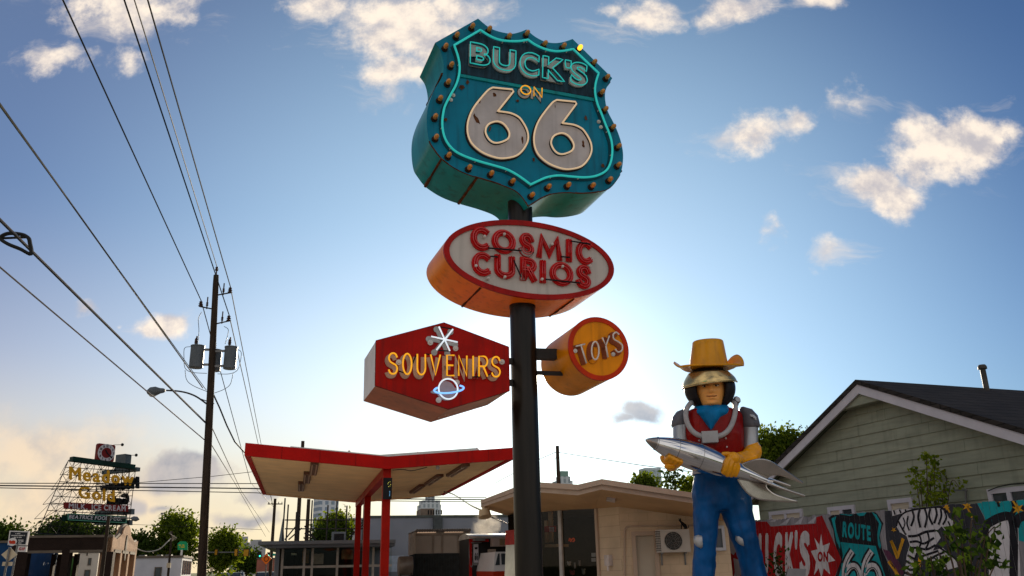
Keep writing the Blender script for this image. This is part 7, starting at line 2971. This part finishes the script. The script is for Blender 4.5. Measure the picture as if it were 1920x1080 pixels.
for ua, ub in ((uL - .1, pk[0]), (pk[0], uRr)):
    p = [roofpt(u, w, dz) for w in (OVH + .03, -11) for u in (ua, ub) for dz in (.02, .02 + RTK)]
    mb.add(p, [(0, 2, 3, 1), (4, 5, 7, 6), (1, 3, 7, 5), (0, 4, 6, 2), (0, 1, 5, 4), (2, 6, 7, 3)])
mb.build('roof', SHING, house, fix=True)
mb = MB()
bd = .23
for ua, ub, s_ in ((uL - .1, pk[0], 1), (pk[0], uRr, 1)):
    p = [roofpt(u, w, dz) for w in (OVH, OVH - .05) for u in (ua, ub) for dz in (.015, .015 - bd)]
    mb.add(p, [(0, 1, 3, 2), (4, 6, 7, 5), (1, 5, 7, 3), (0, 4, 5, 1), (2, 3, 7, 6)])
mb.build('rake_board', TRIM, house, fix=True)
mb = MB()
for ua, ub in ((uL, pk[0]), (pk[0], uRr)):
    mb.add([roofpt(ua, OVH - .06, -.05), roofpt(ub, OVH - .06, -.05), roofpt(ub, .02, -.05), roofpt(ua, .02, -.05)], [(0, 1, 2, 3)])
mb.build('soffit', mat('soffit_green', (.09, .105, .075), .7), house)
# boxed peak under the ridge
tv = [HPn.uv(1370 + x / 2.571, 660 + y / 2.571, OVH - .07) for x, y in ((515, 282), (742, 222), (612, 170))]
mb = MB()
mb.prism(tv, -.0, OVH - .07, M)
mb.tube([M @ V(*tv[0], OVH - .07), M @ V(*tv[1], OVH - .07)], .02, 5)
mid_ = [(tv[0][0] * .55 + tv[2][0] * .45, tv[0][1] * .55 + tv[2][1] * .45), (tv[1][0] * .55 + tv[2][0] * .45, tv[1][1] * .55 + tv[2][1] * .45)]
mb.tube([M @ V(*mid_[0], OVH - .066), M @ V(*mid_[1], OVH - .066)], .012, 4)
mb.build('boxed_peak', SIDE, house)
BLIND = mat('window_blind', (.50, .43, .33), .7, var=.15, stretch=(1, 1, 14), scale=2)
for k, (xa, ya, xb, yb, two) in enumerate(((184, 772, 342, 754, 1), (466, 750, 594, 735, 1), (754, 714, 872, 700, 0), (1235, 663, 1440, 641, 1))):
    a, b = HPn.uv(1370 + xa / 2.571, 660 + ya / 2.571, .06), HPn.uv(1370 + xb / 2.571, 660 + yb / 2.571, .06)
    zt_ = (a[1] + b[1]) / 2
    u0, u1, z0_ = a[0], b[0], zt_ - 1.15
    fw = .10
    op = [[(u0, z0_), (u1, z0_), (u1, zt_), (u0, zt_)]]
    if two:
        um_ = (u0 + u1) / 2
        op += [[(u0 + fw, z0_ + fw), (um_ - .05, z0_ + fw), (um_ - .05, zt_ - fw), (u0 + fw, zt_ - fw)], [(um_ + .05, z0_ + fw), (u1 - fw, z0_ + fw), (u1 - fw, zt_ - fw), (um_ + .05, zt_ - fw)]]
    else:
        op += [[(u0 + fw, z0_ + fw), (u1 - fw, z0_ + fw), (u1 - fw, zt_ - fw), (u0 + fw, zt_ - fw)]]
    f = MB().prism(op, .0, .075, M).build('window', TRIM, house)
    MB().box(u0 + fw, u1 - fw, z0_ + fw, zt_ - fw, .036, .042, M).build('pane', WINDARK if k in (1, 3) else BLIND, f)
    if k != 3:
        MB().box(u0 + fw, (u0 + u1) / 2 if k == 1 else u1 - fw, zt_ - fw - (.12 if k == 1 else .04), zt_ - fw, .043, .05, M).build('blind_rail', BLIND, f)
mb = MB()
pts = [HPn.uv(1370 + x / 2.571, 660 + y / 2.571, .12) for x, y in ((1240, 670), (1290, 650), (1350, 638), (1440, 632))]
mb.tube([M @ V(*p, .12) for p in pts], .012, 5)
mb.build('cable', WIRE, house)
# slim white pipe and arm beside the sapling
a, b, c = (HPn.uv(1370 + x / 2.571, 660 + y / 2.571, .1) for x, y in ((1134, 740), (1134, 667), (1060, 668)))
mb = MB().tube([M @ V(*a, .1), M @ V(*b, .1)], .022, 6).tube([M @ V(*b, .1), M @ V(*c, .1)], .012, 6)
mb.ball(M @ V(*b, .1), .035, 8, 6)
mb.build('wall_pipe', GALV, house)
# vent stack through the far slope
d = ray(1852, 740)
Pv, nv1, nv2 = roofpt(pk[0], 0), roofpt(pk[0] + 1, 0) - roofpt(pk[0], 0), roofpt(pk[0], -1) - roofpt(pk[0], 0)
nn = nv1.cross(nv2).normalized()
t = (Pv - CAM).dot(nn) / d.dot(nn)
Bv = CAM + d * t
sc_ = t / FPX
hv = 57 * sc_
mb = MB().lathe(Bv - V(0, 0, .25), (0, 0, 1), [(0, 9 * sc_), (.25, 7.5 * sc_), (.34, 5.5 * sc_), (.35, 5.0 * sc_), (hv - 8 * sc_ + .25, 5.0 * sc_), (hv - 8 * sc_ + .25, 8 * sc_), (hv + .2, 8 * sc_), (hv + .25, 6 * sc_)], 18)
mb.build('vent_stack', mat('vent_dark', (.06, .055, .05), .5, var=.3), house, smooth=40)

# ------------------------------------------------------------------ trees and plants
BARK = mat('bark', (.07, .05, .035), .9, var=.4, scale=4, bump=.5)
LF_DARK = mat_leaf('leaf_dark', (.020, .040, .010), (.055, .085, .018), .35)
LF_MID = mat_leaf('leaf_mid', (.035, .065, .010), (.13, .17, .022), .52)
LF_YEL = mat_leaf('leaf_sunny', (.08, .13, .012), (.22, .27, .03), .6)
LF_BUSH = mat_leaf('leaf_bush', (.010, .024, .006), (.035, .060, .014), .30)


def rnd_unit(rg):
    while True:
        v = V(rg.uniform(-1, 1), rg.uniform(-1, 1), rg.uniform(-1, 1))
        if .05 < v.length < 1:
            return v.normalized()


def leaf_card(mb, p, size, rg, droop=.3, long=1.7):
    """one small pointed leaf, folded along its midrib"""
    a = rnd_unit(rg)
    a = (a + V(0, 0, -droop)).normalized()
    b = a.orthogonal().normalized()
    b = (b * math.cos(rg.uniform(0, 6.28)) + a.cross(b) * math.sin(rg.uniform(0, 6.28))).normalized()
    l = size * rg.uniform(.7, 1.3)
    w = l / long * .5
    nrm = a.cross(b) * (w * .35)
    mb.add([p, p + a * l * .5 + b * w + nrm, p + a * l, p + a * l * .5 - b * w + nrm], [(0, 1, 2), (0, 2, 3)])


def tree(name, label, box, Y, leafm, n, leaf, seed, group=None, nblob=14, trunk_r=.22, depth=1.0, cat='tree', gap=.0, base_z=0.0, shape=1.0, trunk_to=None):
    rg = random.Random(seed)
    x0, x1, yt, yb = box
    c = at((x0 + x1) / 2, (yt + yb) / 2, Y)
    rx = (x1 - x0) / 2 * Y / FPX * .98
    rz = (yb - yt) / 2 * Y / FPX * 1.0
    root = thing(name, label, cat, V(c.x, c.y, base_z), group)
    blobs = []
    for k in range(nblob):
        d = rnd_unit(rg)
        q = rg.uniform(.35, .8)
        wz = d.z * q
        narrow = 1 - max(0, wz) * .45 * shape
        bc = c + V(d.x * q * rx * narrow, d.y * q * rx * depth * narrow, wz * rz)
        blobs.append((bc, rg.uniform(.26, .46)))
    blobs.append((c, .45))
    tr = MB()
    top = V(c.x + rg.uniform(-.1, .1) * rx, c.y, c.z + rz * .15)
    bot = V(c.x, c.y, base_z)
    tr.tube(catmull([bot, bot.lerp(top, .4) + V(rg.uniform(-.06, .06) * rx, 0, 0), bot.lerp(top, .75) + V(rg.uniform(-.1, .1) * rx, 0, 0), top], 4), [trunk_r * (1.15 - .06 * k) for k in range(13)], 8)
    for bc, s_ in blobs[:9]:
        st_ = bot.lerp(top, rg.uniform(.55, .95))
        tr.tube(catmull([st_, st_.lerp(bc, .5) + V(0, 0, .06 * rz), bc], 4), [trunk_r * .4 * (1 - .09 * k) for k in range(9)], 5)
    tr.build('trunk', BARK, root, smooth=True)
    cr_ = MB()
    tot = sum(s_ ** 2 for _, s_ in blobs)
    for bc, s_ in blobs:
        m = int(n * s_ ** 2 / tot)
        ntw = max(4, m // 24)
        tw = []
        for _ in range(ntw):
            d = rnd_unit(rg)
            q = rg.uniform(.42, 1.25) ** .75
            tw.append(bc + V(d.x * s_ * rx * q, d.y * s_ * rx * depth * q, d.z * s_ * rz * q * (1.0 if rz < rx * 1.5 else .8)))
        spread = leaf * 1.35
        for _ in range(m):
            p = rg.choice(tw) + V(rg.gauss(0, spread), rg.gauss(0, spread), rg.gauss(0, spread * .75))
            leaf_card(cr_, p, leaf, rg)
    cr_.build('crown', leafm, root)
    return root


G1 = 'street trees on the left'
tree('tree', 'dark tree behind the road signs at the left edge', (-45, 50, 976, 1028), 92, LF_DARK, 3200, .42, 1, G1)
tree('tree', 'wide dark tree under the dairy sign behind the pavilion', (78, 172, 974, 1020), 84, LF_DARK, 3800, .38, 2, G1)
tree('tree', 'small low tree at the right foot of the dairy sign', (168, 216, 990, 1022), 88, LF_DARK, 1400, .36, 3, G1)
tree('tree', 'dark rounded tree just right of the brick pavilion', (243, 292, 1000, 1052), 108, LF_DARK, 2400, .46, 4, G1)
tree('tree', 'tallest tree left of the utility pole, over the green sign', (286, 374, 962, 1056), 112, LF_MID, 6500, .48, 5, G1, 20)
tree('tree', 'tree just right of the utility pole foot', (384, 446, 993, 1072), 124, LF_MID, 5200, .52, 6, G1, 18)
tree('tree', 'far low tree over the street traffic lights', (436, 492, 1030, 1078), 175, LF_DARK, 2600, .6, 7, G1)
tree('tree', 'bare topped bushy tree behind the roof sign frame', (596, 668, 962, 1022), 62, LF_MID, 2600, .30, 8, None, 12)
tree('tree', 'small dark shrub like tree at the left of the roof frame', (588, 626, 994, 1018), 58, LF_DARK, 900, .26, 9, None, 6)
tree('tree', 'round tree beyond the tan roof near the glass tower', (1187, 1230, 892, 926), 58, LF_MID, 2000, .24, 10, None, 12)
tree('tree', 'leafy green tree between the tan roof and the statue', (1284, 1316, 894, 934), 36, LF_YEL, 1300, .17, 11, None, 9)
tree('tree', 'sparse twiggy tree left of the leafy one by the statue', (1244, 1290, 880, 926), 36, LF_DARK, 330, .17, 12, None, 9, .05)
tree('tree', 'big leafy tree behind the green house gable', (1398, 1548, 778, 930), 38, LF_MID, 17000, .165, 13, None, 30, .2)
# broad leaved bush in front of the fence


def bush(label, px, py_list, Y, n, leaf, seed, name='bush', leafm=None, group='bushes in front of the fence', back=.25):
    rg = random.Random(seed)
    b = at(px, 1080, Y)
    root = thing(name, label, name, V(b.x, Y, 0), group)
    st_, cr_ = MB(), MB()
    for (x, y, sp_, dens) in py_list:
        tip = at(x, y, Y + rg.uniform(-.5, .5))
        mid = V(b.x, Y, 0).lerp(tip, .6) + V(0, 0, back)
        path = catmull([V(b.x + rg.uniform(-.2, .2), Y, 0), mid, tip, tip + V(rg.uniform(-.3, .3), rg.uniform(-.2, .2), -.12)], 6)
        st_.tube(path, [.016 * (1 - .04 * k) for k in range(len(path))], 5)
        for _ in range(int(n * dens)):
            t = rg.uniform(.25, 1) ** .6
            q = path[min(len(path) - 1, int(t * (len(path) - 1)))]
            p = q + V(rg.gauss(0, sp_), rg.gauss(0, sp_), rg.gauss(0, sp_ * .6))
            leaf_card(cr_, p, leaf, rg, .55, 1.5)
    st_.build('stem', BARK, root)
    cr_.build('foliage', leafm or LF_BUSH, root)


bush('dark broad leaved bush before the striped mural suit', 1800, [(1788, 968, .10, .8), (1822, 975, .10, .8), (1772, 1004, .12, 1), (1806, 1010, .13, 1.2), (1846, 1008, .12, 1), (1866, 990, .08, .5), (1760, 1036, .12, 1), (1796, 1046, .14, 1.5), (1836, 1046, .13, 1.4), (1868, 1050, .11, .8), (1815, 1070, .15, 1.6)], 11.2, 15, .125, 21)
bush('low bush under the striped suit mural, left of the bigger bush', 1750, [(1725, 1058, .11, 1), (1755, 1062, .12, 1), (1700, 1072, .1, .8), (1745, 1044, .09, .6)], 11.8, 16, .115, 23)
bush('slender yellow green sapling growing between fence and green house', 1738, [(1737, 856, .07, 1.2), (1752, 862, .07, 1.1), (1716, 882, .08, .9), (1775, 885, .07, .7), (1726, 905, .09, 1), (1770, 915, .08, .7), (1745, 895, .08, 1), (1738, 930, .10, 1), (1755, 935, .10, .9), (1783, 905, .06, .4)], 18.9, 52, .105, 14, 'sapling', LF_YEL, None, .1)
# weed standing against the red mural arrow
tree('weed', 'thin weed growing against the red mural arrow', (1448, 1470, 1030, 1086), 16.8, LF_BUSH, 130, .08, 24, None, 6, .008, .6, 'weed')

# ------------------------------------------------------------------ far towers and roofs
def mat_tower(name, wall, glass, sx_, sz_, fx=.6, fz=.6):
    """curtain wall: rows of windows between floors and piers"""
    m = mat(name, wall, .6, var=.05, scale=.05)
    t = m.node_tree
    b = t.nodes['Principled BSDF']
    co = t.nodes.new('ShaderNodeTexCoord')
    sp_ = t.nodes.new('ShaderNodeSeparateXYZ')
    t.links.new(co.outputs['Object'], sp_.inputs[0])

    def m_(op, a, c):
        n = t.nodes.new('ShaderNodeMath')
        n.operation = op
        for i, s_ in enumerate((a, c)):
            if isinstance(s_, (int, float)):
                n.inputs[i].default_value = s_
            else:
                t.links.new(s_, n.inputs[i])
        return n.outputs[0]
    h = m_('ADD', sp_.outputs[0], m_('MULTIPLY', sp_.outputs[1], .7))
    a = m_('LESS_THAN', m_('FRACT', m_('DIVIDE', h, sx_), 0), fx)
    c = m_('LESS_THAN', m_('FRACT', m_('DIVIDE', sp_.outputs[2], sz_), 0), fz)
    f = m_('MULTIPLY', a, c)
    mx = t.nodes.new('ShaderNodeMix')
    mx.data_type = 'RGBA'
    t.links.new(f, mx.inputs[0])
    mx.inputs[6].default_value = (*wall, 1)
    mx.inputs[7].default_value = (*glass, 1)
    t.links.new(mx.outputs[2], b.inputs['Base Color'])
    return m


TW1 = mat_tower('tower_white_grid', (.62, .64, .70), (.26, .32, .42), 5.5, 4.2, .55, .6)  # pale blue-grey tower colours stand in for distance haze
TW2 = mat_tower('tower_grey_piers', (.55, .58, .62), (.30, .34, .38), 4.5, 4.0, .5, .8)
TW3 = mat_tower('tower_glass', (.52, .58, .64), (.40, .47, .54), 4.0, 4.2, .8, .7)
TW4 = mat('far_concrete', (.40, .40, .42), .8, var=.1, scale=.02)
GREENR = mat('copper_roof', (.22, .34, .30), .7)


def tower(label, tiers, Y, m, yaw=-25, name='tower', dp=1.0, roofm=None):
    x0, x1, yt = tiers[0]
    c = at((x0 + x1) / 2, 1000, Y)
    pl = Pl(V(c.x, c.y, 0), yaw)
    M = pl.M()
    t = thing(name, label, 'tower', V(c.x, c.y, 0), 'towers on the skyline')
    z0 = 0
    for i, (x0, x1, yt) in enumerate(tiers):
        P = at((x0 + x1) / 2, yt, Y)
        w = (x1 - x0) * Y / FPX
        uc = (at((x0 + x1) / 2, yt, Y) - c).x
        k = w / (math.cos(rad(yaw)) + dp * abs(math.sin(rad(yaw))))
        MB().box(uc - k / 2, uc + k / 2, z0, P.z, -k * dp, 0, M).build('block', (roofm if (roofm and i == len(tiers) - 1) else m), t)
        z0 = P.z + .01
    return t


tower('white gridded office tower behind the two bare poles', [(594, 643, 912)], 620, TW1, -30)
tower('lower pale block right of the white gridded tower', [(648, 700, 971)], 560, TW4, -30)
tower('grey stepped tower rising over the grey building', [(786, 832, 946), (789, 830, 938), (799, 817, 930)], 760, TW2, -20)
tower('far tower with a sloped crown beside the pole behind the shop', [(1042, 1079, 901), (1047, 1073, 893), (1050, 1068, 883)], 640, TW2, -20, roofm=GREENR)
tower('rounded glass tower beyond the tan roof', [(1206, 1244, 877)], 700, TW3, -15)
c = at(528, 1012, 330)
t = thing('church_spire', 'slate church spire between the far poles over the glass building', 'spire', V(c.x, c.y, 0))
P0, P1 = at(528, 1008, 330), at(530, 973, 330)
r = 6.4 * 330 / FPX
MB().box(-r * .8, r * .8, 0, P0.z - 4, -r * 1.6, 0, Pl(V(c.x, c.y - r, 0), -15).M()).build('tower_base', TW4, t)
MB().loft([[V(c.x + rr_ * math.cos(a), c.y + rr_ * math.sin(a), z) for a in [math.pi / 4 * k for k in range(8)]] for rr_, z in ((r, P0.z - 4), (r * .95, P0.z - 3), (.1, P1.z))]).build('spire', mat('slate', (.15, .18, .20), .7), t)
for k, (x0, x1, yt, Y, lab) in enumerate(((433, 447, 1007, 520, 'pale stepped block at the left of the far street skyline'), (446, 470, 1017, 540, 'broad grey block in the middle of the far street skyline'), (454, 466, 1006, 545, 'square grey tower in the middle of the far street skyline'), (468, 492, 1012, 560, 'grey block at the right of the far street skyline'), (470, 500, 1020, 480, 'pale lower block right of the far traffic lights'))):
    tower(lab, [(x0, x1, yt)], Y, TW4 if k != 1 else mat('far_block_grey', (.32, .33, .36), .8), -15, 'far_block')
P = at(497, 1046, 150)
simple_house('brick_store', 'low red brick store at the far end of the street behind the orange sign', 482, 524, 1048, 150, mat('far_brick', (.30, .11, .08), .8, var=.15, scale=.5), 8)

# ------------------------------------------------------------------ street furniture and cars at the far crossing
SIG_Y = mat('signal_yellow', (.45, .22, .02), .5, var=.2)
SIG_B = mat('signal_black', (.02, .02, .02), .5)
GREENL = mat('signal_green_lit', (.02, .5, .35), .3, emit=(.05, 1, .65), est=1.5)
TY = 118
pA = at(387, 1020, TY)
mast = thing('signal_mast', 'pale steel signal mast with a long arm over the far street', 'signal mast', V(pA.x, pA.y, 0))
MB().tube([V(pA.x, pA.y, 0), at(388.5, 1012, TY)], .13, 8).build('pole', GALV, mast)
MB().tube([at(388, 1036, TY), at(452, 1035.5, TY)], [.11, .07], 6).build('arm', GALV, mast)
for x, y, w, h, lab, face in ((404.5, 1035.5, 3.4, 9, 'left traffic light on the mast arm, yellow back', 0), (442, 1036, 4.2, 11, 'middle traffic light on the mast arm, dark edged yellow back', 0), (461, 1036.5, 8, 11, 'right pair of yellow backed traffic lights on the mast arm', 0), (486, 1040, 7, 10, 'dark traffic light showing green beside the orange sign', 1), (503.5, 1040, 5.5, 8, 'smaller traffic light showing green right of the orange sign', 1)):
    P = at(x, y, TY - (3 if face else 1))
    s_ = TY / FPX
    t = thing('traffic_light', lab, 'traffic light', P - V(0, 0, h / 2 * s_), 'traffic lights at the far crossing')
    MB().box(-w / 2 * s_, w / 2 * s_, -h / 2 * s_, h / 2 * s_, -.25, 0, Pl(P, 0).M()).build('housing', SIG_B if face else SIG_Y, t)
    if face:
        MB().lathe(P + V(.1 if x < 500 else 0, .0, -h * .22 * s_), (0, -1, 0), [(0, .11), (.05, .10), (.09, .02)], 12).build('green_lamp', GREENL, t)
    else:
        MB().box(-w / 2 * s_ - .12, w / 2 * s_ + .12, -h / 2 * s_ - .05, h / 2 * s_ + .12, -.32, -.255, Pl(P, 0).M()).build('backplate', SIG_B, t)
P = at(499.5, 1048, 62)
t = thing('roadwork_sign', 'orange diamond roadwork sign at the kerb of the street', 'sign', V(P.x, P.y, 0))
q = Pl(P, 0)
s_ = 62 / FPX
MB().prism([(-9.2 * s_, 0), (0, -9.6 * s_), (9.2 * s_, 0), (0, 9.6 * s_)], 0, .03, q.M()).build('plate', mat('sign_orange', (.60, .12, .01), .5, emit=(.8, .16, .01), est=.06), t)
mb = MB().prism([ell(0, 0, 4.6 * s_, 4.6 * s_, 20), ell(0, 0, 3.4 * s_, 3.4 * s_, 20)], .03, .04, q.M())
mb.build('ring_mark', BLACK, t)
MB().tube([V(P.x, P.y + .05, 0), P + V(0, .05, .2)], .04, 6).build('pole', GALV, t)
P = at(516, 1040, 110)
t = thing('street_name_sign', 'small teal street name plate beyond the orange sign', 'sign', V(P.x, P.y, 0))
MB().box(-.32, .32, -.14, .14, -.03, 0, Pl(P, 0).M()).build('plate', mat('plate_teal', (.02, .28, .2), .5), t)
MB().tube([V(P.x, P.y + .04, 0), P + V(0, .04, .1)], .04, 6).build('pole', GALV, t)
P = at(396.5, 1067.5, 100)
t = thing('pale_sign', 'small pale square sign at the kerb right of the utility pole', 'sign', V(P.x, P.y, 0))
MB().box(-.18, .18, -.2, .2, -.03, 0, Pl(P, 0).M()).build('plate', CREAM_BACK, t)
MB().tube([V(P.x, P.y + .04, 0), P], .03, 6).build('pole', GALV, t)
# floodlight mast and a leaning service pole on the left
a = at(304, 963, 150)
t = thing('floodlight_mast', 'thin tall floodlight mast behind the biggest street tree', 'mast', V(a.x, a.y, 0))
MB().tube([V(a.x, a.y, 0), a], [.14, .07], 6).build('pole', GALV, t)
MB().box(-.22, .22, -.12, .12, -.15, .15, Matrix.Translation(a)).build('lamp_head', GALV, t)
a = at(322.5, 996, 76)
b = at(315, 1080, 76)
b = b - (a - b) * (b.z / (a - b).z)
t = thing('service_pole', 'slim brown service pole with cable tangle before the biggest street tree', 'utility pole', b)
MB().tube([b, a], [.12, .085], 8).build('shaft', WOOD, t)
mb = MB()
for k in range(6):
    mb.tube(catmull([at(321 + k * .3, 997 + 2 * k, 75.8), at(317 + 2.5 * k, 1000 + k * 1.5, 75.7), at(324 + 1.5 * k, 1004 + k, 75.8), at(322, 1010 + k, 75.8)], 4), .014, 4)
mb.build('cable_tangle', mat('cable_pale', (.45, .40, .33), .5), t)
MB().box(-.16, .16, -.2, .2, -.15, 0, Pl(at(316, 1060, 75.7), -10).M()).build('plate', CREAM_BACK, t)
wire('pale sagging cable from the pavilion corner to the service pole', [Vector(p) for p in catmull([at(256, 1028, 72), at(268, 1033, 72), at(283, 1034, 73), at(300, 1029, 74), at(313, 1017, 75), at(321, 1009, 76)], 4)], .045, _M['cable_pale'])

CAR_S = mat('car_silver', (.42, .43, .45), .25, metal=.4, coat=.6)
CAR_D = mat('car_dark', (.03, .03, .035), .25, coat=.6)
CAR_W = mat('car_white', (.62, .62, .62), .25, coat=.6)
TYRE = mat('tyre', (.02, .02, .02), .8)
LAMP_H = mat('head_lamp', (.6, .6, .55), .2)


def car(px, Y, body, label, away=False):
    c = at(px, 1080, Y)
    g = V(c.x, Y, 0.0)
    t = thing('car', label, 'car', g, 'cars on the far street')
    pl = Pl(g, -15)
    M = pl.M()
    prof_ = [(.25, -2.2), (.62, -2.25), (.80, -2.1), (.92, -1.0), (1.42, -.45), (1.47, .3), (1.40, 1.1), (1.0, 1.75), (.9, 2.15), (.55, 2.2), (.25, 2.15)]
    rings = []
    for x in (-.86, -.84, -.6, .6, .84, .86):
        k = 1.0 if abs(x) < .85 else .96
        rings.append([M @ V(x * (1 - .16 * max(0, (z - .9)) / .55), z, -(y * k)) for z, y in prof_])
    MB().loft(rings).build('body', body, t, smooth=30, fix=True)
    MB().add([M @ V(x * (.99 if z < 1 else .84) * .80, z + .012, -y - .02 + .0) for x, z, y in ((-.86, .95, -1.04), (.86, .95, -1.04), (.86, 1.40, -.52), (-.86, 1.40, -.52))], [(0, 1, 2, 3)]).build_each('windscreen', WINDARK, t)
    for sx_ in (-1, 1):
        MB().add([M @ V(sx_ * (.868 - .14 * max(0, (z - .9)) / .55), z, -y) for z, y in ((.95, -.85), (1.36, -.42), (1.38, .9), (.98, 1.4))], [(0, 1, 2, 3)]).build('side_window', WINDARK, t)
        MB().box(sx_ * .62 - .16, sx_ * .62 + .16, .58, .72, 2.16, 2.275, M).build('headlight', LAMP_H, t)
        for y in (-1.4, 1.4):
            cc_ = M @ V(sx_ * .80 - .1, .32, -y)
            MB().lathe(cc_, pl.u, [(0, .2), (0, .32), (.2, .32), (.2, .2)], 14).build('wheel', TYRE, t)


car(420, 132, CAR_S, 'silver car coming up the street, just right of the utility pole')
car(441, 136, CAR_D, 'dark car coming up the street, second from the utility pole')
car(449, 146, CAR_W, 'white car close behind the dark one on the street')
car(492, 118, CAR_D, 'dark car at the kerb under the orange roadwork sign')
car(502, 128, CAR_W, 'white car behind the dark one by the orange sign')
car(513, 124, CAR_S, 'silver car nearest the grey pillar of the glass building')

# ------------------------------------------------------------------ a puff of steam over the food trailer
sc0 = at(912, 985, 34)
m = bpy.data.materials.new('steam')
m.use_nodes = True
t = m.node_tree
t.nodes.clear()
o_ = t.nodes.new('ShaderNodeOutputMaterial')
v_ = t.nodes.new('ShaderNodeVolumePrincipled')
co_ = t.nodes.new('ShaderNodeTexCoord')
n_ = t.nodes.new('ShaderNodeTexNoise')
n_.inputs['Scale'].default_value = 2.6
n_.inputs['Detail'].default_value = 4
t.links.new(co_.outputs['Object'], n_.inputs['Vector'])
ln2 = t.nodes.new('ShaderNodeVectorMath')
ln2.operation = 'LENGTH'
t.links.new(co_.outputs['Object'], ln2.inputs[0])
r1 = t.nodes.new('ShaderNodeMapRange')
r1.inputs[1].default_value = .62
r1.inputs[2].default_value = .1
t.links.new(ln2.outputs['Value'], r1.inputs[0])
r2 = t.nodes.new('ShaderNodeMapRange')
r2.inputs[1].default_value = .42
r2.inputs[2].default_value = .68
r2.inputs[4].default_value = 5.0
t.links.new(n_.outputs[0], r2.inputs[0])
mm = t.nodes.new('ShaderNodeMath')
mm.operation = 'MULTIPLY'
t.links.new(r1.outputs[0], mm.inputs[0])
t.links.new(r2.outputs[0], mm.inputs[1])
t.links.new(mm.outputs[0], v_.inputs['Density'])
v_.inputs['Color'].default_value = (.9, .85, .78, 1)
v_.inputs['Anisotropy'].default_value = .3
t.links.new(v_.outputs[0], o_.inputs['Volume'])
tag(MB().ball(sc0, (.68, .5, .5), 16, 12).build('steam', m, base=sc0), 'small puff of steam drifting over the food trailer roof', None, None, 'stuff')
